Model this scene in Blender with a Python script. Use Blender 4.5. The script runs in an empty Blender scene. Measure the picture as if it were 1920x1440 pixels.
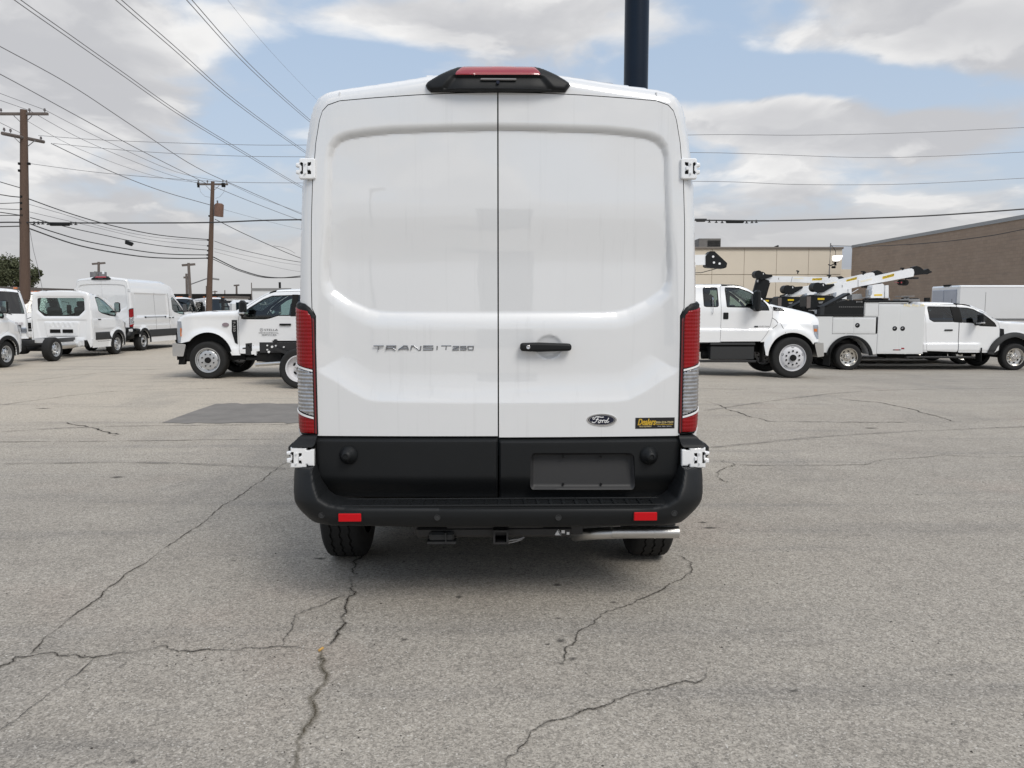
import bpy, bmesh, math, random
import numpy as np
from mathutils import Vector, Matrix, noise as mnoise

random.seed(7)
C = bpy.context.scene.collection
sc = bpy.context.scene
PI = math.pi

# ------------------------------------------------------------------ camera
F_PX = 1442.0
PITCH = math.atan(140 / F_PX)
EYE = 1.55
cam_d = bpy.data.cameras.new('camera')
cam = bpy.data.objects.new('camera', cam_d)
C.objects.link(cam)
cam.location = (0, 0, EYE)
cam.rotation_euler = (PI / 2 - PITCH, 0, 0)
cam_d.sensor_width = 36
cam_d.lens = 36 * F_PX / 1920
cam_d.clip_start = 0.05
cam_d.clip_end = 4000
sc.camera = cam

# ------------------------------------------------------------------ sun and exposure
SUN_EL, SUN_AZ = math.radians(47), math.radians(148)     # azimuth clockwise from +Y
sun_d = bpy.data.lights.new('sun', 'SUN')
sun = bpy.data.objects.new('sun', sun_d)
C.objects.link(sun)
sun_d.energy = 1.5
sun_d.angle = math.radians(24)
sun_d.color = (1.0, 0.955, 0.89)
sdir = Vector((math.sin(SUN_AZ) * math.cos(SUN_EL), math.cos(SUN_AZ) * math.cos(SUN_EL), math.sin(SUN_EL)))
sun.rotation_euler = sdir.to_track_quat('Z', 'Y').to_euler()
sun.location = sdir * 60
sc.view_settings.view_transform = 'Standard'
sc.view_settings.look = 'None'
sc.view_settings.gamma = 1
sc.view_settings.use_curve_mapping = False
sc.view_settings.exposure = 0.33

# ------------------------------------------------------------------ node helpers
class NT:
    def __init__(s, tree):
        s.t = tree; s.n = tree.nodes; s.l = tree.links
    def node(s, kind, props=None, **ins):
        nd = s.n.new(kind)
        for k, v in (props or {}).items(): setattr(nd, k, v)
        for k, v in ins.items():
            key = int(k[1:]) if k[0] == 'i' and k[1:].isdigit() else k.replace('_', ' ')
            sock = nd.inputs[key]
            if hasattr(v, 'links') or isinstance(v, bpy.types.NodeSocket): s.l.new(v, sock)
            else: sock.default_value = v
        return nd
    def math(s, op, a, b=0.0, c=None, clamp=False):
        kw = dict(i0=a, i1=b)
        if c is not None: kw['i2'] = c
        return s.node('ShaderNodeMath', dict(operation=op, use_clamp=clamp), **kw).outputs[0]
    def mixc(s, fac, a, b, mode='MIX'):
        nd = s.node('ShaderNodeMix', dict(data_type='RGBA', blend_type=mode))
        for i, v in ((0, fac), (6, a), (7, b)):
            if isinstance(v, bpy.types.NodeSocket): s.l.new(v, nd.inputs[i])
            else:
                nd.inputs[i].default_value = v if i == 0 else (tuple(v) + (1,) if len(v) == 3 else v)
        return nd.outputs[2]
    def noise(s, vec, scale, detail=4, rough=.5, **k):
        nd = s.node('ShaderNodeTexNoise', None, Scale=scale, Detail=detail, Roughness=rough, Vector=vec, **k)
        return nd.outputs['Fac']
    def ramp(s, fac, p0, p1):
        nd = s.node('ShaderNodeMapRange', dict(interpolation_type='SMOOTHSTEP'), Value=fac)
        nd.inputs[1].default_value = p0; nd.inputs[2].default_value = p1
        return nd.outputs[0]

# ------------------------------------------------------------------ world: physical sky + broken cloud
world = bpy.data.worlds.new('World')
sc.world = world
world.use_nodes = True
nt = NT(world.node_tree); nt.n.clear()
tc = nt.node('ShaderNodeTexCoord')
sky = nt.node('ShaderNodeTexSky', dict(sky_type='NISHITA', sun_disc=False, sun_elevation=SUN_EL, sun_rotation=SUN_AZ, altitude=200, air_density=1.0, dust_density=2.2, ozone_density=1.2))
sep = nt.node('ShaderNodeSeparateXYZ', None, Vector=tc.outputs['Generated'])
dz = nt.math('MAXIMUM', sep.outputs[2], 0.0)
den = nt.math('ADD', dz, 0.24)
px = nt.math('DIVIDE', sep.outputs[0], den)
py = nt.math('DIVIDE', sep.outputs[1], den)
pv = nt.node('ShaderNodeCombineXYZ', None, X=px, Y=py, Z=0.0).outputs[0]
# blobs and noise are in the cloud layer's own plane
def blob(cx, cy, rx, ry, k):
    a = nt.math('MULTIPLY', nt.math('SUBTRACT', px, cx), 1 / rx)
    b = nt.math('MULTIPLY', nt.math('SUBTRACT', py, cy), 1 / ry)
    r2 = nt.math('ADD', nt.math('MULTIPLY', a, a), nt.math('MULTIPLY', b, b))
    e = nt.math('POWER', 2.71828, nt.math('MULTIPLY', r2, -1.0))
    return nt.math('MULTIPLY', e, k)
warp = nt.node('ShaderNodeTexNoise', None, Scale=1.6, Detail=3, Roughness=.55, Vector=pv).outputs['Color']
wv = nt.node('ShaderNodeVectorMath', dict(operation='MULTIPLY_ADD'), i0=warp, i1=(.35, .35, .35), i2=pv).outputs[0]
def cover(v):
    n1 = nt.noise(v, 1.55, 9, .52)
    n2 = nt.noise(v, 4.4, 8, .52)
    return nt.math('ADD', nt.math('MULTIPLY', n1, .70), nt.math('MULTIPLY', n2, .30))
cov = cover(wv)
# the same field a little nearer the zenith: where it thins out, the cloud shows its lit top
wv_up = nt.node('ShaderNodeVectorMath', dict(operation='MULTIPLY'), i0=wv, i1=(.93, .93, 1)).outputs[0]
lit = nt.math('SUBTRACT', cov, cover(wv_up))
def cl(qx, qy):
    a = (qx - 960) / F_PX; b = (720 - qy) / F_PX
    d = Vector((a, math.cos(PITCH) + b * math.sin(PITCH), -math.sin(PITCH) + b * math.cos(PITCH))).normalized()
    return d.x / (d.z + .24), d.y / (d.z + .24)
def sblob(qx, qy, wx, wy, k):
    cx, cy = cl(qx, qy); rx = abs(cl(qx + wx, qy)[0] - cx); ry = abs(cl(qx, qy - wy)[1] - cy)
    return blob(cx, cy, rx, ry, k)
for args in ((1600, 150, 330, 42, -.30), (1340, 165, 120, 40, -.15), (480, 225, 120, 95, -.17), (560, 120, 120, 50, -.16), (740, 110, 90, 30, -.14), (1500, 25, 60, 30, -.10),
             (120, 160, 220, 170, .12), (880, 40, 220, 50, .14), (1430, 235, 140, 45, .17), (1780, 40, 220, 50, .15), (1760, 250, 160, 50, .14), (1250, 60, 130, 50, .12), (700, 20, 200, 40, .10)):
    cov = nt.math('ADD', cov, sblob(*args))
cov = nt.math('ADD', cov, 0.025)
low = nt.ramp(dz, 0.16, 0.0)
cov = nt.math('ADD', cov, nt.math('MULTIPLY', low, 0.30))
mask = nt.ramp(cov, 0.46, 0.60)
shade = nt.noise(wv, 2.2, 7, .55, W=0.0) if False else nt.noise(nt.node('ShaderNodeVectorMath', dict(operation='ADD'), i0=wv, i1=(3.1, 1.7, 0)).outputs[0], 1.9, 8, .55)
thick = nt.ramp(cov, 0.56, 0.80)
bright = nt.math('ADD', nt.ramp(shade, 0.40, 0.74), nt.math('MULTIPLY', nt.ramp(lit, 0.0, .07), .55), clamp=True)
bright = nt.math('MULTIPLY', bright, nt.math('SUBTRACT', 1.0, nt.math('MULTIPLY', thick, .75)))
grey = nt.mixc(bright, (4.5, 4.55, 4.75), (7.3, 7.25, 7.2))
elev = nt.math('ADD', 1.0, nt.math('MULTIPLY', nt.math('MAXIMUM', nt.math('SUBTRACT', dz, .45), 0.0), 1.6))
grey = nt.node('ShaderNodeVectorMath', dict(operation='SCALE'), i0=grey)
nt.l.new(elev, grey.inputs['Scale']); grey = grey.outputs[0]
blue = nt.mixc(0.70, sky.outputs[0], (4.15, 5.2, 6.6))
hz = nt.ramp(dz, 0.40, 0.0)
blue = nt.mixc(nt.math('MULTIPLY', hz, .55), blue, (4.9, 5.2, 5.5))
skyc = nt.mixc(mask, blue, grey)
hz2 = nt.ramp(dz, 0.17, 0.02)
skyc = nt.mixc(nt.math('MULTIPLY', hz2, .8), skyc, (4.65, 4.65, 4.65))
bg = nt.node('ShaderNodeBackground', None, Color=skyc, Strength=0.1)
wo = nt.node('ShaderNodeOutputWorld', None, Surface=bg.outputs[0])

# ------------------------------------------------------------------ materials
def new_mat(name):
    m = bpy.data.materials.new(name); m.use_nodes = True
    t = NT(m.node_tree); t.n.clear()
    out = t.node('ShaderNodeOutputMaterial')
    return m, t, out
def pmat(name, col, rough=.5, metal=0., coat=0., bump=0., bscale=60., var=0., vscale=3., spec=.5, coatr=.04, emis=None, stretch=None):
    m, t, out = new_mat(name)
    b = t.node('ShaderNodeBsdfPrincipled', None, Roughness=rough, Metallic=metal)
    b.inputs['Coat Weight'].default_value = coat
    b.inputs['Coat Roughness'].default_value = coatr
    b.inputs['Specular IOR Level'].default_value = spec
    co = t.node('ShaderNodeTexCoord').outputs['Object']
    if stretch: co = t.node('ShaderNodeMapping', None, Vector=co, Scale=stretch).outputs[0]
    if var:
        n = t.noise(co, vscale, 5, .6)
        c = t.mixc(n, tuple(x * (1 - var) for x in col), tuple(min(1, x * (1 + var)) for x in col))
        t.l.new(c, b.inputs['Base Color'])
    else: b.inputs['Base Color'].default_value = (*col, 1)
    if bump:
        n = t.noise(co, bscale, 3, .6)
        bp = t.node('ShaderNodeBump', None, Strength=bump, Distance=.01, Height=n)
        t.l.new(bp.outputs[0], b.inputs['Normal'])
    if emis:
        b.inputs['Emission Color'].default_value = (*emis[0], 1); b.inputs['Emission Strength'].default_value = emis[1]
    t.l.new(b.outputs[0], out.inputs[0])
    return m
M = {}
def paint(name, col, streak=0.05, inside=(.022, .023, .025)):
    m, t, out = new_mat(name)
    co = t.node('ShaderNodeTexCoord').outputs['Object']
    st = t.node('ShaderNodeMapping', None, Vector=co, Scale=(22, 22, .7)).outputs[0]
    n = t.noise(st, 1.0, 5, .65)
    n2 = t.noise(co, 1.3, 4, .6)
    n3 = t.ramp(n, .56, .72)
    c = t.mixc(t.math('MULTIPLY', n3, streak * 3), col, tuple(x * .72 for x in col))
    c = t.mixc(t.math('MULTIPLY', t.ramp(n2, .35, .75), streak * 2), c, tuple(x * .86 for x in col))
    b = t.node('ShaderNodeBsdfPrincipled', None, Roughness=.32)
    t.l.new(c, b.inputs['Base Color'])
    b.inputs['Coat Weight'].default_value = 1
    b.inputs['Coat IOR'].default_value = 2.0
    rr = t.node('ShaderNodeMapRange', None, Value=n2); rr.inputs[3].default_value = .0; rr.inputs[4].default_value = .05
    t.l.new(rr.outputs[0], b.inputs['Coat Roughness'])
    wv_ = t.noise(co, 2.2, 2, .5)
    bp = t.node('ShaderNodeBump', None, Strength=.10, Distance=.02, Height=wv_)
    t.l.new(bp.outputs[0], b.inputs['Coat Normal'])
    ins = t.node('ShaderNodeBsdfDiffuse', None, Color=(*inside, 1))
    g = t.node('ShaderNodeNewGeometry')
    mx = t.node('ShaderNodeMixShader', None, i0=g.outputs['Backfacing'], i1=b.outputs[0], i2=ins.outputs[0])
    t.l.new(mx.outputs[0], out.inputs[0])
    return m
M['paint'] = paint('white_paint', (.73, .74, .75), .07)
M['paint2'] = paint('white_paint_clean', (.84, .85, .86), .02)
M['paint3'] = paint('grey_white_paint', (.68, .69, .70), .03)
M['body_panel'] = paint('service_body_paint', (.70, .715, .72), .03)
M['badge'] = pmat('badge_chrome', (.34, .35, .37), .2, metal=1)
M['plastic'] = pmat('black_moulded_plastic', (.010, .011, .012), .48, bump=.10, bscale=420, spec=.25, var=.15, vscale=4)
M['plate'] = pmat('plate_plastic', (.017, .017, .018), .55, bump=.1, bscale=300, var=.1)
M['plastic2'] = pmat('grey_black_plastic', (.022, .023, .024), .55, bump=.1, bscale=300, var=.1)
M['dark'] = pmat('dark_underbody', (.012, .012, .012), .8, spec=.2)
M['frame'] = pmat('black_frame_paint', (.018, .018, .019), .42, var=.3, vscale=6)
M['rubber'] = pmat('tyre_rubber', (.022, .022, .022), .8, bump=.2, bscale=90, spec=.25, var=.25, vscale=9)
M['seam'] = pmat('rubber_seal', (.010, .010, .010), .7, spec=.2)
M['chrome'] = pmat('chrome', (.75, .76, .78), .10, metal=1)
M['steel'] = pmat('brushed_stainless_steel', (.62, .61, .59), .30, metal=1, bump=.15, bscale=40, stretch=(1, 20, 20), var=.1)
M['rim'] = pmat('silver_wheel', (.55, .56, .57), .35, metal=.7, var=.08)
M['rimw'] = pmat('white_wheel', (.62, .62, .64), .45, var=.08)
M['rimc'] = pmat('polished_wheel', (.62, .60, .56), .16, metal=1, var=.1)
M['red'] = pmat('red_lens', (.24, .001, .003), .22, coat=.15, spec=.35, var=.3, vscale=14)
M['red2'] = pmat('dark_red_lens', (.14, .004, .008), .14, coat=1)
M['reflector'] = pmat('red_reflector', (.50, .005, .010), .4, spec=.2)
M['redmute'] = pmat('brake_lamp_lens', (.30, .02, .03), .25, coat=1, var=.2, vscale=6)
M['clear'] = pmat('clear_lamp_lens', (.42, .42, .43), .12, metal=.8, coat=1, var=.75, vscale=26)
M['amber'] = pmat('amber_lens', (.6, .16, .02), .25, coat=1)
M['headlamp'] = pmat('headlamp_glass', (.42, .46, .52), .12, metal=.55, coat=1, var=.4, vscale=10)
M['grey'] = pmat('grey_trim', (.22, .22, .22), .5)
M['seat'] = pmat('grey_seat_cloth', (.05, .05, .052), .9)
M['wood'] = pmat('weathered_pole_wood', (.105, .068, .05), .85, bump=.5, bscale=6, stretch=(9, 9, .7), var=.35, vscale=5)
M['wood2'] = pmat('grey_crossarm_wood', (.13, .11, .10), .85, var=.3)
M['wire'] = pmat('cable_black', (.035, .035, .037), .6)
M['wire2'] = pmat('bare_conductor', (.20, .20, .21), .5, metal=.3)
M['porcelain'] = pmat('insulator_porcelain', (.10, .09, .09), .3)
M['rust'] = pmat('rusty_transformer_tank', (.16, .09, .065), .7, var=.5, vscale=3)
M['bluepole'] = pmat('navy_pole_paint', (.006, .013, .026), .30, coat=.0, spec=.22, var=.3, vscale=1.5)
M['yellow'] = pmat('yellow_decal', (.80, .55, .02), .4)
M['gold'] = pmat('gold_lettering', (1.0, .70, .09), .5)
M['gold2'] = pmat('pale_gold_lettering', (.95, .80, .42), .5)
M['black'] = pmat('black_print', (.01, .01, .012), .4)
M['white'] = pmat('white_print', (.8, .8, .8), .4)
M['greyprint'] = pmat('grey_print', (.25, .2, .22), .5)
M['navy'] = pmat('navy_badge', (.010, .013, .03), .2, spec=.25, coat=.35)
M['silverpanel'] = pmat('silver_panel', (.40, .43, .50), .3, metal=.3, var=.12, vscale=2)
M['beige'] = pmat('beige_precast', (.66, .59, .485), .8, var=.05, vscale=.5, bump=.2, bscale=20)
M['trimbrown'] = pmat('dark_coping', (.10, .085, .075), .6)
M['lampwhite'] = pmat('floodlight_glass', (.8, .8, .8), .3, emis=((1, .97, .9), 1.4))
def glass(name, tint, refl=.10, rough=.01):
    m, t, out = new_mat(name)
    tr = t.node('ShaderNodeBsdfTransparent', None, Color=(*tint, 1))
    gl = t.node('ShaderNodeBsdfGlossy', None, Color=(1, 1, 1, 1), Roughness=rough)
    lw = t.node('ShaderNodeLayerWeight', None, Blend=.5).outputs['Facing']
    f = t.math('ADD', t.math('MULTIPLY', t.math('POWER', lw, 4.), .85), refl + .045, clamp=True)
    mx = t.node('ShaderNodeMixShader', None, i0=f, i1=tr.outputs[0], i2=gl.outputs[0])
    t.l.new(mx.outputs[0], out.inputs[0])
    return m
M['glass'] = glass('clear_green_glass', (.50, .62, .60), .015)
M['glassd'] = glass('tinted_glass', (.12, .15, .16), .03)

# ------------------------------------------------------------------ projections used to place real geometry
cp, sp = math.cos(PITCH), math.sin(PITCH)
def ray(px, py):
    a = (px - 960) / F_PX; b = (720 - py) / F_PX
    return np.array([a, cp + b * sp, -sp + b * cp])
def W(px, py, Y):
    d = ray(px, py); t = Y / d[1]
    return Vector((d[0] * t, Y, EYE + d[2] * t))
def gz(x, y):
    s = lambda a, b, v: (lambda t: t * t * (3 - 2 * t))(min(1, max(0, (v - a) / (b - a))))
    return -0.30 * s(2, 11, x) * s(12, 23.5, y)
def G(px, py):
    d = ray(px, py); t = -EYE / d[2]
    for _ in range(6):
        z = gz(d[0] * t, d[1] * t); t = (z - EYE) / d[2]
    return Vector((d[0] * t, d[1] * t, gz(d[0] * t, d[1] * t)))

# ------------------------------------------------------------------ object helpers
def thing(name, label, cat, loc=(0, 0, 0), rz=0, group=None, kind=None):
    o = bpy.data.objects.new(name, None); C.objects.link(o)
    o.location = loc; o.rotation_euler = (0, 0, rz)
    tag(o, label, cat, group, kind)
    return o
def tag(o, label=None, cat=None, group=None, kind=None):
    if label: o['label'] = label
    if cat: o['category'] = cat
    if group: o['group'] = group
    if kind: o['kind'] = kind
    return o
def copy_tree(o, parent=None):
    c = o.copy(); C.objects.link(c); c.parent = parent
    for ch in list(o.children): copy_tree(ch, c)
    return c
def finish(me, mat, angle=32):
    if mat is not None:
        for mm in (mat if isinstance(mat, (list, tuple)) else [mat]): me.materials.append(mm)
    me.polygons.foreach_set('use_smooth', [True] * len(me.polygons))
    try: me.set_sharp_from_angle(angle=math.radians(angle))
    except Exception: pass
    me.update()
SPLIT = {'mud_flap', 'tow_hook', 'door_handle', 'side_step', 'marker_lamp', 'plate_screw', 'handle_bezel', 'plate_pin', 'grille_bar', 'grille', 'unit_grille_slat', 'hinge_pin'}
class MB:
    def __init__(s): s.v = []; s.f = []; s.mi = []; s.cur = 0
    def add(s, vs, fs):
        o = len(s.v); s.v.extend(tuple(v) for v in vs)
        for f in fs: s.f.append(tuple(i + o for i in f)); s.mi.append(s.cur)
        return s
    def box(s, c, d, rot=None, ch=0.0):
        hx, hy, hz = d[0] / 2, d[1] / 2, d[2] / 2
        if ch <= 0:
            vs = [(x * hx, y * hy, z * hz) for x in (-1, 1) for y in (-1, 1) for z in (-1, 1)]
            fs = [(0, 1, 3, 2), (4, 6, 7, 5), (0, 4, 5, 1), (2, 3, 7, 6), (0, 2, 6, 4), (1, 5, 7, 3)]
        else:
            ch = min(ch, hx * .9, hy * .9, hz * .9)
            vs = []; idx = {}
            for sx in (-1, 1):
                for sy in (-1, 1):
                    for sz in (-1, 1):
                        for a in range(3):
                            p = [sx * (hx - ch), sy * (hy - ch), sz * (hz - ch)]
                            p[a] = (sx * hx, sy * hy, sz * hz)[a]
                            idx[(sx, sy, sz, a)] = len(vs); vs.append(tuple(p))
            fs = []
            for a in range(3):
                o1, o2 = [i for i in range(3) if i != a]
                for sg in (-1, 1):
                    q = []
                    for (u, w) in ((-1, -1), (1, -1), (1, 1), (-1, 1)):
                        t = [0, 0, 0]; t[a] = sg; t[o1] = u; t[o2] = w
                        q.append(idx[(*t, a)])
                    fs.append(tuple(q))
            for a in range(3):
                o1, o2 = [i for i in range(3) if i != a]
                for u in (-1, 1):
                    for w in (-1, 1):
                        t1 = [0, 0, 0]; t1[a] = -1; t1[o1] = u; t1[o2] = w
                        t2 = list(t1); t2[a] = 1
                        fs.append((idx[(*t1, o1)], idx[(*t2, o1)], idx[(*t2, o2)], idx[(*t1, o2)]))
            for sx in (-1, 1):
                for sy in (-1, 1):
                    for sz in (-1, 1): fs.append(tuple(idx[(sx, sy, sz, a)] for a in range(3)))
        if rot is not None: vs = [rot @ Vector(v) for v in vs]
        s.add([(v[0] + c[0], v[1] + c[1], v[2] + c[2]) for v in vs], fs); s.dirty = True
        return s
    def cyl(s, p0, p1, r, n=16, r2=None, cap=True):
        p0, p1 = Vector(p0), Vector(p1); r2 = r if r2 is None else r2
        d = (p1 - p0).normalized(); a = d.orthogonal().normalized(); b = d.cross(a)
        vs = []
        for p, rr in ((p0, r), (p1, r2)):
            for i in range(n):
                t = 2 * PI * i / n; vs.append(p + (a * math.cos(t) + b * math.sin(t)) * rr)
        fs = [(i, (i + 1) % n, n + (i + 1) % n, n + i) for i in range(n)]
        if cap: fs += [tuple(range(n - 1, -1, -1)), tuple(range(n, 2 * n))]
        return s.add(vs, fs)
    def tube(s, pts, r, n=6):
        pts = [Vector(p) for p in pts]; vs = []; fs = []
        up = Vector((0, 0, 1))
        for i, p in enumerate(pts):
            d = (pts[min(i + 1, len(pts) - 1)] - pts[max(i - 1, 0)]).normalized()
            a = d.cross(up); a = a.normalized() if a.length > 1e-4 else Vector((1, 0, 0)); b = a.cross(d)
            for k in range(n):
                t = 2 * PI * k / n; vs.append(p + (a * math.cos(t) + b * math.sin(t)) * r)
        for i in range(len(pts) - 1):
            for k in range(n): fs.append((i * n + k, i * n + (k + 1) % n, (i + 1) * n + (k + 1) % n, (i + 1) * n + k))
        fs += [tuple(range(n)), tuple(range(len(vs) - n, len(vs)))]
        return s.add(vs, fs)
    def lathe(s, prof, origin, axis, n=32, mod=None):
        # prof: (a along axis, r)
        ax = Vector(axis).normalized(); a = ax.orthogonal().normalized(); b = ax.cross(a); o = Vector(origin)
        vs = []
        for j in range(n):
            t = 2 * PI * j / n
            for k, (h, r) in enumerate(prof):
                if mod: h, r = mod(k, j, h, r)
                vs.append(o + ax * h + (a * math.cos(t) + b * math.sin(t)) * r)
        m = len(prof); fs = []
        for j in range(n):
            for k in range(m - 1):
                fs.append((j * m + k, j * m + k + 1, ((j + 1) % n) * m + k + 1, ((j + 1) % n) * m + k))
        return s.add(vs, fs)
    def prism(s, poly, mp, d0, d1):
        # poly 2D, mp(u, v, d) -> xyz
        n = len(poly)
        vs = [mp(u, v, d0) for u, v in poly] + [mp(u, v, d1) for u, v in poly]
        fs = [tuple(range(n)), tuple(range(2 * n - 1, n - 1, -1))] + [(i, (i + 1) % n, n + (i + 1) % n, n + i) for i in range(n)]
        return s.add(vs, fs)
    def build(s, name, mat, parent=None, angle=32, recalc=True):
        if name in SPLIT or name.startswith('body_side'):
            par = list(range(len(s.v)))
            def find(i):
                while par[i] != i: par[i] = par[par[i]]; i = par[i]
                return i
            for f in s.f:
                for k in f[1:]: par[find(k)] = find(f[0])
            gr = {}
            for f in s.f: gr.setdefault(find(f[0]), []).append(f)
            if len(gr) > 1:
                gs = sorted(gr.values(), key=len, reverse=True)
                if name.startswith('body_side'): gs = [g for g in gs if len(g) > .04 * len(gs[0])]
                first = None
                for fs in gs:
                    mb = MB(); mp_ = {}
                    for f in fs:
                        for k in f:
                            if k not in mp_: mp_[k] = len(mb.v); mb.v.append(s.v[k])
                        mb.f.append(tuple(mp_[k] for k in f))
                    o = mb.build1(name, mat, parent, angle, recalc); first = first or o
                return first
        return s.build1(name, mat, parent, angle, recalc)
    def build1(s, name, mat, parent=None, angle=32, recalc=True):
        me = bpy.data.meshes.new(name)
        me.from_pydata(s.v, [], s.f)
        if recalc:
            bm = bmesh.new(); bm.from_mesh(me)
            bmesh.ops.recalc_face_normals(bm, faces=bm.faces)
            bm.to_mesh(me); bm.free()
        finish(me, mat, angle)
        o = bpy.data.objects.new(name, me); C.objects.link(o)
        if parent: o.parent = parent
        return o
def part(name, mat, parent, fn, angle=32):
    mb = MB(); fn(mb); return mb.build(name, mat, parent, angle)
def share(o, parent=None, loc=None, rot=None):
    c = bpy.data.objects.new(o.name.split('.')[0], o.data); C.objects.link(c)
    if parent: c.parent = parent
    if loc is not None: c.location = loc
    if rot is not None: c.rotation_euler = rot
    return c

# ------------------------------------------------------------------ outline panels (sheet metal pressed over an outline)
def seg_dist(P, poly, closed=True):
    poly = np.asarray(poly, float); n = len(poly)
    best = np.full(len(P), 1e9); near = np.zeros_like(P); ins = np.zeros(len(P), bool)
    for i in range(n if closed else n - 1):
        a = poly[i]; b = poly[(i + 1) % n]; ab = b - a
        L = (ab ** 2).sum() + 1e-12
        t = np.clip(((P - a) @ ab) / L, 0, 1); q = a + t[:, None] * ab
        d = np.hypot(*(P - q).T); m = d < best
        best[m] = d[m]; near[m] = q[m]
        if closed and abs(ab[1]) > 1e-12:
            c = (a[1] > P[:, 1]) != (b[1] > P[:, 1])
            xi = a[0] + (P[:, 1] - a[1]) / ab[1] * ab[0]
            ins ^= c & (P[:, 0] < xi)
    return best, near, ins
def sdf(P, poly):
    d, q, i = seg_dist(P, poly); return np.where(i, d, -d)
def sst(t): t = np.clip(t, 0, 1); return t * t * (3 - 2 * t)
def fillet(poly, r, n=5):
    out = []; m = len(poly)
    for i in range(m):
        rr = r[i] if isinstance(r, (list, tuple)) else r
        p0, p1, p2 = (Vector(poly[(i - 1) % m]), Vector(poly[i]), Vector(poly[(i + 1) % m]))
        a = p0 - p1; b = p2 - p1; la, lb = a.length, b.length
        if rr <= 0 or la < 1e-6 or lb < 1e-6: out.append(tuple(p1)); continue
        a.normalize(); b.normalize(); ang = math.acos(max(-1, min(1, a.dot(b))))
        if ang > PI - .05: out.append(tuple(p1)); continue
        t = min(rr / math.tan(ang / 2), la * .48, lb * .48)
        s0 = p1 + a * t; s1 = p1 + b * t
        for k in range(n + 1):
            u = k / n; out.append(tuple(s0 * (1 - u) ** 2 + p1 * 2 * u * (1 - u) + s1 * u * u))
    return out
def smooth_poly(pts, sub=6, closed=True):
    n = len(pts); out = []
    P = [Vector(p) for p in pts]
    rng = range(n) if closed else range(n - 1)
    for i in rng:
        p0 = P[(i - 1) % n] if closed or i > 0 else P[i]
        p1 = P[i]; p2 = P[(i + 1) % n]
        p3 = P[(i + 2) % n] if closed or i + 2 < n else p2
        for k in range(sub):
            t = k / sub
            out.append(tuple(.5 * ((2 * p1) + (p2 - p0) * t + (2 * p0 - 5 * p1 + 4 * p2 - p3) * t * t + (-p0 + 3 * p1 - 3 * p2 + p3) * t ** 3)))
    if not closed: out.append(tuple(P[-1]))
    return out
def panel(mb, outline, holes, f, mp, res, rim=None):
    """sheet over `outline` minus `holes`; f(u,v)->depth arrays, mp(u,v,d)->(N,3); rim extrudes the border by that depth"""
    O = np.asarray(outline, float); lo, hi = O.min(0), O.max(0)
    nx = max(2, int(math.ceil((hi[0] - lo[0]) / res)) + 1); ny = max(2, int(math.ceil((hi[1] - lo[1]) / res)) + 1)
    xs = np.linspace(lo[0], hi[0], nx); ys = np.linspace(lo[1], hi[1], ny)
    X, Y = np.meshgrid(xs, ys); P = np.stack([X.ravel(), Y.ravel()], 1)
    best, near, ins = seg_dist(P, O)
    inside = ins.copy()
    for h in holes:
        d2, q2, i2 = seg_dist(P, np.asarray(h, float))
        inside &= ~i2; m = d2 < best; best[m] = d2[m]; near[m] = q2[m]
    step = max(xs[1] - xs[0], ys[1] - ys[0])
    core = inside & (best > .3 * step)
    if core.sum() < 6: return panel(mb, outline, holes, f, mp, res * .5, rim)
    snap = ~core
    idx = np.arange(nx * ny).reshape(ny, nx)
    q = np.stack([idx[:-1, :-1], idx[:-1, 1:], idx[1:, 1:], idx[1:, :-1]], -1).reshape(-1, 4)
    keep = core[q].any(1)
    q = q[keep]
    used = np.zeros(nx * ny, bool); used[q.ravel()] = True
    bad = used & snap & (best > 1.6 * step)
    P2 = P.copy(); P2[snap & used] = near[snap & used]
    # pull the nearest border point onto each sharp corner
    for poly in [O] + [np.asarray(h, float) for h in holes]:
        n = len(poly)
        for i in range(n):
            a = poly[i] - poly[i - 1]; b = poly[(i + 1) % n] - poly[i]
            la, lb = np.hypot(*a), np.hypot(*b)
            if la < 1e-9 or lb < 1e-9: continue
            if (a @ b) / (la * lb) < math.cos(math.radians(14)):
                cand = np.where(used & snap)[0]
                if len(cand):
                    dd = np.hypot(*(P2[cand] - poly[i]).T); k = dd.argmin()
                    if dd[k] < .9 * step: P2[cand[k]] = poly[i]
    ids = np.where(used)[0]
    key = {}; remap = {}
    U = []
    for i in ids:
        k = (round(P2[i, 0], 5), round(P2[i, 1], 5))
        if k not in key: key[k] = len(U); U.append(P2[i])
        remap[i] = key[k]
    U = np.array(U)
    faces = []
    for a in q:
        f4 = []
        for i in a:
            r = remap[i]
            if r not in f4: f4.append(r)
        if len(f4) >= 3:
            pp = U[f4]; ar = 0
            for k in range(len(pp)): ar += pp[k - 1][0] * pp[k][1] - pp[k][0] * pp[k - 1][1]
            if abs(ar) > 1e-9: faces.append(tuple(f4))
    d = f(U[:, 0], U[:, 1])
    V = np.asarray(mp(U[:, 0], U[:, 1], d), float)
    vs = [tuple(v) for v in V]
    if rim is not None:
        ec = {}
        for fc in faces:
            for k in range(len(fc)):
                e = (fc[k - 1], fc[k]); ke = tuple(sorted(e))
                ec.setdefault(ke, []).append(e)
        rv = {}
        D2 = rim(U[:, 0], U[:, 1], d) if callable(rim) else d + rim
        V2 = np.asarray(mp(U[:, 0], U[:, 1], D2), float)
        for ke, es in ec.items():
            if len(es) == 1:
                a, b = es[0]
                for t in (a, b):
                    if t not in rv: rv[t] = len(vs); vs.append(tuple(V2[t]))
                faces.append((b, a, rv[a], rv[b]))
    mb.add(vs, faces)
    return mb
def XZ(u, v, d): return np.stack([u, d, v], 1)
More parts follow.
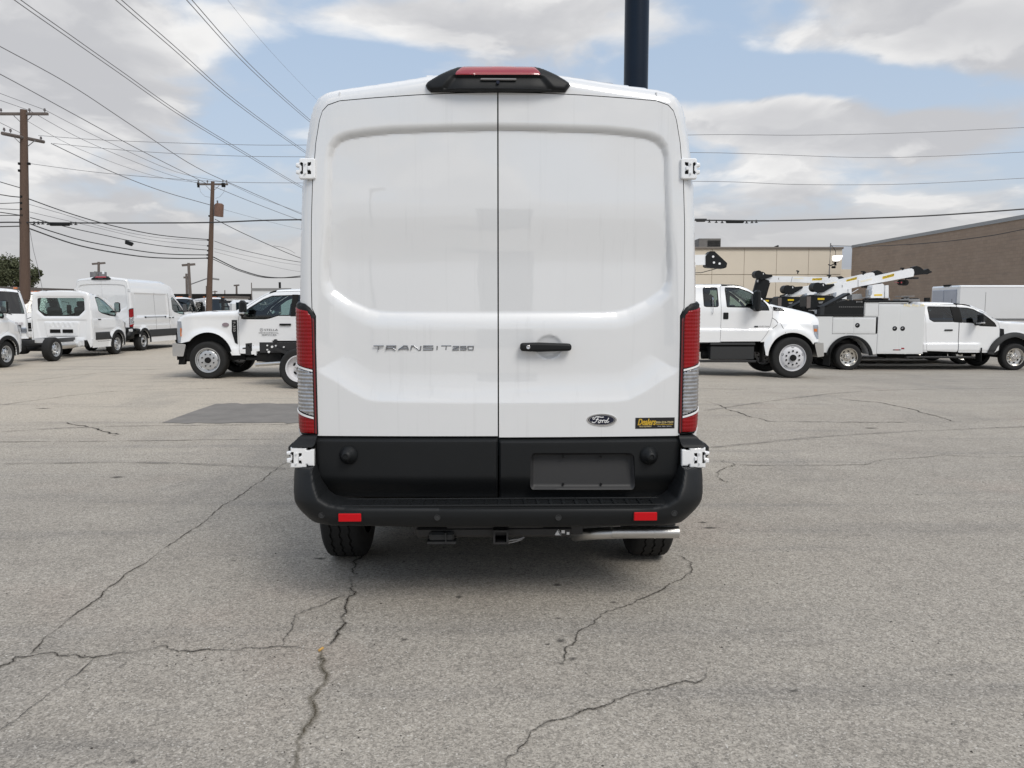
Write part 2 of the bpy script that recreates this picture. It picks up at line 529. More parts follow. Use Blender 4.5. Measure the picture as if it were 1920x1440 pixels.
def textobj(body, size, mat, parent, origin, right, up, name='lettering', ext=.001, shear=0., sx=1., bevel=0., align='LEFT', space=1., bold=0.):
    cu = bpy.data.curves.new(name, 'FONT'); cu.body = body; cu.size = size; cu.extrude = ext; cu.shear = shear
    cu.bevel_depth = bevel; cu.align_x = align; cu.space_character = space; cu.offset = bold; cu.resolution_u = 3
    t = bpy.data.objects.new(name + '_t', cu); C.objects.link(t)
    bpy.context.view_layer.update()
    me = bpy.data.meshes.new_from_object(t.evaluated_get(bpy.context.evaluated_depsgraph_get()))
    bpy.data.objects.remove(t); bpy.data.curves.remove(cu)
    me.name = name; me.materials.clear(); me.materials.append(mat)
    o = bpy.data.objects.new(name, me); C.objects.link(o)
    r, u = Vector(right).normalized(), Vector(up).normalized(); n = r.cross(u)
    mtx = Matrix(((r.x * sx, u.x, n.x, origin[0]), (r.y * sx, u.y, n.y, origin[1]), (r.z * sx, u.z, n.z, origin[2]), (0, 0, 0, 1)))
    me.transform(mtx)
    o.parent = parent
    return o

# ------------------------------------------------------------------ ground
def build_ground():
    def axis(a, b, s, far): 
        v = list(np.arange(a, b + .01, s)); return [-far, -far / 3, -far / 8] + v + [far / 8, far / 3, far]
    xs = axis(-45, 45, 1.5, 900); ys = axis(-30, 78, 1.5, 900)
    vs = [(x, y, gz(x, y)) for y in ys for x in xs]; n = len(xs)
    fs = [(j * n + i, j * n + i + 1, (j + 1) * n + i + 1, (j + 1) * n + i) for j in range(len(ys) - 1) for i in range(n - 1)]
    m, t, out = new_mat('worn_asphalt')
    co = t.node('ShaderNodeTexCoord').outputs['Object']
    def mp(sx, sy, sz=1, loc=(0, 0, 0)): return t.node('ShaderNodeMapping', None, Vector=co, Scale=(sx, sy, sz), Location=loc).outputs[0]
    vo = t.node('ShaderNodeTexVoronoi', None, Scale=150.0, Vector=co, Randomness=1.0)
    g1 = t.node('ShaderNodeSeparateColor', None, i0=vo.outputs['Color']).outputs[0]
    vo2 = t.node('ShaderNodeTexVoronoi', None, Scale=62.0, Vector=co)
    g2 = t.node('ShaderNodeSeparateColor', None, i0=vo2.outputs['Color']).outputs[1]
    f1 = t.noise(co, 45, 4, .7); f2 = t.noise(co, 2.2, 6, .6); f3 = t.noise(mp(.16, .34), 1, 5, .55)
    st1 = t.noise(mp(.22, 2.6), 1, 6, .62)              # dragged tyre streaks across the lot
    st2 = t.noise(mp(.55, .18, 1, (4, 2, 0)), 1.3, 5, .6)
    g3 = t.noise(co, 320, 2, .5)
    grit = t.math('ADD', t.math('ADD', t.math('MULTIPLY', g1, .50), t.math('MULTIPLY', g2, .22)), t.math('MULTIPLY', f1, .34))
    grit = t.math('ADD', t.math('MULTIPLY', t.math('SUBTRACT', grit, .55), 1.0), t.math('MULTIPLY', t.math('SUBTRACT', g3, .5), .5))
    base = t.mixc(t.ramp(f2, .3, .7), (.288, .262, .227), (.335, .306, .266))
    base = t.mixc(t.ramp(f3, .38, .68), base, (.362, .332, .287))
    s = t.node('ShaderNodeSeparateXYZ', None, Vector=co)
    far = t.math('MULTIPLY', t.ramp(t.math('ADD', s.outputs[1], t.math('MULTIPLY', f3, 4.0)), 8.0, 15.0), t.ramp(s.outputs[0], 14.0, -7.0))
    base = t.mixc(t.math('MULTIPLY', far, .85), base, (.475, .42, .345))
    base = t.mixc(t.math('MULTIPLY', t.ramp(st1, .50, .72), .42), base, (.185, .176, .166))
    base = t.mixc(t.math('MULTIPLY', t.ramp(st2, .52, .72), .36), base, (.20, .19, .178))
    pk = t.noise(mp(1, 1, 1, (9, 4, 0)), .7, 3, .5)
    base = t.mixc(t.math('MULTIPLY', t.ramp(pk, .58, .72), .20), base, (.34, .27, .225))
    # small pits and dark specks
    vo3 = t.node('ShaderNodeTexVoronoi', None, Scale=9.0, Vector=co)
    sp_ = t.math('MULTIPLY', t.ramp(vo3.outputs['Distance'], .11, .03), t.ramp(t.node('ShaderNodeSeparateColor', None, i0=vo3.outputs['Color']).outputs[0], .90, .93))
    base = t.mixc(t.math('MULTIPLY', sp_, .75), base, (.05, .045, .04))
    k = t.math('ADD', 1.0, t.math('MULTIPLY', grit, 1.3))
    sc_ = t.node('ShaderNodeVectorMath', dict(operation='SCALE'), i0=base); t.l.new(k, sc_.inputs['Scale'])
    wh = t.math('GREATER_THAN', g1, .972)
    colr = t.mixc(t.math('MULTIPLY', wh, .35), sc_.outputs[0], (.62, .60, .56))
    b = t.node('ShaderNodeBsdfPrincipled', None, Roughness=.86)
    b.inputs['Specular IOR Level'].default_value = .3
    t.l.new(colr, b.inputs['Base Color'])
    hgt = t.math('ADD', t.math('MULTIPLY', g1, .6), t.math('MULTIPLY', f1, .6))
    bp = t.node('ShaderNodeBump', None, Strength=.45, Distance=.004, Height=hgt)
    t.l.new(bp.outputs[0], b.inputs['Normal']); t.l.new(b.outputs[0], out.inputs[0])
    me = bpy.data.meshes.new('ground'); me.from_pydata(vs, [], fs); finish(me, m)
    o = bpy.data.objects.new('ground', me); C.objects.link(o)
    tag(o, 'worn grey asphalt lot with fine aggregate and tyre marks', kind='structure')
build_ground()

def ribbon_mat(name, col, core, halo, hcol, nscale=9.):
    m, t, out = new_mat(name)
    uv = t.node('ShaderNodeUVMap').outputs[0]; s = t.node('ShaderNodeSeparateXYZ', None, Vector=uv)
    co = t.node('ShaderNodeTexCoord').outputs['Object']
    a = t.math('ABSOLUTE', t.math('SUBTRACT', t.math('MULTIPLY', s.outputs[0], 2.), 1.))
    n = t.noise(co, nscale, 5, .7); n2 = t.noise(co, nscale * 5, 4, .7)
    e = t.math('ADD', a, t.math('MULTIPLY', t.math('SUBTRACT', n, .5), .5))
    e = t.math('ADD', e, t.math('MULTIPLY', t.math('SUBTRACT', n2, .5), .55))
    n3 = t.noise(co, nscale * 16, 3, .8); n4 = t.noise(co, 2.6, 3, .6)
    e = t.math('ADD', e, t.math('MULTIPLY', t.math('SUBTRACT', n3, .5), .8))
    e = t.math('ADD', e, t.math('MULTIPLY', t.ramp(n4, .42, .7), .35))
    cm = t.ramp(e, core + .10, core - .02)
    hm = t.math('MULTIPLY', t.ramp(e, .95, .25), halo)
    al = t.math('MAXIMUM', cm, hm)
    c = t.mixc(cm, hcol, col)
    b = t.node('ShaderNodeBsdfDiffuse', None, Color=c); tr = t.node('ShaderNodeBsdfTransparent')
    mx = t.node('ShaderNodeMixShader', None, i0=al, i1=tr.outputs[0], i2=b.outputs[0])
    t.l.new(mx.outputs[0], out.inputs[0]); return m
m_crack = ribbon_mat('dark_crack', (.05, .044, .037), .16, .34, (.17, .158, .14))  # dark crack core with a halo of stained asphalt
m_hair = ribbon_mat('hairline_crack', (.06, .055, .05), .28, .25, (.18, .17, .158))
m_moss = ribbon_mat('dirt_filled_crack', (.085, .073, .055), .10, .50, (.175, .156, .122), 7.)
m_scuff = ribbon_mat('tyre_scuff', (.21, .20, .185), .0, .16, (.14, .134, .127), 2.)
def ribbon(name, label, pts, w, mat, jit=.015, lift=.004, world=False):
    P = [Vector(p) if world else G(*p) for p in pts]
    for lev in range(8):
        Q = []
        for a, b in zip(P[:-1], P[1:]):
            L = (b - a).length; Q.append(a)
            if L > .012:
                md = (a + b) / 2; nrm = Vector((-(b - a).y, (b - a).x, 0)).normalized()
                Q.append(md + nrm * random.gauss(0, 1) * min(jit * 2, L * jit * 6, .05))
        Q.append(P[-1]); P = Q
    vs, fs, uvs = [], [], []
    acc = 0
    for i, p in enumerate(P):
        d = (P[min(i + 1, len(P) - 1)] - P[max(i - 1, 0)]); nrm = Vector((-d.y, d.x, 0)).normalized()
        ww = w * .85 * (.75 + .5 * mnoise.noise(Vector((acc * 3, w * 50, 0)))) * min(1, .15 + i / 12, .15 + (len(P) - 1 - i) / 12)
        if i: acc += (p - P[i - 1]).length
        for s in (-1, 1):
            q = p + nrm * s * ww; vs.append((q.x, q.y, gz(q.x, q.y) + lift)); uvs.append((.5 + s / 2, acc))
    for i in range(len(P) - 1): fs.append((2 * i, 2 * i + 2, 2 * i + 3, 2 * i + 1))
    me = bpy.data.meshes.new(name); me.from_pydata(vs, [], fs)
    ul = me.uv_layers.new(name='UVMap')
    for l in me.loops: ul.data[l.index].uv = uvs[l.vertex_index]
    me.materials.append(mat)
    o = bpy.data.objects.new(name, me); C.objects.link(o); tag(o, label, kind='structure')
    return o
ribbon('pavement_crack', 'long diagonal crack running towards the rear bumper', [(548, 860), (510, 885), (440, 937), (350, 1000), (262, 1062), (190, 1120), (125, 1165), (85, 1195), (57, 1228)], .020, m_crack, .007)
ribbon('pavement_crack', 'crack crossing the lower left of the lot', [(-60, 1300), (0, 1250), (30, 1232), (57, 1232), (180, 1233), (250, 1225), (350, 1222), (440, 1221), (500, 1216), (530, 1214), (570, 1217), (602, 1220)], .020, m_crack, .02, .0045)
ribbon('pavement_crack', 'wide jagged crack starting at the left rear tyre', [(664, 1040), (662, 1055), (655, 1085), (660, 1100), (650, 1130), (640, 1160), (638, 1180), (633, 1192), (620, 1210), (605, 1225)], .030, m_crack, .02, .005)
ribbon('pavement_crack', 'dirt filled crack at the bottom of the photo', [(605, 1222), (608, 1240), (600, 1290), (590, 1325), (570, 1370), (560, 1400), (552, 1440), (540, 1510)], .036, m_moss, .014, .0055)
ribbon('pavement_crack', 'branch crack joining the jagged crack by the tyre', [(652, 1116), (620, 1128), (590, 1140), (565, 1150), (550, 1175), (538, 1190), (530, 1213)], .018, m_crack, .015, .006)
ribbon('pavement_crack', 'crack curving away from under the exhaust pipe', [(1278, 1038), (1297, 1055), (1297, 1075), (1280, 1085), (1255, 1095), (1235, 1110), (1200, 1125), (1150, 1145), (1120, 1160), (1090, 1180), (1078, 1205), (1062, 1225), (1058, 1252)], .017, m_crack, .015)
ribbon('pavement_crack', 'crack along the bottom right of the van', [(1322, 1248), (1318, 1275), (1305, 1282), (1240, 1290), (1180, 1303), (1130, 1325), (1080, 1340), (1040, 1352), (1000, 1370), (990, 1390), (970, 1415), (945, 1445)], .017, m_crack, .015)
ribbon('pavement_seam', 'straight paving seam left of the van', [(-200, 829), (0, 829), (150, 828), (240, 827), (300, 826), (400, 825), (548, 823)], .035, m_hair, .004)
ribbon('pavement_crack', 'thin crack crossing the lot right of the van', [(1378, 872), (1500, 873), (1620, 872), (1655, 863), (1700, 860), (1770, 853), (1850, 858), (1920, 857), (2020, 856)], .022, m_crack, .008)
ribbon('pavement_crack', 'short forked crack beside the right hinge', [(1358, 863), (1378, 872), (1352, 882), (1345, 888), (1362, 906)], .025, m_crack, .03, .005)
ribbon('pavement_crack', 'faint diagonal crack beyond the right rear corner', [(1325, 752), (1400, 780), (1440, 790), (1560, 792), (1700, 792)], .045, m_hair, .01)
ribbon('pavement_crack', 'faint crack far across the lot on the right', [(1580, 749), (1650, 755), (1720, 770), (1790, 791)], .05, m_hair, .01)
ribbon('pavement_crack', 'broken hairline crack left of the dark patch', [(128, 792), (165, 801), (215, 818)], .045, m_hair, .02)
ribbon('pavement_crack', 'fine diagonal crack in the lower left corner', [(262, 1222), (215, 1260), (150, 1305)], .012, m_hair, .006, .005)
ribbon('pavement_crack', 'hairline crack beside the fine diagonal one', [(180, 1232), (150, 1262), (95, 1300), (30, 1352), (-20, 1385)], .010, m_hair, .006, .006)
ribbon('pavement_seam', 'short seam in front of the ext cab truck', [(1310, 729), (1380, 730), (1445, 729)], .05, m_hair, .004)
for i, pts in enumerate([[(0, 810), (200, 800), (560, 796)], [(0, 870), (300, 868), (548, 880)],
                         [(1330, 840), (1600, 815), (1930, 800)], [(0, 760), (200, 735), (420, 728)], [(1320, 770), (1600, 735), (1930, 728)], [(0, 722), (180, 700), (330, 690)]]):
    ribbon('tyre_mark', 'faint dark tyre mark sweeping over the asphalt', smooth_poly(pts, 5, closed=False), .14, m_scuff, .004, .003)['group'] = 'tyre marks on the lot'
# darker repair patch
def patch():
    q = [G(298, 794), G(405, 757), G(700, 757), G(700, 794)]
    vs = []; n = 24
    for j in range(3):
        for i in range(n):
            a = q[0].lerp(q[3], i / (n - 1)); b = q[1].lerp(q[2], i / (n - 1)); p = a.lerp(b, j / 2)
            e = Vector((random.gauss(0, .02), random.gauss(0, .04), 0)) if j != 1 else Vector()
            vs.append((p.x + e.x, p.y + e.y, gz(p.x, p.y) + .0045))
    fs = [(j * n + i, j * n + i + 1, (j + 1) * n + i + 1, (j + 1) * n + i) for j in range(2) for i in range(n - 1)]
    m = pmat('asphalt_repair', (.185, .172, .157), .88, var=.4, vscale=3, bump=.4, bscale=60)
    me = bpy.data.meshes.new('asphalt_patch'); me.from_pydata(vs, [], fs); finish(me, m)
    o = bpy.data.objects.new('asphalt_patch', me); C.objects.link(o); tag(o, 'darker asphalt repair patch left of the van', kind='structure')
patch()
def stain(px, py, rx, ry, k):
    c = G(px, py); n = 22; vs = [(c.x, c.y, c.z + .0035)]; 
    for i in range(n):
        t = 2 * PI * i / n; r = 1 + .45 * mnoise.noise(Vector((math.cos(t) * 1.4 + k, math.sin(t) * 1.4, k * 3.3)))
        vs.append((c.x + rx * r * math.cos(t), c.y + ry * r * math.sin(t), c.z + .0035))
    fs = [(0, 1 + i, 1 + (i + 1) % n) for i in range(n)]
    me = bpy.data.meshes.new('oil_spot'); me.from_pydata(vs, [], fs)
    ul = me.uv_layers.new(name='UVMap')
    for l in me.loops: ul.data[l.index].uv = (.5, 0) if l.vertex_index == 0 else (1, 0)
    me.materials.append(m_oil); o = bpy.data.objects.new('oil_spot', me); C.objects.link(o)
    tag(o, 'small dark oil spot soaked into the asphalt', kind='structure', group='oil spots on the asphalt')
m_oil = ribbon_mat('oil_stain', (.10, .095, .085), .25, .6, (.14, .13, .12), 14.)
for k, a in enumerate([(1045, 1098, .035, .03), (1047, 1160, .03, .02), (1051, 1202, .04, .035), (1075, 1236, .035, .03), (1052, 1245, .03, .025), (1026, 1209, .02, .015), (1490, 1296, .035, .018), (1783, 1266, .02, .012), (248, 1430, .03, .02),
                       (80, 766, .20, .08), (220, 895, .09, .05), (1630, 803, .12, .06), (1330, 990, .07, .035), (1318, 980, .05, .02), (1720, 928, .03, .02), (440, 1052, .04, .02), (600, 1048, .05, .03), (1150, 1130, .03, .02), (860, 1120, .03, .03), (760, 1200, .03, .02)]):
    stain(*a, k)
# cigarette end on the crack
cg = G(603, 1222); cb = MB(); cb.cyl((cg.x - .008, cg.y - .012, cg.z + .012), (cg.x + .003, cg.y + .014, cg.z + .012), .006, 8)
tag(cb.build('cigarette_end', pmat('tan_filter', (.55, .33, .10), .8)), 'tiny tan cigarette end lying where two cracks meet', 'litter')

def gravel():
    rg = random.Random(11); vs, fs = [], []
    cr = [G(605, 1222), G(600, 1290), G(570, 1370), G(552, 1440), G(640, 1165), G(300, 1226), G(450, 1220)]
    for i in range(1500):
        if i < 500: c = rg.choice(cr); x, y = c.x + rg.gauss(0, .22), c.y + rg.gauss(0, .12)
        else: y = 1.6 + 11 * rg.random() ** 1.4; x = rg.uniform(-.75, .75) * (y + .5)
        s = rg.choice((.0025, .003, .004, .006)) * (1 if i > 500 else .8); z = gz(x, y); o = len(vs)
        for k in range(5):
            t = 2 * PI * k / 5 + rg.random(); vs.append((x + s * math.cos(t) * rg.uniform(.7, 1.2), y + s * math.sin(t) * rg.uniform(.7, 1.2), z + .001))
        vs.append((x + rg.gauss(0, s * .2), y, z + s * rg.uniform(.6, 1.1)))
        for k in range(5): fs.append((o + k, o + (k + 1) % 5, o + 5))
    m, t, out = new_mat('loose_grit')
    n = t.noise(t.node('ShaderNodeTexCoord').outputs['Object'], 31, 2, .5)
    b_ = t.node('ShaderNodeBsdfDiffuse', None, Color=t.mixc(t.ramp(n, .42, .58), (.06, .055, .05), (.55, .53, .49)))
    t.l.new(b_.outputs[0], out.inputs[0])
    tag(MB().add(vs, fs).build('gravel', m, None), 'loose grit and small chips scattered over the asphalt', kind='stuff')
gravel()

# ------------------------------------------------------------------ the panel van seen from behind
VAN = Vector((-0.071, 3.93, 0)); VYAW = math.radians(1.2)
vx, vy = np.array([math.cos(VYAW), math.sin(VYAW)]), np.array([-math.sin(VYAW), math.cos(VYAW)])
def R(px, py, dy=0.):
    """pixel of the photograph -> (x, z) on the van-local plane y = dy"""
    d = ray(px, py); o = np.array([-VAN.x, -VAN.y]); dd = d[:2]
    t = (dy - o @ vy) / (dd @ vy)
    return ((o + dd * t) @ vx, EYE + d[2] * t)
def ysurf(x, z): return .035 * np.asarray(x) ** 2 + .006 * np.clip(np.asarray(z) - 1.35, 0, None)
def RS(px, py, off=0.):
    x, z = R(px, py)
    for _ in range(3): x, z = R(px, py, float(ysurf(x, z)) + off)
    return (x, z)
SEAM = 934.
def mir(p): return (2 * SEAM - .6 - p[0], p[1])
# silhouettes, from seam outwards on the left side, in photo pixels
door_edge = [(592, 817), (591.5, 700), (591, 592), (584, 578), (582.6, 520), (582.8, 420), (585, 342), (589, 295), (591, 268), (598, 225), (604, 207), (614, 196), (636, 188), (700, 182.5), (780, 177), (860, 173.2), (934, 172)]
body_edge = [(556, 840), (556, 760), (556, 640), (556.5, 560), (558, 450), (560.5, 350), (566, 290), (571, 250), (576.5, 215), (582.6, 194), (593, 177), (606, 168.5), (620, 164.5), (637.5, 161.6), (731.6, 149.3), (799, 139), (870, 131), (934, 128)]
P1 = [(934, 243), (848, 244.5), (731.6, 249), (687, 253.5), (655, 258), (637, 265), (626, 276), (621, 292), (617, 420), (613.5, 505), (615, 528), (624, 543), (655, 564), (690, 580), (710, 584.5), (740, 586), (934, 587)]
P2 = [(934, 229), (848, 230), (731.6, 233), (680, 238), (640, 246), (622, 256), (613, 272), (609, 300), (605, 420), (602, 520), (605, 552), (620, 573.6), (655, 597), (682, 612), (703, 617.5), (740, 619), (934, 621)]
P3 = [(934, 205), (700, 212), (640, 222), (612, 245), (603, 300), (599, 420), (596, 520), (595, 600), (594, 690), (600, 699), (626, 713), (656, 733), (687, 749), (708, 752.5), (760, 754), (934, 756)]
def half(poly, side, off=0.):
    pts = [p if side < 0 else mir(p) for p in poly]
    return [RS(*p, off) for p in pts]

def build_van():
    root = thing('panel_van', 'large white panel van seen square from behind, closest to the camera', 'van', VAN, VYAW)
    seamx = RS(SEAM, 500)[0]
    # --- door skins
    def door_depth(side):
        q1, q2, q3 = (half(P, side) for P in (P1, P2, P3))
        # extend the closed outlines across the seam so that the pressing runs on
        ext = lambda q: [(q[0][0] - side * 1.0, q[0][1])] + q + [(q[-1][0] - side * 1.0, q[-1][1])]
        q1, q2, q3 = ext(q1), ext(q2), ext(q3)
        hc = RS(1030, 651) if side > 0 else None
        outl = outline_for(side)
        def f(u, v):
            P = np.stack([u, v], 1)
            d1, d2, d3 = sdf(P, q1), sdf(P, q2), sdf(P, q3)
            t = np.where(d1 > 0, 1., np.where(d2 <= 0, 0., d2 / (d2 - d1 + 1e-9)))
            dep = .024 * t ** 2.1 +   .021 * (1 - (1 - np.clip(d3 / .17, 0, 1)) ** 2) * (1 - sst((v - 1.75) / .35))
            if hc:
                r2 = ((u - hc[0]) / .066) ** 2 + ((v - hc[1]) / .060) ** 2
                dep = dep + .013 * np.sqrt(np.clip(1 - r2, 0, 1))
            e = sdf(P, outl); r = .007
            return dep + ysurf(u, v)
        return f
    def outline_for(side):
        q = half(door_edge, side)
        g = .0035
        ol = [(seamx + side * g, q[0][1])] + [(x - side * .0045, z) for x, z in q[:10]] + [(x - side * .002, z - .0045) for x, z in q[10:-1]] + [(seamx + side * g, q[-1][1] - .0045)]
        return ol
    doors = {}
    for side in (-1, 1):
        mb = MB(); ol = outline_for(side)
        panel(mb, ol, [], door_depth(side), XZ, .0075, rim=lambda u, v, d_: ysurf(u, v) + .075)
        d = mb.build('rear_door', M['paint'], root, 28); doors[side] = d
        # black cladding on the lower door
        lo = [(592, 820), (594, 860), (598, 890), (605, 915), (616, 937)]
        q = [RS(*(p if side < 0 else mir(p))) for p in lo]
        ol = [(seamx + side * .0035, q[0][1])] + q + [(seamx + side * .0035, q[-1][1])]
        cz = RS(700, 890)[1]
        pl = [RS(995, 855), RS(1000, 848), RS(1182, 848), RS(1188, 854), RS(1190, 910), RS(1186, 917), RS(997, 917), RS(994, 911)]
        plx = [p[0] for p in pl]; plz = [p[1] for p in pl]
        def f(u, v, side=side, q=q, cz=cz, ol=ol, pl=pl):
            P = np.stack([u, v], 1); z1 = q[0][1]
            dep = -.020 * sst((z1 - v) / .02) + .06 * sst((cz - v) / .13)
            e = sdf(P, ol); dep = dep + .012 * (1 - np.sqrt(np.clip(1 - (1 - np.clip(e, 0, .012) / .012) ** 2, 0, 1)))
            return dep + ysurf(u, v)
        mb = MB(); panel(mb, ol, [fillet(pl, .012)] if side > 0 else [], f, XZ, .009, rim=.04)
        c = mb.build('lower_cladding', M['plastic'], d, 28)
        if side > 0:
            def fp(u, v):
                P = np.stack([u, v], 1); e = sdf(P, fillet(pl, .012))
                return .018 * sst(e / .02) - .012 + .03 * (v - min(plz)) / (max(plz) - min(plz)) + ysurf(u, v)
            mb = MB(); panel(mb, fillet(pl, .012), [], fp, XZ, .007)
            mb.build('plate_recess', M['plate'], d, 40)
            mb = MB()
            for qx, qy in ((1056, 908), (1127, 908), (1056, 857), (1127, 857)):
                x, z = RS(qx, qy); y = float(ysurf(x, z)) + .004
                mb.cyl((x, y - .006, z), (x, y + .01, z), .006, 10)
            mb.build('plate_screw', M['seam'], d)
        # rubber stop
        qx, qy = (655, 852) if side < 0 else (1215, 853)
        x, z = RS(qx, qy); y = float(ysurf(x, z)) - .02
        mb = MB(); mb.lathe([(0, .048), (.012, .046), (.022, .036), (.042, .026), (.050, .020), (.052, .012), (.047, .010), (.047, 0.0001)], (x, y, z), (side * .12, -1, .05), 28)
        mb.build('door_stop', M['plastic'], d, 50)
    d = doors[1]
    # handle with lock
    hx, hz = RS(1024, 650.5); hy = float(ysurf(hx, hz)) - .026
    hol = fillet([(x, z) for x, z in (RS(975, 658), RS(975, 643), RS(1009, 642), RS(1071, 644), RS(1071, 657.5), RS(1009, 659.5))], [.018, .018, .004, .018, .018, .004], 6)
    mb = MB()
    hs = sdf(np.array([[hx, hz]]), hol)
    def fh(u, v):
        e = sdf(np.stack([u, v], 1), hol); r = .014
        return hy + .026 - .016 - r * np.sqrt(np.clip(1 - (1 - np.clip(e, 0, r) / r) ** 2, 0, 1))
    panel(mb, hol, [], fh, XZ, .003, rim=.02)
    mb.build('door_handle', M['plastic'], d, 40)
    lx, lz = RS(990, 650.5)
    mb = MB(); mb.lathe([(0, .010), (.006, .010), (.007, .0085), (.0065, .004), (.005, .0001)], (lx, hy + .0, lz), (0, -1, 0), 18); mb.build('door_lock', M['chrome'], d)
    # seams: seal strip behind the gaps, gutter
    # --- rear frame around the doors
    be_l = [R(*p, .05) for p in body_edge]; be_r = [R(*mir(p), .05) for p in body_edge]
    sil = be_l + be_r[::-1][1:]
    sil[0] = (sil[0][0], .62); sil[-1] = (sil[-1][0], .62)
    hole = [RS(592, 830)] + half(door_edge, -1) + half(door_edge, 1)[::-1][1:] + [RS(*mir((592, 830)))]
    hole[0] = (hole[1][0], .94); hole[-1] = (hole[-2][0], .94)
    sil[0] = (sil[0][0], .93); sil[-1] = (sil[-1][0], .93)
    ring_out = sil; ring = [(x, z) for x, z in ring_out]
    Rr = .085
    def fr(u, v):
        e = sdf(np.stack([u, v], 1), [(sil[0][0], .2)] + sil + [(sil[-1][0], .2)])
        return ysurf(u, v) + .002 + Rr * (1 - np.sqrt(np.clip(1 - (1 - np.clip(e, 0, Rr) / Rr) ** 2, 0, 1)))
    poly = sil + hole[::-1]
    mb = MB(); panel(mb, poly, [], fr, XZ, .010); mb.build('rear_frame', M['paint'], root, 40)
    back = [(x * 1.01, z) for x, z in hole]
    mb = MB(); panel(mb, back, [], lambda u, v: ysurf(u, v) + .085, XZ, .06); mb.build('door_seal', M['seam'], root)
    # --- side walls and roof: sections swept forward
    zs = np.array([p[1] for p in be_l[:10]]); ws = np.array([(abs(a[0]) + abs(b[0])) / 2 for a, b in zip(be_l[:10], be_r[:10])])
    cx = (be_l[3][0] + be_r[3][0]) / 2
    van_side(root, zs, ws, cx, be_l, be_r, 0.0, 5.45, 0.0)
    # lower inner floor, dark
    part('underbody', M['dark'], root, lambda b: (b.box((cx, 2.9, .62), (1.7, 5.0, .2)), b.box((cx, .30, .50), (1.5, .35, .16)), b.box((cx - .45, 2.8, .48), (.1, 4.8, .16)), b.box((cx + .45, 2.8, .48), (.1, 4.8, .16)), b.cyl((cx - .8, .86, .36), (cx + .8, .86, .36), .05), b.cyl((cx - .1, .75, .36), (cx + .15, .98, .36), .13)))
    # --- roof brake lamp housing
    hs_ = [(797, 157), (800, 151), (806, 147.5), (825, 139), (845, 131), (858, 126), (870, 124.2), (934, 123.2)]
    hd = lambda p: -.02 + .05 * min(1, max(0, (150 - p[1]) / 15.))
    hol = [R(*p, hd(p)) for p in hs_] + [R(*mir(p), hd(p)) for p in hs_[::-1][1:]] + [R(1061, 170, -.02), R(934, 170.8, -.02), R(807, 170, -.02), R(800, 164, -.02)]
    zb = R(934, 171, -.02)[1]; zt = R(934, 123, -.02)[1]; xm = R(933.7, 150, -.02)[0]
    def fb(u, v):
        t = (v - zb) / (zt - zb); ed = sdf(np.stack([u, v], 1), hol)
        xx = np.abs(u - xm)
        tr = np.clip(1 - np.maximum(xx - (.16 + .10 * (1 - t)), 0) / .03, 0, 1) * np.clip((.62 - t) / .06, 0, 1)
        rr = .02 * (1 - np.sqrt(np.clip(1 - (1 - np.clip(ed, 0, .02) / .02) ** 2, 0, 1)))
        return -.050 + .055 * t ** 2 + .035 * sst((xx - .16) / .22) + rr + .018 * tr * sst((t - .02) / .1)
    mb = MB(); panel(mb, hol, [], fb, XZ, .006, rim=lambda u, v, d_: d_ * 0 + .16); br = mb.build('brake_lamp_housing', M['plastic'], root, 40)
    rl = [R(853.5, 141, -.02), R(856, 136, 0), R(868, 126.3, .03), R(934, 125.3, .03), R(1000, 126.3, .03), R(1010, 134, 0), R(1014, 140.7, -.02)]
    rl = fillet(rl, .006); 
    mb = MB(); panel(mb, rl, [], lambda u, v: fb(u, v) - .004 + .003 * (sdf(np.stack([u, v], 1), rl) < .004), XZ, .005, rim=.01); mb.build('brake_lamp_lens', M['redmute'], br, 40)
    mb = MB(); a = R(901, 152, -.02); b_ = R(968, 148, -.02); mb.box(((a[0] + b_[0]) / 2, -.03, (a[1] + b_[1]) / 2), (b_[0] - a[0], .012, .009), ch=.003); mb.build('cargo_lamp', M['grey'], br)
    mb = MB(); a = R(933.5, 156, -.02); mb.cyl((a[0], -.04, a[1]), (a[0], -.02, a[1]), .008, 14); mb.build('camera_lens', M['navy'], br)
    # roof aerial stub and roof ribs
    for qx, y0 in ((636.5, 165), (731.6, 156)):
        for s in (0, 1):
            p = (qx, y0) if s == 0 else mir((qx, y0)); x, z = R(*p, .05)
            ang = .30 if s == 0 else -.30
            mb = MB(); mb.box((x, 1.6, z - .010), (.010, 2.9, .024), ch=.003); mb.build('roof_rib', M['paint'], root)
            mb = MB(); mb.box((x, .052, z - (.050 if y0 > 160 else .032)), (.008, .03, .060 if y0 > 160 else .030), Matrix.Rotation(ang * .3, 3, 'Y'), ch=.004); mb.build('roof_seam_cap', M['paint'], root)
    x, z = R(808, 135, .9); mb = MB(); mb.box((x, .95, z - .06), (.075, .05, .10), ch=.01); mb.build('roof_bracket', M['paint3'], root)
    # --- tail lamps
    for side in (-1, 1):
        Wd = abs(R(556, 650, .05)[0] - cx) if side < 0 else abs(R(*mir((556, 650)), .05)[0] - cx)
        rc = .085
        def sof(qx, side=side, Wd=Wd):
            x = abs(R(qx if side < 0 else 2 * SEAM - .6 - qx, 650, .02)[0] - cx)
            return x if x < Wd - rc else (Wd - rc) + rc * math.asin(min(1, (x - (Wd - rc)) / rc))
        def mp(u, v, d, side=side, Wd=Wd):
            th = np.clip((u - (Wd - rc)) / rc, 0, PI / 2); ex = np.clip(u - (Wd - rc) - rc * PI / 2, 0, 1)
            x = np.where(u < Wd - rc, u, Wd - rc + (rc - d) * np.sin(th)); y = np.where(u < Wd - rc, d, rc - (rc - d) * np.cos(th)) + ex
            return np.stack([cx + side * x, y + ysurf(.95, v) - .0 , v], 1)
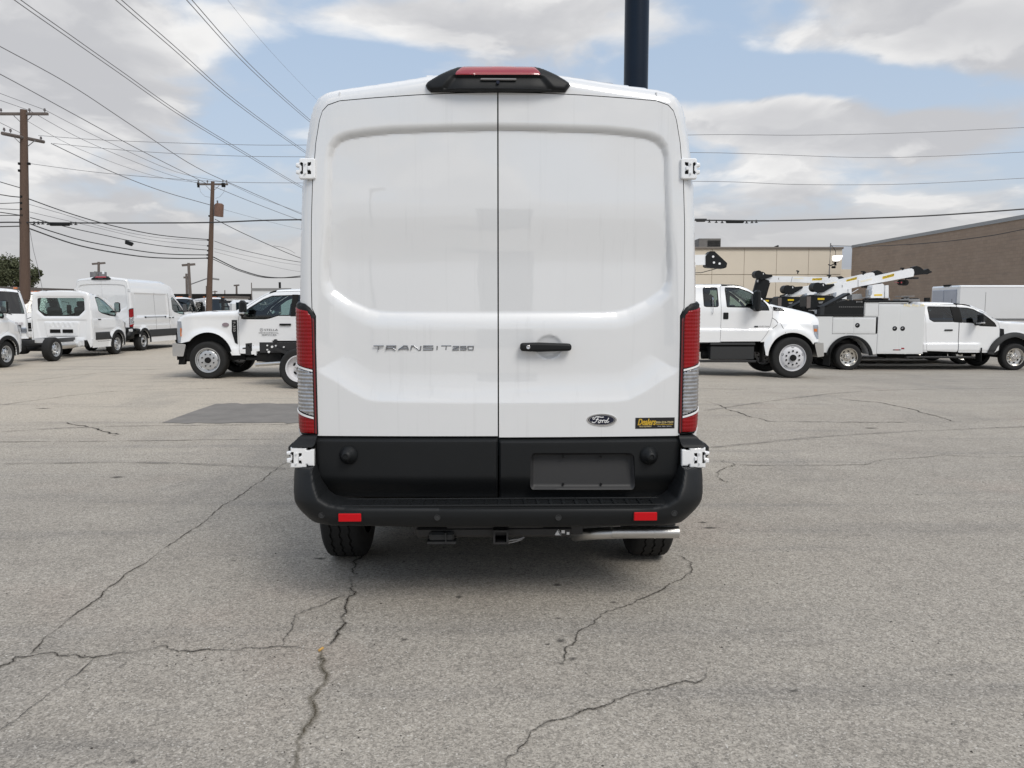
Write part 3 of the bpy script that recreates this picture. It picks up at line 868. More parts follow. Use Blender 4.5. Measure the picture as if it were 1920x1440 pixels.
        def Lp(pts, out=.0): return [(sof(a) + (out if a <= 557.5 else 0), RS(934, b_)[1]) for a, b_ in pts]
        hol = Lp([(592, 816), (592, 600), (591.5, 592), (588, 585), (582, 577), (570, 569), (557, 563), (557, 690), (557, 760), (558, 818)], .10)
        hol = fillet(hol, .008)
        mb = MB(); panel(mb, hol, [], lambda u, v: -.010 + .008 * (sdf(np.stack([u, v], 1), hol) < .006), mp, .009, rim=.04)
        lamp = mb.build('tail_lamp', M['plastic'], root, 40)
        def lens(nm, mt, pts, out, off=-.016, rib=0.0, res=.0042, lp=None):
            q = Lp(pts, out); q = fillet(q, .004)
            def fl(u, v):
                base = off + .004 * (1 - sst(sdf(np.stack([u, v], 1), q) / .006))
                if rib: base = base + rib * 1.6 * (np.abs(np.sin(v * PI / .019)) + np.abs(np.sin(u * PI / .0155)))
                return base
            mb = MB(); panel(mb, q, [], fl, mp, res, rim=.012); mb.build(nm, mt, lamp, 50)
        lens('red_lens', M['red'], [(585.5, 693), (585.5, 600), (584, 593), (578, 583), (557, 571), (557, 677)], .085, rib=.0012)
        lens('clear_lens', M['clear'], [(585.5, 781), (585.5, 698), (557, 681), (557, 763)], .085, rib=.002)
        lens('red_lens', M['red'], [(585.5, 812), (585.5, 786), (557, 768), (558, 813)], .085, rib=.0012)
        lens('edge_lens', M['red2'], [(589.7, 814), (589.7, 600), (587, 594), (586.6, 600), (586.6, 814)], 0, off=-.014)
        q = Lp([(585, 697), (585, 693.5), (557, 677.5), (557, 680.5)], .08)
        mb = MB(); panel(mb, q, [], lambda u, v: u * 0 - .0185, mp, .004, rim=.004); mb.build('lens_divider', M['white'], lamp)
        q = Lp([(585, 785.5), (585, 782), (557, 764), (557, 767.5)], .08)
        mb = MB(); panel(mb, q, [], lambda u, v: u * 0 - .0185, mp, .004, rim=.004); mb.build('lens_divider', M['white'], lamp)
    # --- hinges
    def hinge(side, top):
        dyo = -.004
        def H(a, b_): return R(a if side < 0 else 2 * SEAM - .6 - a, b_, dyo + .03)
        if top:
            main = [(563, 297), (589, 297), (591, 299), (591, 334), (588, 336), (563, 336), (561, 333), (561, 327), (555.5, 326), (555.5, 319), (561, 319), (561, 314), (555, 313), (555, 306), (561, 305), (561, 300)]
            cuts = [[(577, 305), (584, 304), (584, 309), (581, 312), (581, 319), (584, 322), (584, 327), (577, 327)], [(565, 304), (569, 306), (569, 326), (565, 328), (562, 324), (566, 320), (566, 312), (562, 308)]]
        else:
            main = [(551, 835), (580, 836), (580, 840), (586, 840), (588, 838.5), (594.5, 838.5), (594.5, 869), (584, 869), (582, 866), (580, 866), (580, 873), (551, 872), (551, 864), (544, 863), (544, 855.5), (551, 854), (551, 849), (543.5, 848), (543.5, 843), (551, 842)]
            cuts = [[(566, 845), (572, 845), (572, 849), (569, 852), (569, 857), (572, 861), (572, 865), (566, 864)], [(552.5, 843), (557, 843), (557, 864), (552.5, 864), (550, 860), (554, 857), (554, 850), (550, 847)]]
        off = 0
        ol = [H(*p) for p in main]; hl = [[H(*p) for p in c] for c in cuts]
        y0 = .03 if top else -.03
        mb = MB(); panel(mb, ol, hl, lambda u, v: y0 - .012 + .004 * (1 - sst(sdf(np.stack([u, v], 1), ol) / .004)), XZ, .0035, rim=.022)
        h = mb.build('door_hinge', M['paint2'], root, 30)
        inner = [H(*p) for p in ([(564, 300), (588, 300), (588, 333), (564, 333)] if top else [(553, 838), (577, 838), (577, 870), (553, 870)])]
        mb = MB(); xs_ = [p[0] for p in inner]; zs_ = [p[1] for p in inner]
        mb.box((sum(xs_) / 4, y0 + .006, sum(zs_) / 4), (abs(max(xs_) - min(xs_)), .012, max(zs_) - min(zs_))); mb.build('hinge_back', M['seam'], h)
        mb = MB()
        for k in (-1, 1):
            c = H(573.0 if top else 562, (316 if top else 854.5) + k * 9); mb.cyl((c[0], y0 - .022, c[1]), (c[0], y0 - .01, c[1]), .005, 8)
        c = H(580 if top else 569.5, 316 if top else 855); mb.box((c[0], y0 - .01, c[1]), (.014, .02, .020), ch=.003)
        mb.build('hinge_pin', M['paint2'], h)
    for s in (-1, 1):
        hinge(s, True); hinge(s, False)
    # --- bumper
    def Bp(pts, dy): return [R(*p, dy + .15 * float(sst((abs(p[0] - SEAM) - 300) / 75.))) for p in pts]
    Lh = [(934, 951.5), (680, 951), (640, 949), (618, 943), (604, 930), (595, 905), (590, 884), (588, 876), (572, 874), (549, 872), (548.5, 882), (552, 910), (558, 938), (566, 958), (578, 972), (592, 980), (612, 985), (660, 988.5), (760, 991), (934, 991.5)]
    bl = Bp(Lh, -.16); brr = Bp([mir(p) for p in Lh], -.16)
    bol = bl + brr[::-1][1:-1]
    xw = max(abs(p[0] - cx) for p in bl)
    def fbm(u, v):
        x = np.abs(u - cx); r = .20
        x = x + .09 * sst((.60 - v) / .16) * (x > .7) * sst((x - .7) / .2)
        cor = r * (1 - np.sqrt(np.clip(1 - (np.clip(x - (xw - r + .01), 0, r) / r) ** 2, 0, 1)))
        e = sdf(np.stack([u, v], 1), bol); rr = .020
        return -.175 + cor + .10 * sst((v - .58) / .28) + .03 * sst((.53 - v) / .09) + rr * (1 - np.sqrt(np.clip(1 - (1 - np.clip(e, 0, rr) / rr) ** 2, 0, 1)))
    mb = MB(); panel(mb, bol, [], fbm, XZ, .008, rim=lambda u, v, d_: np.maximum(d_ + .09, .02) + .08 * sst((np.abs(u - cx) - .86) / .1))
    bump = mb.build('rear_bumper', M['plastic'], root, 35)
    # step tread
    zst = R(934, 951.5, -.165)[1] + .003
    def tread(b_):
        b_.box((cx, -.08, zst - .012), (1.80, .17, .02))
        n = 26; pit = 1.70 / n
        for i in range(n + 1):
            x = cx - .85 + i * pit; b_.box((x, -.085, zst + .002), (.018, .125, .008), ch=.002)
        for yy in (-.150, -.012): b_.box((cx, yy, zst + .003), (1.74, .012, .010), ch=.002)
        b_.box((cx, -.085, zst + .0005), (1.72, .010, .005))
    part('step_tread', M['plastic'], bump, tread)
    # upper corner pieces above the hinge
    for s in (-1, 1):
        def Q(a, b_): return R(a if s < 0 else 2 * SEAM - .6 - a, b_, -.03)
        q = [Q(560, 819), (Q(591, 819)), Q(590, 834), Q(586, 838), Q(548, 838), Q(549, 832), Q(556, 822)]
        mb = MB(); panel(mb, q, [], lambda u, v: -.045 + .05 * sst((v - q[3][1]) / .05) + .0 * u, XZ, .008, rim=.10); mb.build('bumper_corner', M['plastic'], bump, 40)
        q = [Q(580, 838), Q(597, 838), Q(597, 876), Q(580, 876)]
        mb = MB(); panel(mb, q, [], lambda u, v: .02 + 0 * u, XZ, .02, rim=.06); mb.build('hinge_pocket', M['seam'], bump)
        mb = MB(); q = Q(553, 850); mb.box((q[0] + s * -.012, .03, q[1] - .0), (.05, .09, .13), ch=.012); mb.build('hinge_mount', M['plastic'], bump)
        # bump strip knob seen past the corner
        x, z = R(546 if s < 0 else 1324, 842, .15)
        mb = MB(); mb.box((x - s * .015, .3, z - .01), (.06, .34, .085), ch=.02); mb.build('side_moulding_end', M['plastic'], root)
        # reflector, sensors
        a, b_ = ((635, 962), (678, 977)) if s < 0 else ((1188, 959.5), (1231, 975))
        A, B = R(*a, -.17), R(*b_, -.17)
        fx, fz = (A[0] + B[0]) / 2, (A[1] + B[1]) / 2; yy = float(fbm(np.array([fx]), np.array([fz]))[0])
        mb = MB(); mb.box((fx, yy - .001, fz), (abs(B[0] - A[0]) + .012, .010, abs(A[1] - B[1]) + .010), ch=.004); mb.build('reflector_frame', M['seam'], bump)
        mb = MB(); mb.box((fx, yy - .006, fz), (abs(B[0] - A[0]), .008, abs(A[1] - B[1])), ch=.003); mb.build('reflector', M['reflector'], bump)
        for a in (((820, 970) if s < 0 else (1047, 970)), ((603, 966) if s < 0 else (1264, 962))):
            A = R(*a, -.17); yy = float(fbm(np.array([A[0]]), np.array([A[1]]))[0])
            mb = MB(); mb.lathe([(0, .016), (.004, .015), (.004, .012), (.002, .011), (.003, .0001)], (A[0], yy + .001, A[1]), (0, -1, 0), 20); mb.build('parking_sensor', M['plastic2'], bump, 50)
    # --- hitch, harness box, exhaust
    def P(a, b_, dy): x, z = R(a, b_, dy); return Vector((x, dy, z))
    def hitch(b_):
        a, c = P(780, 990, .0), P(1072, 1007, .0)
        b_.box(((a.x + c.x) / 2, .02, (a.z + c.z) / 2 + .005), (c.x - a.x, .07, .055), ch=.012)
        c = P(939, 1006, -.06); b_.box((c.x, -.0, c.z + .033), (.078, .16, .010)); b_.box((c.x, -.0, c.z - .030), (.078, .16, .010))
        for s in (-1, 1): b_.box((c.x + s * .034, -.0, c.z), (.010, .16, .07))
        b_.box((c.x - .03, .0, c.z + .05), (.5, .02, .04)); b_.box((P(1080, 1000, 0).x, .1, c.z + .04), (.07, .2, .10)); b_.box((P(785, 1000, 0).x, .1, c.z + .04), (.05, .2, .09))
    ht = part('tow_hitch', M['frame'], root, hitch)
    c = P(828, 1007, -.04)
    part('harness_socket', M['plastic2'], ht, lambda b_: (b_.box((c.x, -.02, c.z), (.13, .05, .050), ch=.012), b_.box((c.x, -.02, c.z - .028), (.15, .06, .012)), b_.box((c.x + .022, -.05, c.z), (.006, .02, .055))))
    c = P(965, 1014, -.03)
    part('safety_chain_loop', M['grey'], ht, lambda b_: (b_.tube([(c.x - .035, -.03, c.z), (c.x - .01, -.035, c.z + .006), (c.x + .02, -.03, c.z + .008), (c.x + .05, -.02, c.z + .015)], .004), b_.tube([(c.x - .035, -.03, c.z - .012), (c.x, -.035, c.z - .004), (c.x + .04, -.02, c.z + .004)], .003)))
    textobj('⚠', .03, M['white'], ht, P(1040, 1002, -.022), (1, 0, 0), (0, 0, 1), 'warning_print')
    def lab(b_):
        c = P(1045, 999, -.020); b_.add([(c.x - .014, c.y, c.z - .011), (c.x + .014, c.y, c.z - .011), (c.x, c.y, c.z + .013)], [(0, 1, 2)])
        c = P(1054, 997, -.020); b_.box((c.x + .005, c.y, c.z), (.018, .001, .016)); c = P(1065, 1000, -.020); b_.box(c, (.014, .001, .014))
    part('warning_label', M['white'], ht, lab)
    ex = [P(1078, 1004, .22), P(1096, 1002, .10), P(1125, 1000, .02), P(1180, 998, -.02), P(1272, 997.5, -.03)]
    ex = [Vector(v) for v in smooth_poly([tuple(v) for v in ex], 5, closed=False)]
    mb = MB(); mb.tube(ex, .0315, 24); mb.f = mb.f[:-2]
    e0 = ex[-1]; mb.tube([e0 + Vector((-.35, .0, 0)), e0 + Vector((.001, 0, 0))], .028, 20); mb.f = mb.f[:-2]
    exo = mb.build('exhaust_pipe', M['steel'], root, 50, recalc=False)
    mb = MB(); mb.tube([e0 + Vector((-.128, .003, 0)), e0 + Vector((-.118, .002, 0))], .0335, 24); mb.build('exhaust_clamp', M['steel'], exo)
    # --- wheels
    for s, qx in ((-1, 655), (1, 1212)):
        wheel(root, .86, s, abs(R(607 if s < 0 else 1258, 1040, .62)[0] - cx), .36, .235, 'van', cx=cx, tread=True, yoff=-.012 * s)
        wheel(root, 4.55, s, .985, .36, .235, 'van', cx=cx)
    # --- badges on the doors
    y0 = float(ysurf(.5, 1.4))
    x0, z0 = RS(700, 657.5); x1, _ = RS(846, 657); t = .0195 
    def door_y(q): 
        return float(door_depth(-1)(np.array([q[0]]), np.array([q[1]]))[0])
    letters_badge(doors[-1], 'TRANSIT', x0, z0, x1 - x0, RS(700, 647.5)[1] - z0, door_y((x0 + .2, z0 + .01)) - .003, 'model_badge')
    x0, z0 = RS(849, 657.3); x1, _ = RS(888, 657)
    letters_badge(doors[-1], '250', x0, z0, x1 - x0, RS(849, 648.6)[1] - z0, door_y((x0, z0)) - .003, 'number_badge')
    dr = door_depth(1)
    def dy_(a, b_):
        x, z = RS(a, b_); return x, float(dr(np.array([x]), np.array([z]))[0]), z
    x, y, z = dy_(1128, 787)
    ell = lambda rx, rz, n=48: [(x + rx * math.cos(2 * PI * i / n), z + rz * math.sin(2 * PI * i / n)) for i in range(n)]
    mb = MB(); rx, rz = .0785, .0325
    mb2 = lambda a, b_, d0, d1: MB().prism(ell(a, b_), lambda u, v, d_: (u, d_, v), d0, d1)
    eo = mb2(rx, rz, y - .005, y + .004).build('oval_badge', M['chrome'], doors[1])
    mb2(rx * .90, rz * .84, y - .0065, y).build('badge_field', M['navy'], eo)
    mb = MB(); 
    ring = []
    for a, b_ in ((rx * .845, rz * .76), (rx * .815, rz * .72)): ring.append(ell(a, b_))
    mb.prism(ring[0] + [ring[0][0]] + [ring[1][0]] + ring[1][::-1], lambda u, v, d_: (u, d_, v), y - .0075, y - .004); mb.build('badge_line', M['chrome'], eo)
    script = [[(-.040, .014), (-.047, .010), (-.045, .004), (-.038, .005), (-.036, .011), (-.028, .016), (-.014, .0155), (-.002, .0135), (.010, .015)], [(-.018, .015), (-.024, .004), (-.030, -.008), (-.040, -.014), (-.049, -.012), (-.050, -.006)], [(-.031, .001), (-.020, .002), (-.016, .006)],
              [(-.010, -.002), (-.018, -.008), (-.018, -.014), (-.011, -.014), (-.005, -.007), (-.008, -.001), (.002, -.004), (.004, -.013)], [(.006, -.001), (.001, -.014)], [(.003, -.006), (.010, -.001), (.015, -.003)],
              [(.026, -.003), (.019, -.004), (.014, -.012), (.020, -.014), (.027, -.006), (.036, .011), (.031, .002), (.026, -.010), (.030, -.013), (.038, -.008)]]
    mb = MB()
    for s_ in script:
        pts = smooth_poly(s_, 5, closed=False); mb.tube([(x + u, y - .0075, z + v) for u, v in pts], .0021, 5)
    mb.build('badge_script', M['white'], eo)
    # dealer sticker
    xa, ya, za = dy_(1191, 804); xb, yb, zb2 = dy_(1265, 782.5)
    def curved(nm, mt, q, off, par): 
        mb = MB(); panel(mb, q, [], lambda u, v: dr(u, v) - off, XZ, .01); return mb.build(nm, mt, par)
    stk = curved('dealer_sticker', M['black'], [(xa, za), (xb, za), (xb, zb2), (xa, zb2)], .0012, doors[1])
    kx = (xb - xa) / 74.; kz = (zb2 - za) / 21.5
    def st(body, px_, py_, size, mt, wpx, shear=0., nm='sticker_print', sz=None):
        o = textobj(body, size * kz * 1.38, mt, stk, (0, 0, 0), (1, 0, 0), (0, 0, 1), nm, .0001, shear, bold=size * kz * .035)
        vs = np.array([v.co for v in o.data.vertices]); w0 = vs[:, 0].max() - vs[:, 0].min()
        s_ = wpx * kx / w0
        for v in o.data.vertices:
            X = xa + px_ * kx + v.co.x * s_; v.co = Vector((X, float(dr(np.array([X]), np.array([za + .02]))[0]) - .0022, za + (21.5 - py_) * kz + v.co.z))
    st('Dealers', 4, 14, 12.5, M['gold'], 34, .3); st('Dealers', 4.5, 14, 12.5, M['gold'], 34, .3)
    st('TRUCK EQUIPMENT', 7, 18.2, 2.6, M['gold2'], 24)
    st('800-259-7509', 38.5, 11.3, 4.2, M['gold2'], 33)
    st('www.dealerstruck.com', 39, 14.4, 2.3, M['gold'], 32)
    st('Parts  Sales  Service', 42, 17.8, 1.9, M['white'], 26)
    return root

def letters_badge(par, word, x0, z0, w, h, y, name):
    """wide chrome capitals cut from strokes"""
    G_ = {'T': [[(0, 1), (1, 1)], [(.5, 1), (.45, 0)]], 'R': [[(0, 0), (.1, 1), (.95, 1), (.92, .45), (.12, .45)], [(.6, .45), (.95, 0)]], 'A': [[(0, 0), (.55, 1), (.85, 1), (.98, 0)], [(.25, .35), (.92, .35)]],
          'N': [[(0, 0), (.1, 1), (.3, 1), (.8, 0), (.95, 0), (1, 1)]], 'S': [[(1, 1), (.08, 1), (.05, .55), (.97, .5), (.93, 0), (0, 0)]], 'I': [[(.4, 0), (.5, 1)]],
          '2': [[(0, 1), (.95, 1), (.95, .62), (.05, .3), (0, 0), (1, 0)]], '5': [[(1, 1), (.1, 1), (.05, .55), (.95, .55), (.95, 0), (0, 0)]], '0': [[(.1, 0), (.05, 1), (.95, 1), (.9, 0), (.1, 0)]]}
    ws = [.35 if c == 'I' else 1. for c in word]; gap = .22; tot = sum(ws) + gap * (len(word) - 1)
    k = w / tot; x = x0; t = h * .125
    for c, ww in zip(word, ws):
        mb = MB()
        for st in G_[c]:
            pts = [(x + (u if c != 'I' else u * .35) * k * (1 if c != 'I' else 1), y, z0 + v * (h - 2 * t) + t) for u, v in st]
            for a, b in zip(pts[:-1], pts[1:]):
                mb.cyl(a, b, t, 12)
            for a in pts[1:-1]: mb.box(a, (t * 1.6, t * 1.6, t * 1.6))
        mb.build(name, M['badge'], par, 40)
        x += (ww + gap) * k

# ------------------------------------------------------------------ wheels
WHEELS = {}
def wheel(root, y, s, xout, r, w, style, cx=0., tread=False, yoff=0., z=None, nm='wheel'):
    """s=+1 right side; xout = distance of the outer sidewall from the centre line"""
    key = (round(r, 3), round(w, 3), style, tread)
    if key not in WHEELS:
        zz = MB(); rr = r * (.66 if style in ('hd10', 'hd8', 'chrome', 'white') else .60)
        prof = [(0, rr), (.0, rr + .01), (-.004, rr + .03), (.010, (rr + r) / 2), (.004, r - .035), (-.010, r - .012)]
        n = 64
        if tread:
            g = []
            for k in range(3):
                c = w * (.27 + .23 * k); g += [(-c + .006, r), (-c + .005, r - .011), (-c - .005, r - .011), (-c - .006, r)]
            prof += [(-.022, r - .003)] + g + [(-w + .022, r - .003)]
            n = 120
        else: prof += [(-.03, r), (-w + .03, r)]
        prof += [(-w + .010, r - .012), (-w - .004, r - .035), (-w - .010, (rr + r) / 2), (-w, rr)]
        def mod(k, j, h, q):
            if tread and 7 <= k < 19: h += .004 * (1 if (j // 2) % 2 else -1)
            return h, q
        zz.lathe(prof, (0, 0, 0), (1, 0, 0), n, mod)
        tyre = zz.build('wheel', M['rubber'], None, 40)
        mt = {'van': 'rim', 'cut': 'rim', 'hd8': 'rim', 'hd10': 'rimw', 'chrome': 'rimc', 'white': 'rimw'}[style]
        rb = MB(); q = rr + .004
        if style in ('hd10',): pr = [(-.0, q), (-.002, q - .014), (-.05, q - .02), (-.045, q - .05), (-.02, q * .80), (.004, q * .64), (.006, q * .30), (.02, q * .28), (.02, .0001)]
        elif style == 'hd8': pr = [(.002, q), (0, q - .014), (-.05, q - .022), (-.055, q - .04), (-.030, q * .80), (-.020, q * .68), (-.022, q * .40), (-.02, q * .30), (-.02, .0001)]
        elif style in ('chrome', 'white'): pr = [(.004, q), (.002, q - .018), (-.10, q - .03), (-.13, q * .62), (-.125, q * .40), (-.08, q * .36), (-.07, .0001)]
        else: pr = [(.004, q), (.002, q - .012), (-.05, q - .022), (-.035, q * .62), (-.015, q * .48), (-.03, q * .3), (-.03, .0001)]
        rb.lathe(pr, (0, 0, 0), (1, 0, 0), 48); rim = rb.build('rim', M[mt], tyre, 45)
        hb = MB(); nh = {'hd10': 10, 'hd8': 8, 'van': 6, 'cut': 6, 'chrome': 8, 'white': 8}[style]
        base = {'hd10': .006, 'hd8': -.018, 'van': -.03, 'cut': -.03, 'chrome': -.075, 'white': -.075}[style]
        hb.cyl((base - .01, 0, 0), (base + (.055 if style == 'hd10' else .045), 0, 0), q * .25, 18, q * .22)
        lug = MB()
        for i in range(nh):
            t = 2 * PI * i / nh; rad = q * (.36 if style not in ('hd10', 'hd8') else .50)
            lug.cyl((base - .01, rad * math.cos(t), rad * math.sin(t)), (base + .018, rad * math.cos(t), rad * math.sin(t)), .021 if style == 'hd10' else .015, 8)
        hb.build('hub', M['chrome' if style in ('chrome',) else ('dark' if style != 'cut' else 'rim')], tyre)
        lug.build('lug_nuts', M['dark' if style in ('hd10', 'hd8') else 'chrome'], tyre)['kind'] = 'stuff'
        hh = MB(); nn = {'hd10': 5, 'hd8': 8, 'van': 10, 'cut': 8, 'chrome': 8, 'white': 5}[style]
        rad = q * {'hd10': .78, 'hd8': .80, 'van': .70, 'cut': .70, 'chrome': .66, 'white': .55}[style]
        # surface height at that radius
        def hat(rq):
            for (h0, r0), (h1, r1) in zip(pr[:-1], pr[1:]):
                if r1 <= rq <= r0: return h0 + (h1 - h0) * (r0 - rq) / (r0 - r1 + 1e-9)
            return 0
        for i in range(nn):
            t = 2 * PI * (i + .5) / nn; c = np.array([rad * math.cos(t), rad * math.sin(t)]); tg = np.array([-math.sin(t), math.cos(t)]); rd = np.array([math.cos(t), math.sin(t)])
            ring = []
            for k in range(12):
                a = 2 * PI * k / 12; p = c + tg * math.cos(a) * (.038 if style != 'hd8' else .024) + rd * math.sin(a) * (.022 if style != 'hd8' else .015)
                ring.append((hat(np.hypot(*p)) + .003, p[0], p[1]))
            hh.add(ring, [tuple(range(12))])
        hh.build('hand_holes', M['seam'], tyre)['kind'] = 'stuff'
        tyre.hide_render = False
        WHEELS[key] = tyre
        src = tyre; o = tyre
    else:
        o = copy_tree(WHEELS[key])
    o.parent = root
    o.location = (cx + s * xout, y + yoff, r if z is None else z)
    o.rotation_euler = (random.uniform(0, 6.28), 0, 0) if s > 0 else (random.uniform(0, 6.28), 0, PI)
    return o

# ------------------------------------------------------------------ van side / cab shells
def crown_line(y, roof):
    """centre-line height of the van along its length"""
    ys = [0, 2.6, 3.1, 3.45, 3.75, 4.1, 4.45, 4.72, 4.78, 5.0, 5.25, 5.40, 5.46]
    zs = [roof, roof, roof - .03, roof - .09, roof - .20, 1.98, 1.68, 1.45, 1.42, 1.34, 1.20, 1.02, .80]
    if roof < 2.5: zs = [roof, roof, roof, roof - .03, roof - .10, 1.93, 1.66, 1.45, 1.42, 1.34, 1.20, 1.02, .80]
    return np.interp(y, ys, zs)
def van_side(root, zs, ws, cx, be_l, be_r, y0, y1, rear_wall):
    """side panels, roof, glazing and trim, front at y1; y0>0 builds only the cab (low roof, flat rear wall)"""
    cab = y0 > 1
    roof = 2.18 if cab else max(p[1] for p in be_l)
    sx = np.array([(abs(a[0] - cx) + abs(b_[0] - cx)) / 2 for a, b_ in zip(be_l[9:], be_r[9:])]); sz_ = np.array([p[1] for p in be_l[9:]])
    dz_r = roof - sz_[0] if not cab else .10
    shz = (lambda y: crown_line(y, roof) - np.interp(y, [0, 3.4, 4.7, 5.4], [dz_r, dz_r * .95, .13, .12]))
    order = np.argsort(zs); zz, ww = zs[order], ws[order]
    def Wz(y, z):
        base = np.interp(z, zz, ww) + .008 * sst((1.25 - z) / .02) * sst((z - .9) / .02)
        if cab: base = base - .06 * sst((z - 1.5) / .6)
        base = base - .10 * sst((z - 1.45) / .9) * sst((y - 3.2) / 1.0)
        front = .26 * (1 - np.sqrt(np.clip(1 - (np.clip(y - (y1 - .75), 0, .75) / .78) ** 2, 0, 1)))
        return base - front
    top = [(float(y), float(shz(y))) for y in np.linspace(y1, max(y0, .085), 46)]
    yr = .86; yf = 4.55
    def arch(yc, r, z0): return [(yc + r * math.cos(a), .36 + r * math.sin(a)) for a in np.linspace(-math.asin((.36 - z0) / r) if z0 < .36 else math.asin((z0 - .36) / r), PI - (math.asin((z0 - .36) / r)), 16)]
    fa = [(yf + r_, z_) for r_, z_ in [(.40 * math.cos(a), .40 * math.sin(a) + .36) for a in np.linspace(-.1, PI + .1, 18)]]
    ra = [(yr + .40 * math.cos(a), .36 + .40 * math.sin(a)) for a in np.linspace(-.1, PI + .1, 18)]
    ys_ = max(y0, .085)
    if cab: out = [(ys_, .30)] + top[::-1] + [(y1, .42)] + fa + [(yf - .45, .30)]
    else: out = [(.48, .60), (.46, .84), (ys_, .86)] + top[::-1] + [(y1, .42)] + fa + [(yf - .45, .30), (yr + .46, .30)] + ra
    win = fillet([(3.42, 1.55), (3.40, 2.02), (3.62, 2.05), (3.95, 1.90), (4.55, 1.40), (4.50, 1.33), (4.1, 1.36), (3.6, 1.44)], .05)
    if cab: win = fillet([(3.42, 1.50), (3.40, 1.96), (3.62, 1.97), (3.95, 1.86), (4.55, 1.40), (4.50, 1.30), (4.1, 1.33), (3.6, 1.42)], .05)
    dor = fillet([(3.26, .50), (3.26, 2.08 if not cab else 2.03), (3.72, 2.09 if not cab else 2.02), (4.10, 1.90), (4.66, 1.40), (4.66, 1.0), (4.15, .80), (4.08, .50)], .05)
    rec = fillet([(.35, 1.28), (.30, 2.16), (3.0, 2.16), (3.08, 1.28)], .08)
    def wf(u, v, s, extra=0.):
        P = np.stack([u, v], 1); dep = np.zeros(len(u))
        if not cab:
            d = sdf(P, rec); dep = dep + .024 * sst(d / .035) + .012 * sst((1.12 - v) / .03) * (u < 3.2) - .012 * sst((.98 - v) / .05) * (u < 3.2)
        dep = dep + .02 * sst((.86 + .0 * u - v) / .03) * 0
        # flared arches
        for yc in ((yr, yf) if not cab else (yf,)):
            rr = np.hypot(u - yc, v - .36); dep = dep - .035 * sst((.60 - rr) / .10) 
        dt = np.abs(v - shz(u)); r = .06
        if not cab: dep = dep + .05 * sst((.82 - v) / .25) * (1 - sst((u - .30) / .15)) - 0
        if not cab: dt = dt + .08 * (1 - sst((u - 3.2) / 1.0))
        dep = dep + r * (1 - np.sqrt(np.clip(1 - (1 - np.clip(dt, 0, r) / r) ** 2, 0, 1)))
        return dep
    for s in (-1, 1):
        mp = lambda u, v, d, s=s: np.stack([cx + s * (Wz(u, v) - d), u + (0 if cab else ysurf(.97, v) * (1 - sst(u / .9))), v], 1)
        gap = [(a[0] + (a[0] - 3.95) * .004 * 2, a[1] + (a[1] - 1.3) * .006 * 2) for a in dor]
        mb = MB(); panel(mb, out, [gap], lambda u, v: wf(u, v, s), mp, .035, rim=.03); mb.build('body_side', M['paint2'], root, 35)
        mb = MB(); panel(mb, dor, [win], lambda u, v: wf(u, v, s), mp, .028, rim=.03); dr = mb.build('front_door', M['paint2'], root, 35)
        mb = MB(); panel(mb, win, [], lambda u, v: wf(u, v, s) + .012, mp, .05); mb.build('door_glass', M['glass'], dr)
        mb = MB(); panel(mb, win, [fillet([(a[0] + (3.85 - a[0]) * .07, a[1] + (1.65 - a[1]) * .10) for a in win], .01)], lambda u, v: wf(u, v, s) + .005, mp, .012, rim=.01); mb.build('window_seal', M['seam'], dr)
        mb = MB(); mb.box((cx + s * (float(np.interp(1.2, zz, ww)) + .015), 3.42, 1.22), (.03, .16, .035), ch=.01); mb.build('door_handle', M['plastic'], dr)
        # black lower mouldings
        mh = .86
        spans = [([(3.15, .55), (3.15, .80), (4.02, .80), (4.10, .55)])] if cab else [([(1.32, .50), (1.30, .78), (3.98, .78), (4.08, .50)])]
        for q in spans:
            mb = MB(); panel(mb, q, [], lambda u, v: wf(u, v, s) - .022 + .008 * (sdf(np.stack([u, v], 1), q) < .015), mp, .03, rim=.03); mb.build('side_moulding', M['plastic2'], root)
        for yc in ((yr, yf) if not cab else (yf,)):
            a1_ = PI - .62 if yc < 1 else PI + .1
            o_ = [(yc + .49 * math.cos(a), .36 + .50 * math.sin(a)) for a in np.linspace(-.1, a1_, 22)]
            i_ = [(yc + .40 * math.cos(a), .36 + .40 * math.sin(a)) for a in np.linspace(a1_, -.1, 22)]
            mb = MB(); panel(mb, o_ + i_, [], lambda u, v: wf(u, v, s) - .020, mp, .025, rim=.05); mb.build('wheel_arch_trim', M['plastic'], root)
        if not cab:
            q = [(.09, .64), (.09, .84), (.40, .84), (.50, .74), (.47, .64)]
            mb = MB(); panel(mb, q, [], lambda u, v: wf(u, v, s) - .022, mp, .03, rim=.05); mb.build('bumper_side', M['plastic'], root)
            for ya_, yb_ in ((1.92, 1.92), (3.12, 3.12)):
                q = [(ya_, .56), (ya_, 2.2), (ya_ + .014, 2.2), (ya_ + .014, .56)]
                mb = MB(); panel(mb, q, [], lambda u, v: wf(u, v, s) - .002, mp, .05); mb.build('panel_seam', M['seam'], root)
            if s > 0:
                q = [(1.05, 1.235), (1.05, 1.275), (2.75, 1.275), (2.75, 1.235)]
                mb = MB(); panel(mb, q, [], lambda u, v: wf(u, v, s) - .004, mp, .04, rim=.02); mb.build('sliding_door_rail', M['grey'], root)
                for yy, n_ in ((1.05, 'x'), (2.75, 'x')):
                    mb = MB(); mb.box((cx + s * (float(np.interp(1.25, zz, ww)) + .012), yy, 1.255), (.03, .09, .06), ch=.008); mb.build('rail_stop', M['seam'], root)
                mb = MB(); mb.box((cx + s * (float(np.interp(1.2, zz, ww)) + .015), 3.12, 1.22), (.03, .15, .035), ch=.01); mb.build('sliding_door_handle', M['plastic'], root)
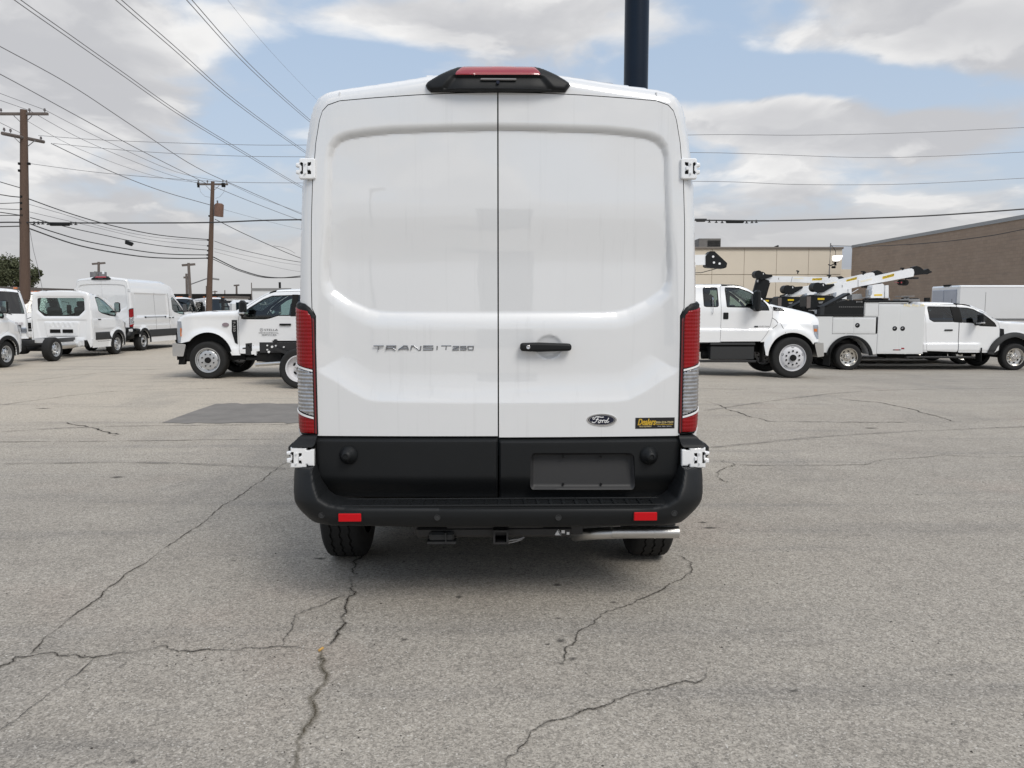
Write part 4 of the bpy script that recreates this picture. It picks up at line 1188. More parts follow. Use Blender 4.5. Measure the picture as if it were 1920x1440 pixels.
        # front corner dark liner, mirror
        def mir_(b_):
            x = cx + s * (.98 if not cab else .95)
            b_.box((x + s * .22, 4.30, 1.62), (.20, .11, .34), ch=.045); b_.box((x + s * .07, 4.34, 1.47), (.22, .06, .06), ch=.015)
        mm = part('door_mirror', M['plastic'], root, mir_)
        mb = MB(); x = cx + s * (.98 if not cab else .95); mb.box((x + s * .22, 4.243, 1.62), (.16, .004, .28), ch=.001); mb.build('mirror_glass', M['chrome'], mm)
        mb = MB(); mb.box((x + s * .22, 4.36, 1.54), (.16, .012, .05), ch=.004); mb.build('mirror_lamp', M['clear'], mm)
        hl = [(5.10, .96), (5.06, 1.13), (5.30, 1.08), (5.40, .90), (5.36, .80)]
        mb = MB(); panel(mb, hl, [], lambda u, v: wf(u, v, s) - .006, mp, .03, rim=.03); mb.build('headlamp', M['headlamp'], root)
    # roof and hood skins
    ys = np.linspace(y1, max(y0, .085), 90)
    def loft(nm, mt, ya, yb, sub=30, off=0.):
        vs, fs = [], []; Y = np.linspace(ya, yb, sub); n = 22
        for y in Y:
            zt = float(crown_line(y, roof)); zsd = float(shz(y)); w0_ = float(Wz(np.array([y]), np.array([zsd]))[0])
            for i in range(n + 1):
                a = -1 + 2 * i / n
                if not cab:
                    xr = abs(a) * sx[0]; k1 = (float(np.interp(xr, sx[::-1], sz_[::-1])) - sz_[0]) / (roof - sz_[0]); k2 = 1 - abs(a) ** 2.6
                    m_ = min(1, max(0, (y - 2.9) / .7)); k = k1 * (1 - m_) + k2 * m_; w_ = w0_ + .0 if y < 2.9 else w0_ - .06 * m_
                else: k = 1 - abs(a) ** 2.6; w_ = w0_ - .06
                zq = zsd + (zt - zsd) * k + off
                vs.append((cx + a * w_, y + (0 if cab else float(ysurf(a * w_, zq)) * (1 - float(sst(y / .9)))), zq))
        for j in range(len(Y) - 1):
            for i in range(n): fs.append((j * (n + 1) + i, j * (n + 1) + i + 1, (j + 1) * (n + 1) + i + 1, (j + 1) * (n + 1) + i))
        mb = MB().add(vs, fs); return mb.build(nm, mt, root, 40)
    ws0 = 3.66
    loft('roof', M['paint2'], max(y0, .085), ws0, 40)
    g = loft('windscreen', M['glass'], ws0, 4.72, 24)
    loft('hood', M['paint2'], 4.72, y1, 16)
    part('front_bumper', M['plastic'], root, lambda b_: (b_.box((cx, y1 - .03, .52), (1.5, .22, .34), ch=.06), b_.box((cx, y1 - .06, .78), (1.1, .14, .2), ch=.03)))
    # cab interior
    def seats(b_):
        for s in (-1, 1):
            b_.box((cx + s * .45, 3.62, .98), (.50, .50, .16), ch=.05); b_.box((cx + s * .45, 3.42, 1.32), (.48, .16, .62), Matrix.Rotation(.14, 3, 'X'), ch=.06); b_.box((cx + s * .45, 3.36, 1.72), (.26, .11, .20), ch=.04)
    part('seats', M['seat'], root, seats)
    part('dashboard', M['dark'], root, lambda b_: (b_.box((cx, 4.45, 1.15), (1.7, .45, .42), ch=.1), b_.box((cx, 3.9, .6), (1.6, 1.6, .3))))
    sw = MB(); sw.lathe([(0, .19), (.012, .20), (0, .21), (-.012, .20), (0, .19)], (cx - .45, 4.12, 1.33), (0, -1, .5), 28); sw.cyl((cx - .45, 4.12, 1.33), (cx - .45, 4.3, 1.24), .05); sw.build('steering_wheel', M['dark'], root)

# ------------------------------------------------------------------ parked vehicles
class Side:
    """turns photo pixels on the near side of a parked vehicle into its own length/height coordinates"""
    def __init__(s, D, X0, dirn, half, z0=None):
        s.D, s.X0, s.dir, s.half = D, X0, dirn, half
        s.z0 = gz(X0, D) if z0 is None else z0
    def p(s, px_, py_, D=None):
        w = W(px_, py_, D or s.D); return (s.dir * (w.x - s.X0), w.z - s.z0)
    def P(s, pts, D=None): return [s.p(*q, D) for q in pts]
    def root(s, name, label, cat, group=None):
        return thing(name, label, cat, (s.X0, s.D + s.half, s.z0), -PI / 2 if s.dir > 0 else PI / 2, group)
    @property
    def near(s): return 1 if s.dir > 0 else -1      # local sign of the near side

def grow(poly, g):
    c = np.mean(np.array(poly), 0); out = []
    n = len(poly)
    area = sum(poly[i - 1][0] * poly[i][1] - poly[i][0] * poly[i - 1][1] for i in range(n))
    sg = 1 if area > 0 else -1
    for i in range(n):
        a, b, d = np.array(poly[i - 1]), np.array(poly[i]), np.array(poly[(i + 1) % n])
        e1 = b - a; e2 = d - b; n1 = np.array([e1[1], -e1[0]]) / (np.hypot(*e1) + 1e-9) * sg; n2 = np.array([e2[1], -e2[0]]) / (np.hypot(*e2) + 1e-9) * sg
        m = n1 + n2; L = np.hypot(*m)
        out.append(tuple(b + (m / L * g / max(.5, L / 2) if L > 1e-6 else n1 * g)))
    return out

def shell(root, out, doors, wins, segs, wbase, r=.06, dep=None, mat='paint2', res=.032, gap=.009, crown=.03, glassm='glass', doorname='front_door'):
    path = [p for nm, mt, pts in segs for p in pts]
    path = [tuple(p) for p in path]
    def dd(u, v):
        P = np.stack([u, v], 1); d, _, _ = seg_dist(P, path, closed=False)
        q = r * (1 - np.sqrt(np.clip(1 - (1 - np.clip(d, 0, r) / r) ** 2, 0, 1)))
        if dep is not None: q = q + dep(u, v)
        return q
    for s in (-1, 1):
        mp = lambda u, v, d, s=s: np.stack([s * (wbase(u, v) - d), u, v], 1)
        hl = [grow(d_[0], gap) for d_ in doors] + list(wins)
        mb = MB(); panel(mb, out, hl, dd, mp, res, rim=.03); mb.build('body_side', M[mat], root, 38)
        def glaze(w_, par):
            mb = MB(); panel(mb, w_, [], lambda u, v: dd(u, v) + .010, mp, .06); mb.build('window_glass', M[glassm], par)
            mb = MB(); panel(mb, w_, [grow(w_, -.022)], lambda u, v: dd(u, v) + .004, mp, .012, rim=.01); mb.build('window_seal', M['seam'], par)
        for k, d_ in enumerate(doors):
            mb = MB(); panel(mb, d_[0], [d_[1]], dd, mp, res * .9, rim=.03); o = mb.build(doorname if k == 0 else 'rear_door', M[mat], root, 38)
            glaze(d_[1], o); d_.append(o) if len(d_) < 4 else None
        for w_ in wins: glaze(w_, root)
    for nm, mt, pts in segs:
        Q = []
        for a, b in zip(pts[:-1], pts[1:]):
            k = max(1, int(math.hypot(b[0] - a[0], b[1] - a[1]) / .05))
            for j in range(k): Q.append((a[0] + (b[0] - a[0]) * j / k, a[1] + (b[1] - a[1]) * j / k))
        Q.append(pts[-1]); n = 18; vs, fs = [], []
        Qa = np.array(Q); wv_ = wbase(Qa[:, 0], Qa[:, 1]) - r
        if dep is not None: wv_ = wv_ - dep(Qa[:, 0], Qa[:, 1])
        for j, q in enumerate(Q):
            a, b = Q[max(0, j - 1)], Q[min(len(Q) - 1, j + 1)]; t = np.array([b[0] - a[0], b[1] - a[1]]); t = t / (np.hypot(*t) + 1e-9)
            nrm = np.array([-t[1], t[0]])
            if nrm @ (np.array(q) - np.array([np.mean(Qa[:, 0]), .9])) < 0: nrm = -nrm
            for i in range(n + 1):
                x = -1 + 2 * i / n; c = crown * (1 - abs(x) ** 2.4) * min(1, 1)
                vs.append((x * wv_[j], q[0] + nrm[0] * c, q[1] + nrm[1] * c))
        for j in range(len(Q) - 1):
            for i in range(n): fs.append((j * (n + 1) + i, j * (n + 1) + i + 1, (j + 1) * (n + 1) + i + 1, (j + 1) * (n + 1) + i))
        MB().add(vs, fs).build(nm, M[mt], root, 40)
    return dd

def sidebit(root, side, name, mat, poly, wbase, dd=None, off=.004, rim=.02, res=.03, par=None, both=False):
    o = None
    for s in ((-1, 1) if both else (side,)):
        mp = lambda u, v, d, s=s: np.stack([s * (wbase(u, v) - d), u, v], 1)
        mb = MB(); panel(mb, poly, [], lambda u, v: (dd(u, v) if dd else 0 * u) - off, mp, res, rim=rim); o = mb.build(name, M[mat], par or root, 38)
    return o
def rect(a, b, c, d): return [(a, b), (c, b), (c, d), (a, d)]
def sidetext(body, S, root, w, px_, py_, size_px, wpx, mat, nm='lettering', vert=False, off=.006, D=None, shear=0.):
    """lettering on the near side that reads left to right in the picture"""
    u, v = S.p(px_, py_, D); x = S.near * (w + off); k = (D or S.D) / F_PX * 1.03
    right = (0, S.dir, 0) if not vert else (0, 0, -1)
    up = (0, 0, 1) if not vert else (0, S.dir, 0)
    o = textobj(body, 1., M[mat], root, (0, 0, 0), (1, 0, 0), (0, 1, 0), nm, 0, shear)
    vs = np.array([q.co for q in o.data.vertices]); w0 = vs[:, 0].max(); h0 = vs[:, 1].max()
    r, uu = Vector(right), Vector(up); nn = r.cross(uu)
    for q in o.data.vertices:
        a, b = q.co.x / w0 * wpx * k, q.co.y / h0 * size_px * k
        q.co = Vector((x, u, v)) + r * a + uu * b
    return o
def frame_rails(root, u0, u1, z, w=.43, h=.20):
    for s in (-1, 1):
        part('frame_rail', M['frame'], root, lambda b: (b.box((s * w, (u0 + u1) / 2, z), (.012, u1 - u0, h)), b.box((s * (w - .03), (u0 + u1) / 2, z + h / 2), (.07, u1 - u0, .01)), b.box((s * (w - .03), (u0 + u1) / 2, z - h / 2), (.07, u1 - u0, .01))))
    n = int((u1 - u0) / .9)
    part('cross_members', M['frame'], root, lambda b: [b.box((0, u0 + .05 + i * (u1 - u0 - .1) / n, z), (2 * w, .08, h * .7)) for i in range(n + 1)])
def axle(root, u, r, w=.8, diff=True):
    part('axle', M['dark'], root, lambda b: (b.cyl((-w, u, r), (w, u, r), .06, 12), b.lathe([(-.16, .06), (-.1, .15), (.1, .15), (.16, .06)], (0, u, r), (0, 1, 0), 14) if diff else None, b.box((.45, u, r + .1), (.07, 1.2, .05)), b.box((-.45, u, r + .1), (.07, 1.2, .05))))
def interior(root, useat, udash, zs, w, z0, rear=None, wheelside=-1):
    for s in (-1, 1):
        part('seat', M['seat'], root, lambda b: (b.box((s * w * .45, useat, zs), (.52, .50, .16), ch=.05), b.box((s * w * .45, useat - .24, zs + .36), (.50, .16, .62), Matrix.Rotation(.16, 3, 'X'), ch=.06), b.box((s * w * .45, useat - .32, zs + .76), (.27, .11, .20), ch=.04)))
    if rear is not None: part('rear_bench', M['seat'], root, lambda b: (b.box((0, rear, zs), (w * 1.6, .5, .16), ch=.05), b.box((0, rear - .26, zs + .33), (w * 1.6, .16, .56), ch=.05)))
    part('dashboard', M['dark'], root, lambda b: b.box((0, udash, zs + .18), (w * 1.75, .40, .40), ch=.1))
    part('cab_floor', M['dark'], root, lambda b: b.box((0, (useat + udash) / 2 - .1, z0 + .12), (w * 1.72, (udash - useat) + 1.3, .2)))
    mb = MB(); c = Vector((wheelside * w * .45, udash - .36, zs + .34)); mb.lathe([(0, .19), (.014, .205), (0, .22), (-.014, .205), (0, .19)], c, (0, -1, .5), 26); mb.cyl(c, c + Vector((0, .3, -.15)), .04); mb.box(c, (.36, .02, .05)); mb.build('steering_wheel', M['dark'], root)
def mirror_tow(root, u, z, w, near_only=None):
    for s in (-1, 1):
        m_ = part('door_mirror', M['plastic'], root, lambda b: (b.box((s * (w + .26), u, z + .10), (.24, .13, .36), ch=.05), b.box((s * (w + .10), u + .01, z - .05), (.30, .08, .07), ch=.02)))
        part('mirror_band', M['chrome'], m_, lambda b: b.box((s * (w + .26), u + .0, z + .0), (.245, .135, .05), ch=.01))

def sd_common(root, S, wf, dd, cfr, fr_r):
    pass

# --- white single-cab chassis truck on the left (and its twin in front)
def build_single_cab():
    S = Side(17.2, W(390, 676, 17.2).x, -1, 1.0)
    root = S.root('chassis_cab_truck', 'white single cab chassis truck facing left with dark lettering on its door', 'truck')
    w = 1.0
    out = S.P([(337, 643.5), (327.4, 642.8), (326.5, 601), (331, 595.5), (337.8, 591.4), (350, 588), (382, 584.7), (421, 584.2), (439, 583.3), (457, 572), (476.7, 559.4), (494.7, 549), (507, 545), (515.6, 543.4), (554, 541.6), (597, 542), (604, 546), (608, 590), (609, 664), (604, 667), (460, 666), (436, 666), (433, 660)]
              + [(390 + 48 * math.cos(a), 676 - 53 * math.sin(a)) for a in np.linspace(.28, PI - .75, 14)])
    door = fillet(S.P([(449, 663), (447, 600), (449, 590), (459, 577), (480, 562), (497, 552), (512, 547.5), (556, 546), (590, 546.5), (598, 560), (598, 662)]), .03)
    win = fillet(S.P([(451.4, 598.8), (452.5, 590), (458, 583), (468, 575.5), (490.5, 560.5), (507, 554), (553, 552.5), (584, 553), (584, 592.5), (521, 592.5), (504.4, 597.8), (496, 599)]), .03)
    segs = [('grille_panel', 'grey', S.P([(327.4, 642.8), (326.2, 602)])), ('hood', 'paint2', S.P([(326.5, 601), (331, 595.5), (337.8, 591.4), (350, 588), (382, 584.7), (421, 584.2), (439, 583.3)])),
            ('windscreen', 'glassd', S.P([(439, 583.3), (457, 572), (476.7, 559.4), (494.7, 549)])), ('cab_roof', 'paint2', S.P([(494.7, 549), (507, 545), (515.6, 543.4), (554, 541.6), (597, 542)])), ('cab_back', 'paint2', S.P([(597, 542), (604, 546), (608, 590), (609, 664)]))]
    zb = S.p(500, 600)[1]; uf = S.p(327, 620)[0]
    def wf(u, v): return w - .17 * sst((v - zb) / .75) * (1 - sst((u - S.p(455, 600)[0]) / .3)) - .10 * sst((u - uf + .45) / .45) + 0 * u
    ra = .53
    ac = S.p(390, 676)
    def dep(u, v):
        rr = np.hypot(u - ac[0], (v - ac[1])); return -.035 * sst((.75 - rr) / .14) + .012 * sst((v - S.p(0, 652)[1]) / .02) * (1 - sst((v - zb) / .1))
    dd = shell(root, out, [[door, win]], [], segs, wf, .07, dep)
    n = S.near
    ch = [c for c in root.children if c.name.startswith('front_door')]
    dnear = ch[0] if n < 0 else ch[1]
    sidebit(root, n, 'pillar_trim', 'seam', S.P([(545, 552), (556, 552), (556, 593), (545, 593)]), wf, dd, .006, both=True)
    v_ = sidebit(root, n, 'fender_vent', 'plastic', S.P([(434.3, 600), (444, 600), (445.4, 645.6), (440.5, 642.8), (434.3, 622)]), wf, dd, .008, both=True)
    sidetext('F-350', S, root, w - .005, 437.2, 603, 4.6, 18, 'chrome', 'vent_lettering', vert=True, off=.03)
    hl = sidebit(root, n, 'headlamp', 'headlamp', S.P([(326.7, 602.5), (336.4, 602.5), (338.5, 617.8), (335, 642.8), (328, 642.8)]), wf, dd, .012, both=True)
    sidebit(root, n, 'side_marker', 'amber', S.P([(334.8, 615), (337.6, 616), (337.2, 631), (335.2, 631)]), wf, dd, .018, both=True)
    bo = S.P([(321.8, 643.5), (347.5, 645.5), (342.6, 668.5), (322.5, 668)])
    bu = part('front_bumper', M['chrome'], root, lambda b: b.prism(fillet(bo, .03), lambda u, v, d: (d, u, v), -w * .97, w * .97))
    part('tow_hook', M['dark'], root, lambda b: [b.prism(S.P([(331, 669), (343, 668.5), (340.5, 684.4), (329.4, 684.4)]), lambda u, v, d: (d, u, v), s * .80 - .06, s * .80 + .06) for s in (-1, 1)])
    u, v = S.p(535, 608.5); part('door_handle', M['plastic'], root, lambda b: [b.box((s * (w + .012), u, v), (.035, .26, .045), ch=.012) for s in (-1, 1)])
    part('fender_badge', M['greyprint'], root, lambda b: b.prism([(S.p(423, 608.8)[0] + .075 * math.cos(t), S.p(423, 608.8)[1] + .045 * math.sin(t)) for t in np.linspace(0, 2 * PI, 20)[:-1]], lambda u, v, d: (n * (w + d), u, v), .0, .012))
    texts = [sidetext('STELLA', S, root, w, 495.4, 620.3, 3.6, 25, 'black', 'door_lettering'), sidetext('ENVIRONMENTAL', S, root, w, 485.2, 625.4, 2.3, 36.5, 'black', 'door_lettering'), sidetext('SERVICES', S, root, w, 490.6, 629.3, 2.6, 27, 'black', 'door_lettering')]
    c = S.p(490.5, 618.3); mb = MB(); mb.lathe([(0, .036), (.002, .036), (.002, .030), (0, .030)], (n * (w + .006), c[0], c[1]), (n, 0, 0), 24); mb.lathe([(0, .008), (.002, .0001)], (n * (w + .006), c[0], c[1]), (n, 0, 0), 8)
    texts.append(mb.build('door_logo', M['black'], root))
    mirror_tow(root, S.p(463, 585)[0] , S.p(463, 587)[1], w)
    interior(root, S.p(520, 600)[0], S.p(462, 600)[0], S.p(0, 622)[1], w, .55)
    # engine bay and arch liner, frame, wheels
    part('engine_bay', M['dark'], root, lambda b: (b.box((0, 0, .72), (1.62, 1.55, .62)), b.box((0, -1.5, .55), (1.5, 1.6, .25)), b.box((0, .3, .5), (.9, .9, .3))))
    part('side_step', M['dark'], root, lambda b: [b.box((s * .92, -1.6, .44), (.16, 1.5, .06), ch=.01) for s in (-1, 1)])
    frame_rails(root, -5.25, .4, .78)
    part('fuel_tank', M['dark'], root, lambda b: b.box((-.3, -3.1, .60), (.6, 1.1, .34), ch=.08))
    part('skid_crossbar', M['dark'], root, lambda b: (b.box((0, -3.6, .66), (.5, .25, .3)), b.box((0, -4.75, .70), (.5, .25, .28)), b.cyl((0, -4.3, .45), (0, -.6, .55), .045)))
    axle(root, -4.30, .40); axle(root, 0, .40, diff=False)
    for s in (-1, 1):
        wheel(root, 0, s, 1.02, .415, .26, 'hd8')
        wheel(root, -4.30, s, 1.02, .395, .245, 'white'); wheel(root, -4.30, s, .72, .395, .245, 'white', nm='inner_wheel')
    return root, texts, S
single, stexts, SG = build_single_cab()
# the twin nearer the camera, facing right; only its rear frame and one rear wheel show left of the van
def build_twin():
    t = copy_tree(single)
    for ch in list(t.children):
        if ch.name.startswith(('door_lettering', 'door_logo', 'vent_lettering')): bpy.data.objects.remove(ch, do_unlink=True)
    t.location = (.14, 16.0, 0); t.rotation_euler = (0, 0, -PI / 2)
    t['label'] = 'second chassis truck, bare black frame rails and a rear wheel showing left of the van'; t['category'] = 'truck'
    S = Side(15.0, .14, 1, 1.0, 0)
    def br(b):
        for a, c, y in ((461, 643.5, 1.0), ):
            q = S.P([(461, 644), (471, 643), (471, 666), (461, 665)], 15.55); b.prism(q, lambda u, v, d: (d, u, v), .40, .47)
        q = S.P([(455, 652), (464, 651), (464, 654.5), (455, 654.5)], 15.55); b.prism(q, lambda u, v, d: (d, u, v), .42, .46)
    part('frame_end_bracket', M['frame'], t, br)
    q = S.P([(471.5, 658.5), (480.5, 658), (481, 664), (472, 664.5)], 15.5); part('tail_lamp_blank', M['white'], t, lambda b: b.prism(fillet(q, .01), lambda u, v, d: (d, u, v), .46, .52))
    def bolts(b):
        for a, c in ((465, 647.5), (468, 651), (473, 647), (500, 648), (509, 650.5), (516, 648.5), (500, 656), (503, 660), (531, 651)):
            u, v = S.p(a, c, 15.5); b.cyl((.44, u, v), (.47, u, v), .016 if a not in (509, 503) else .024, 8)
    part('frame_bolts', M['white'], t, bolts)['kind'] = 'stuff'
    def pipe(b):
        A, B = S.p(479.4, 683.7, 15.5), S.p(532, 680, 15.5); b.tube([(.5, A[0], A[1]), (.5, B[0], B[1])], .038, 16)
        b.f = b.f[:-2]; b.tube([(.5, A[0] - .001, A[1]), (.5, B[0], B[1])], .033, 16); b.f = b.f[:-2]
    mb = MB(); pipe(mb); mb.build('exhaust_pipe', M['steel'], t, 40, recalc=False)
    part('exhaust_bore', M['seam'], t, lambda b: b.cyl((.5, S.p(481, 683.6, 15.5)[0], S.p(481, 683.6, 15.5)[1]), (.5, S.p(483, 683.5, 15.5)[0], S.p(483, 683.5, 15.5)[1]), .032, 14))
    q = S.P([(481, 659), (527, 658), (527, 680), (481, 678)], 15.6); part('rear_crossbox', M['dark'], t, lambda b: b.prism(q, lambda u, v, d: (d, u, v), -.4, .4))
    c = S.p(517.5, 637, 15.6)
    part('trailer_plug', M['frame'], t, lambda b: (b.cyl((.40, c[0], c[1] - .02), (.46, c[0], c[1] - .02), .034, 12), b.box((.43, c[0], c[1] - .08), (.02, .03, .12)), b.tube([(.43, c[0] - .15, c[1] - .10), (.43, c[0] - .08, c[1] - .07), (.43, c[0], c[1] - .06)], .008)))
    q = S.P([(514, 650), (548, 662), (545, 667), (512, 655)], 15.5); part('leaf_spring_hanger', M['frame'], t, lambda b: b.prism(q, lambda u, v, d: (d, u, v), .48, .54))
    return t
twin = build_twin()

# --- medium duty extended cab truck right of the van
def build_ext_cab():
    S = Side(18.4, W(1486, 671, 18.4).x, 1, 1.08)
    root = S.root('medium_duty_truck', 'white extended cab medium duty truck facing right beside the van', 'truck')
    w = 1.08
    P = S.P
    leg = [(1527.8, 642), (1541, 640)]
    ar = [(1486 + 46.5 * math.cos(a), 670 - 46.5 * math.sin(a)) for a in np.linspace(.55, PI - .06, 16)]
    out = P([(1541, 640), (1543, 606), (1542, 597.8), (1536, 590.8), (1522, 586), (1494.4, 579), (1466.7, 573.5), (1447, 570), (1437.5, 561.7), (1425, 552.6), (1411, 543), (1397, 536), (1383, 533.2), (1354, 532.5), (1319, 533), (1300, 533.6), (1294, 540), (1292, 640), (1296, 642), (1432, 641.5), (1435.4, 666)] + ar[::-1] + [(1527.8, 642)])
    d1 = fillet(P([(1354.5, 536), (1353.5, 600), (1351, 640.5), (1427, 640), (1438, 626), (1445, 612), (1449, 596), (1450, 580), (1444, 570), (1432, 559), (1420, 549.5), (1406, 540.5), (1394, 536.5), (1380, 535.4)]), .03)
    wn1 = fillet(P([(1362.5, 538.3), (1391, 539), (1409.7, 546.8), (1423.6, 556), (1436, 566), (1441, 572), (1445, 582.5), (1415, 582.5), (1405.6, 577), (1363.9, 576.3)]), .02)
    wn2 = fillet(P([(1320.8, 538.2), (1349.5, 538.2), (1349.5, 576), (1320.8, 575.6)]), .06)
    segs = [('grille', 'plastic', P([(1541, 640), (1543, 606)])), ('hood', 'paint2', P([(1543, 606), (1542, 597.8), (1536, 590.8), (1522, 586), (1494.4, 579), (1466.7, 573.5), (1447, 570)])), ('windscreen', 'glassd', P([(1447, 570), (1437.5, 561.7), (1425, 552.6), (1411, 543)])),
            ('cab_roof', 'paint2', P([(1411, 543), (1397, 536), (1383, 533.2), (1354, 532.5), (1319, 533), (1300, 533.6)])), ('cab_back', 'paint2', P([(1300, 533.6), (1294, 540), (1292, 640)]))]
    zb = S.p(1400, 585)[1]; zc = S.p(0, 616)[1]; uh = S.p(1448, 600)[0]; ac = S.p(1486, 670)
    def wf(u, v): return w - .05 - .15 * sst((v - zb) / .7) * (1 - sst((u - uh) / .2)) - .10 * sst((u - S.p(1520, 600)[0]) / .35) - .20 * sst((v - S.p(0, 612)[1]) / .45) * sst((u - uh) / .25)
    def dep(u, v):
        rr = np.hypot(u - ac[0], v - ac[1]); return -.05 * sst((.80 - rr) / .16) - .028 * sst((zc - v) / .035) * (1 - sst((u - uh) / .1))
    dd = shell(root, out, [[d1, wn1]], [wn2], segs, wf, .06, dep)
    n = S.near
    part('front_bumper', M['steel'], root, lambda b: b.prism(fillet(P([(1528.5, 644), (1545, 643), (1546, 668), (1534, 670)]), .02), lambda u, v, d: (d, u, v), -1.05, 1.05))
    sidebit(root, n, 'headlamp', 'headlamp', P([(1527, 609.5), (1538, 609), (1538.5, 636), (1535, 636), (1529, 627)]), wf, dd, .012, both=True)
    sidebit(root, n, 'turn_signal', 'amber', P([(1528, 616.5), (1535, 616.5), (1535, 622), (1528.5, 622)]), wf, dd, .020, both=True)
    sidebit(root, n, 'hood_vent', 'seam', P([(1451, 575), (1470, 577), (1482, 583.5), (1452, 582.5)]), wf, dd, .006, both=True)
    sidetext('F-650', S, root, w - .135, 1454, 582, 5.2, 17, 'chrome', 'hood_lettering', off=.0)
    sidetext('POWER STROKE', S, root, w - .05, 1424, 613, 2.0, 19, 'black', 'door_lettering', off=.012)
    part('engine_badge', M['black'], root, lambda b: b.box((n * (w - .04), (S.p(1419, 612)[0]), S.p(0, 612.3)[1]), (.006, .09, .03)))
    part('handle_bezel', M['plastic'], root, lambda b: [b.box((s * (w - .045), S.p(1362, 592)[0], S.p(0, 592.3)[1]), (.03, .125, .16), ch=.02) for s in (-1, 1)])
    part('grab_handle', M['chrome'], root, lambda b: b.tube([(n * (w - .06), S.p(1351.5, 0)[0], S.p(0, 558)[1]), (n * (w - .01), S.p(1351.5, 0)[0], S.p(0, 562)[1]), (n * (w - .01), S.p(1352, 0)[0], S.p(0, 586)[1]), (n * (w - .06), S.p(1352, 0)[0], S.p(0, 589)[1])], .012, 8))
    # fender seams
    for pts in ([(1449, 596), (1456, 600), (1460, 605), (1458, 610), (1450, 616)], [(1463, 603), (1468, 612), (1473, 624)]):
        q = P(pts); mb = MB(); L = [(n * (float(wf(np.array([a]), np.array([b]))[0]) - float(dd(np.array([a]), np.array([b]))[0]) + .001), a, b) for a, b in q]; mb.tube(L, .006, 5); mb.build('fender_seam', M['seam'], root)
    for s in (-1, 1):
        m_ = part('door_mirror', M['plastic'], root, lambda b: (b.box((s * (w + .22), S.p(1431, 0)[0], S.p(0, 564)[1]), (.26, .14, .50), ch=.05), b.box((s * (w + .0), S.p(1437, 0)[0], S.p(0, 577)[1]), (.30, .20, .16), ch=.05)))
    interior(root, S.p(1378, 0)[0], S.p(1434, 0)[0], S.p(0, 604)[1], w - .1, S.p(0, 640)[1], rear=S.p(1322, 0)[0])
    part('far_mirror_trim', M['dark'], root, lambda b: b.box((-n * (w + .12), S.p(1412, 0)[0], S.p(0, 572)[1]), (.2, .12, .34), ch=.04))
    part('battery_box', M['plastic2'], root, lambda b: (b.box((n * .88, (S.p(1351, 0)[0] + S.p(1433, 0)[0]) / 2, S.p(0, 662)[1]), (.34, 1.05, .32), ch=.012), b.box((n * .90, (S.p(1351, 0)[0] + S.p(1433, 0)[0]) / 2, S.p(0, 645)[1]), (.36, 1.08, .06), ch=.01)))
    part('side_step', M['frame'], root, lambda b: (b.box((n * .98, (S.p(1310, 0)[0] + S.p(1434, 0)[0]) / 2, S.p(0, 677.5)[1]), (.26, 1.62, .05), ch=.01), b.box((n * .8, S.p(1330, 0)[0], S.p(0, 643)[1]), (.3, .9, .05))))
    part('engine_bay', M['dark'], root, lambda b: (b.box((0, -.05, .95), (1.55, 1.25, .7)), b.box((0, -1.3, .75), (1.2, 2.6, .3)), b.box((0, .4, .65), (.9, .8, .35))))
    part('mud_flap', M['dark'], root, lambda b: [b.box((s * .95, -.70, .62), (.24, .03, .5)) for s in (-1, 1)])
    part('air_tank', M['dark'], root, lambda b: (b.cyl((.55, -2.2, .66), (.55, -3.0, .66), .14, 16), b.cyl((.75, -1.7, .55), (.75, -2.1, .55), .11, 16)))
    frame_rails(root, -6.6, .5, .92, .43, .26)
    part('exhaust_stack', M['plastic2'], root, lambda b: (b.box((n * .95, S.p(1303, 0)[0], 1.95), (.16, .10, 1.4), ch=.03),))
    part('grab_rail', M['chrome'], root, lambda b: b.tube([(n * 1.12, S.p(1311.5, 0)[0], S.p(0, 553)[1]), (n * 1.14, S.p(1313.5, 0)[0], S.p(0, 562)[1]), (n * 1.14, S.p(1313, 0)[0], S.p(0, 578)[1]), (n * 1.10, S.p(1309, 0)[0], S.p(0, 586)[1])], .014, 8))
    axle(root, -5.2, .49); axle(root, 0, .49, diff=False)
    for s in (-1, 1):
        wheel(root, 0, s, 1.09, .490, .27, 'hd10')
        wheel(root, -5.2, s, 1.09, .490, .27, 'hd10'); wheel(root, -5.2, s, .76, .490, .27, 'hd10')
    # loader boom carried on the frame behind the cab, black tip plate over the roof
    Dp = 19.7; xq = S.D + S.half - Dp
    bm_ = part('boom', M['paint2'], root, lambda b: (b.prism(S.P([(1150, 482), (1322, 478), (1322, 497), (1150, 502)], Dp), lambda u, v, d: (d, u, v), xq - .13, xq + .13), b.box((xq, S.p(1160, 0, Dp)[0], 2.0), (.3, .3, 1.9), ch=.03), b.box((xq * .6, S.p(1160, 0, Dp)[0], 1.12), (.9, .6, .2))))
    part('boom_tip_plate', M['plastic'], bm_, lambda b: b.prism(fillet(S.P([(1320.5, 480), (1323, 478), (1329, 471.5), (1337, 472), (1360.5, 494), (1359, 502), (1354, 504), (1324, 502), (1320.5, 500)], Dp), .03), lambda u, v, d: (d, u, v), xq - .15, xq + .15))
    def hb(b):
        for a, c in ((1334, 482), (1335.5, 493), (1346, 495)):
            u, v = S.p(a, c, Dp); b.cyl((xq + .15, u, v), (xq + .17, u, v), .028, 12)
    part('plate_pin', M['white'], bm_, hb)
    part('winch_cable', M['wire'], bm_, lambda b: b.tube([(xq, *S.p(1344, 503.5, Dp)), (xq, *S.p(1316, 511, Dp)), (xq, *S.p(1290, 512, Dp))], .010, 6))
    return root
extcab = build_ext_cab()

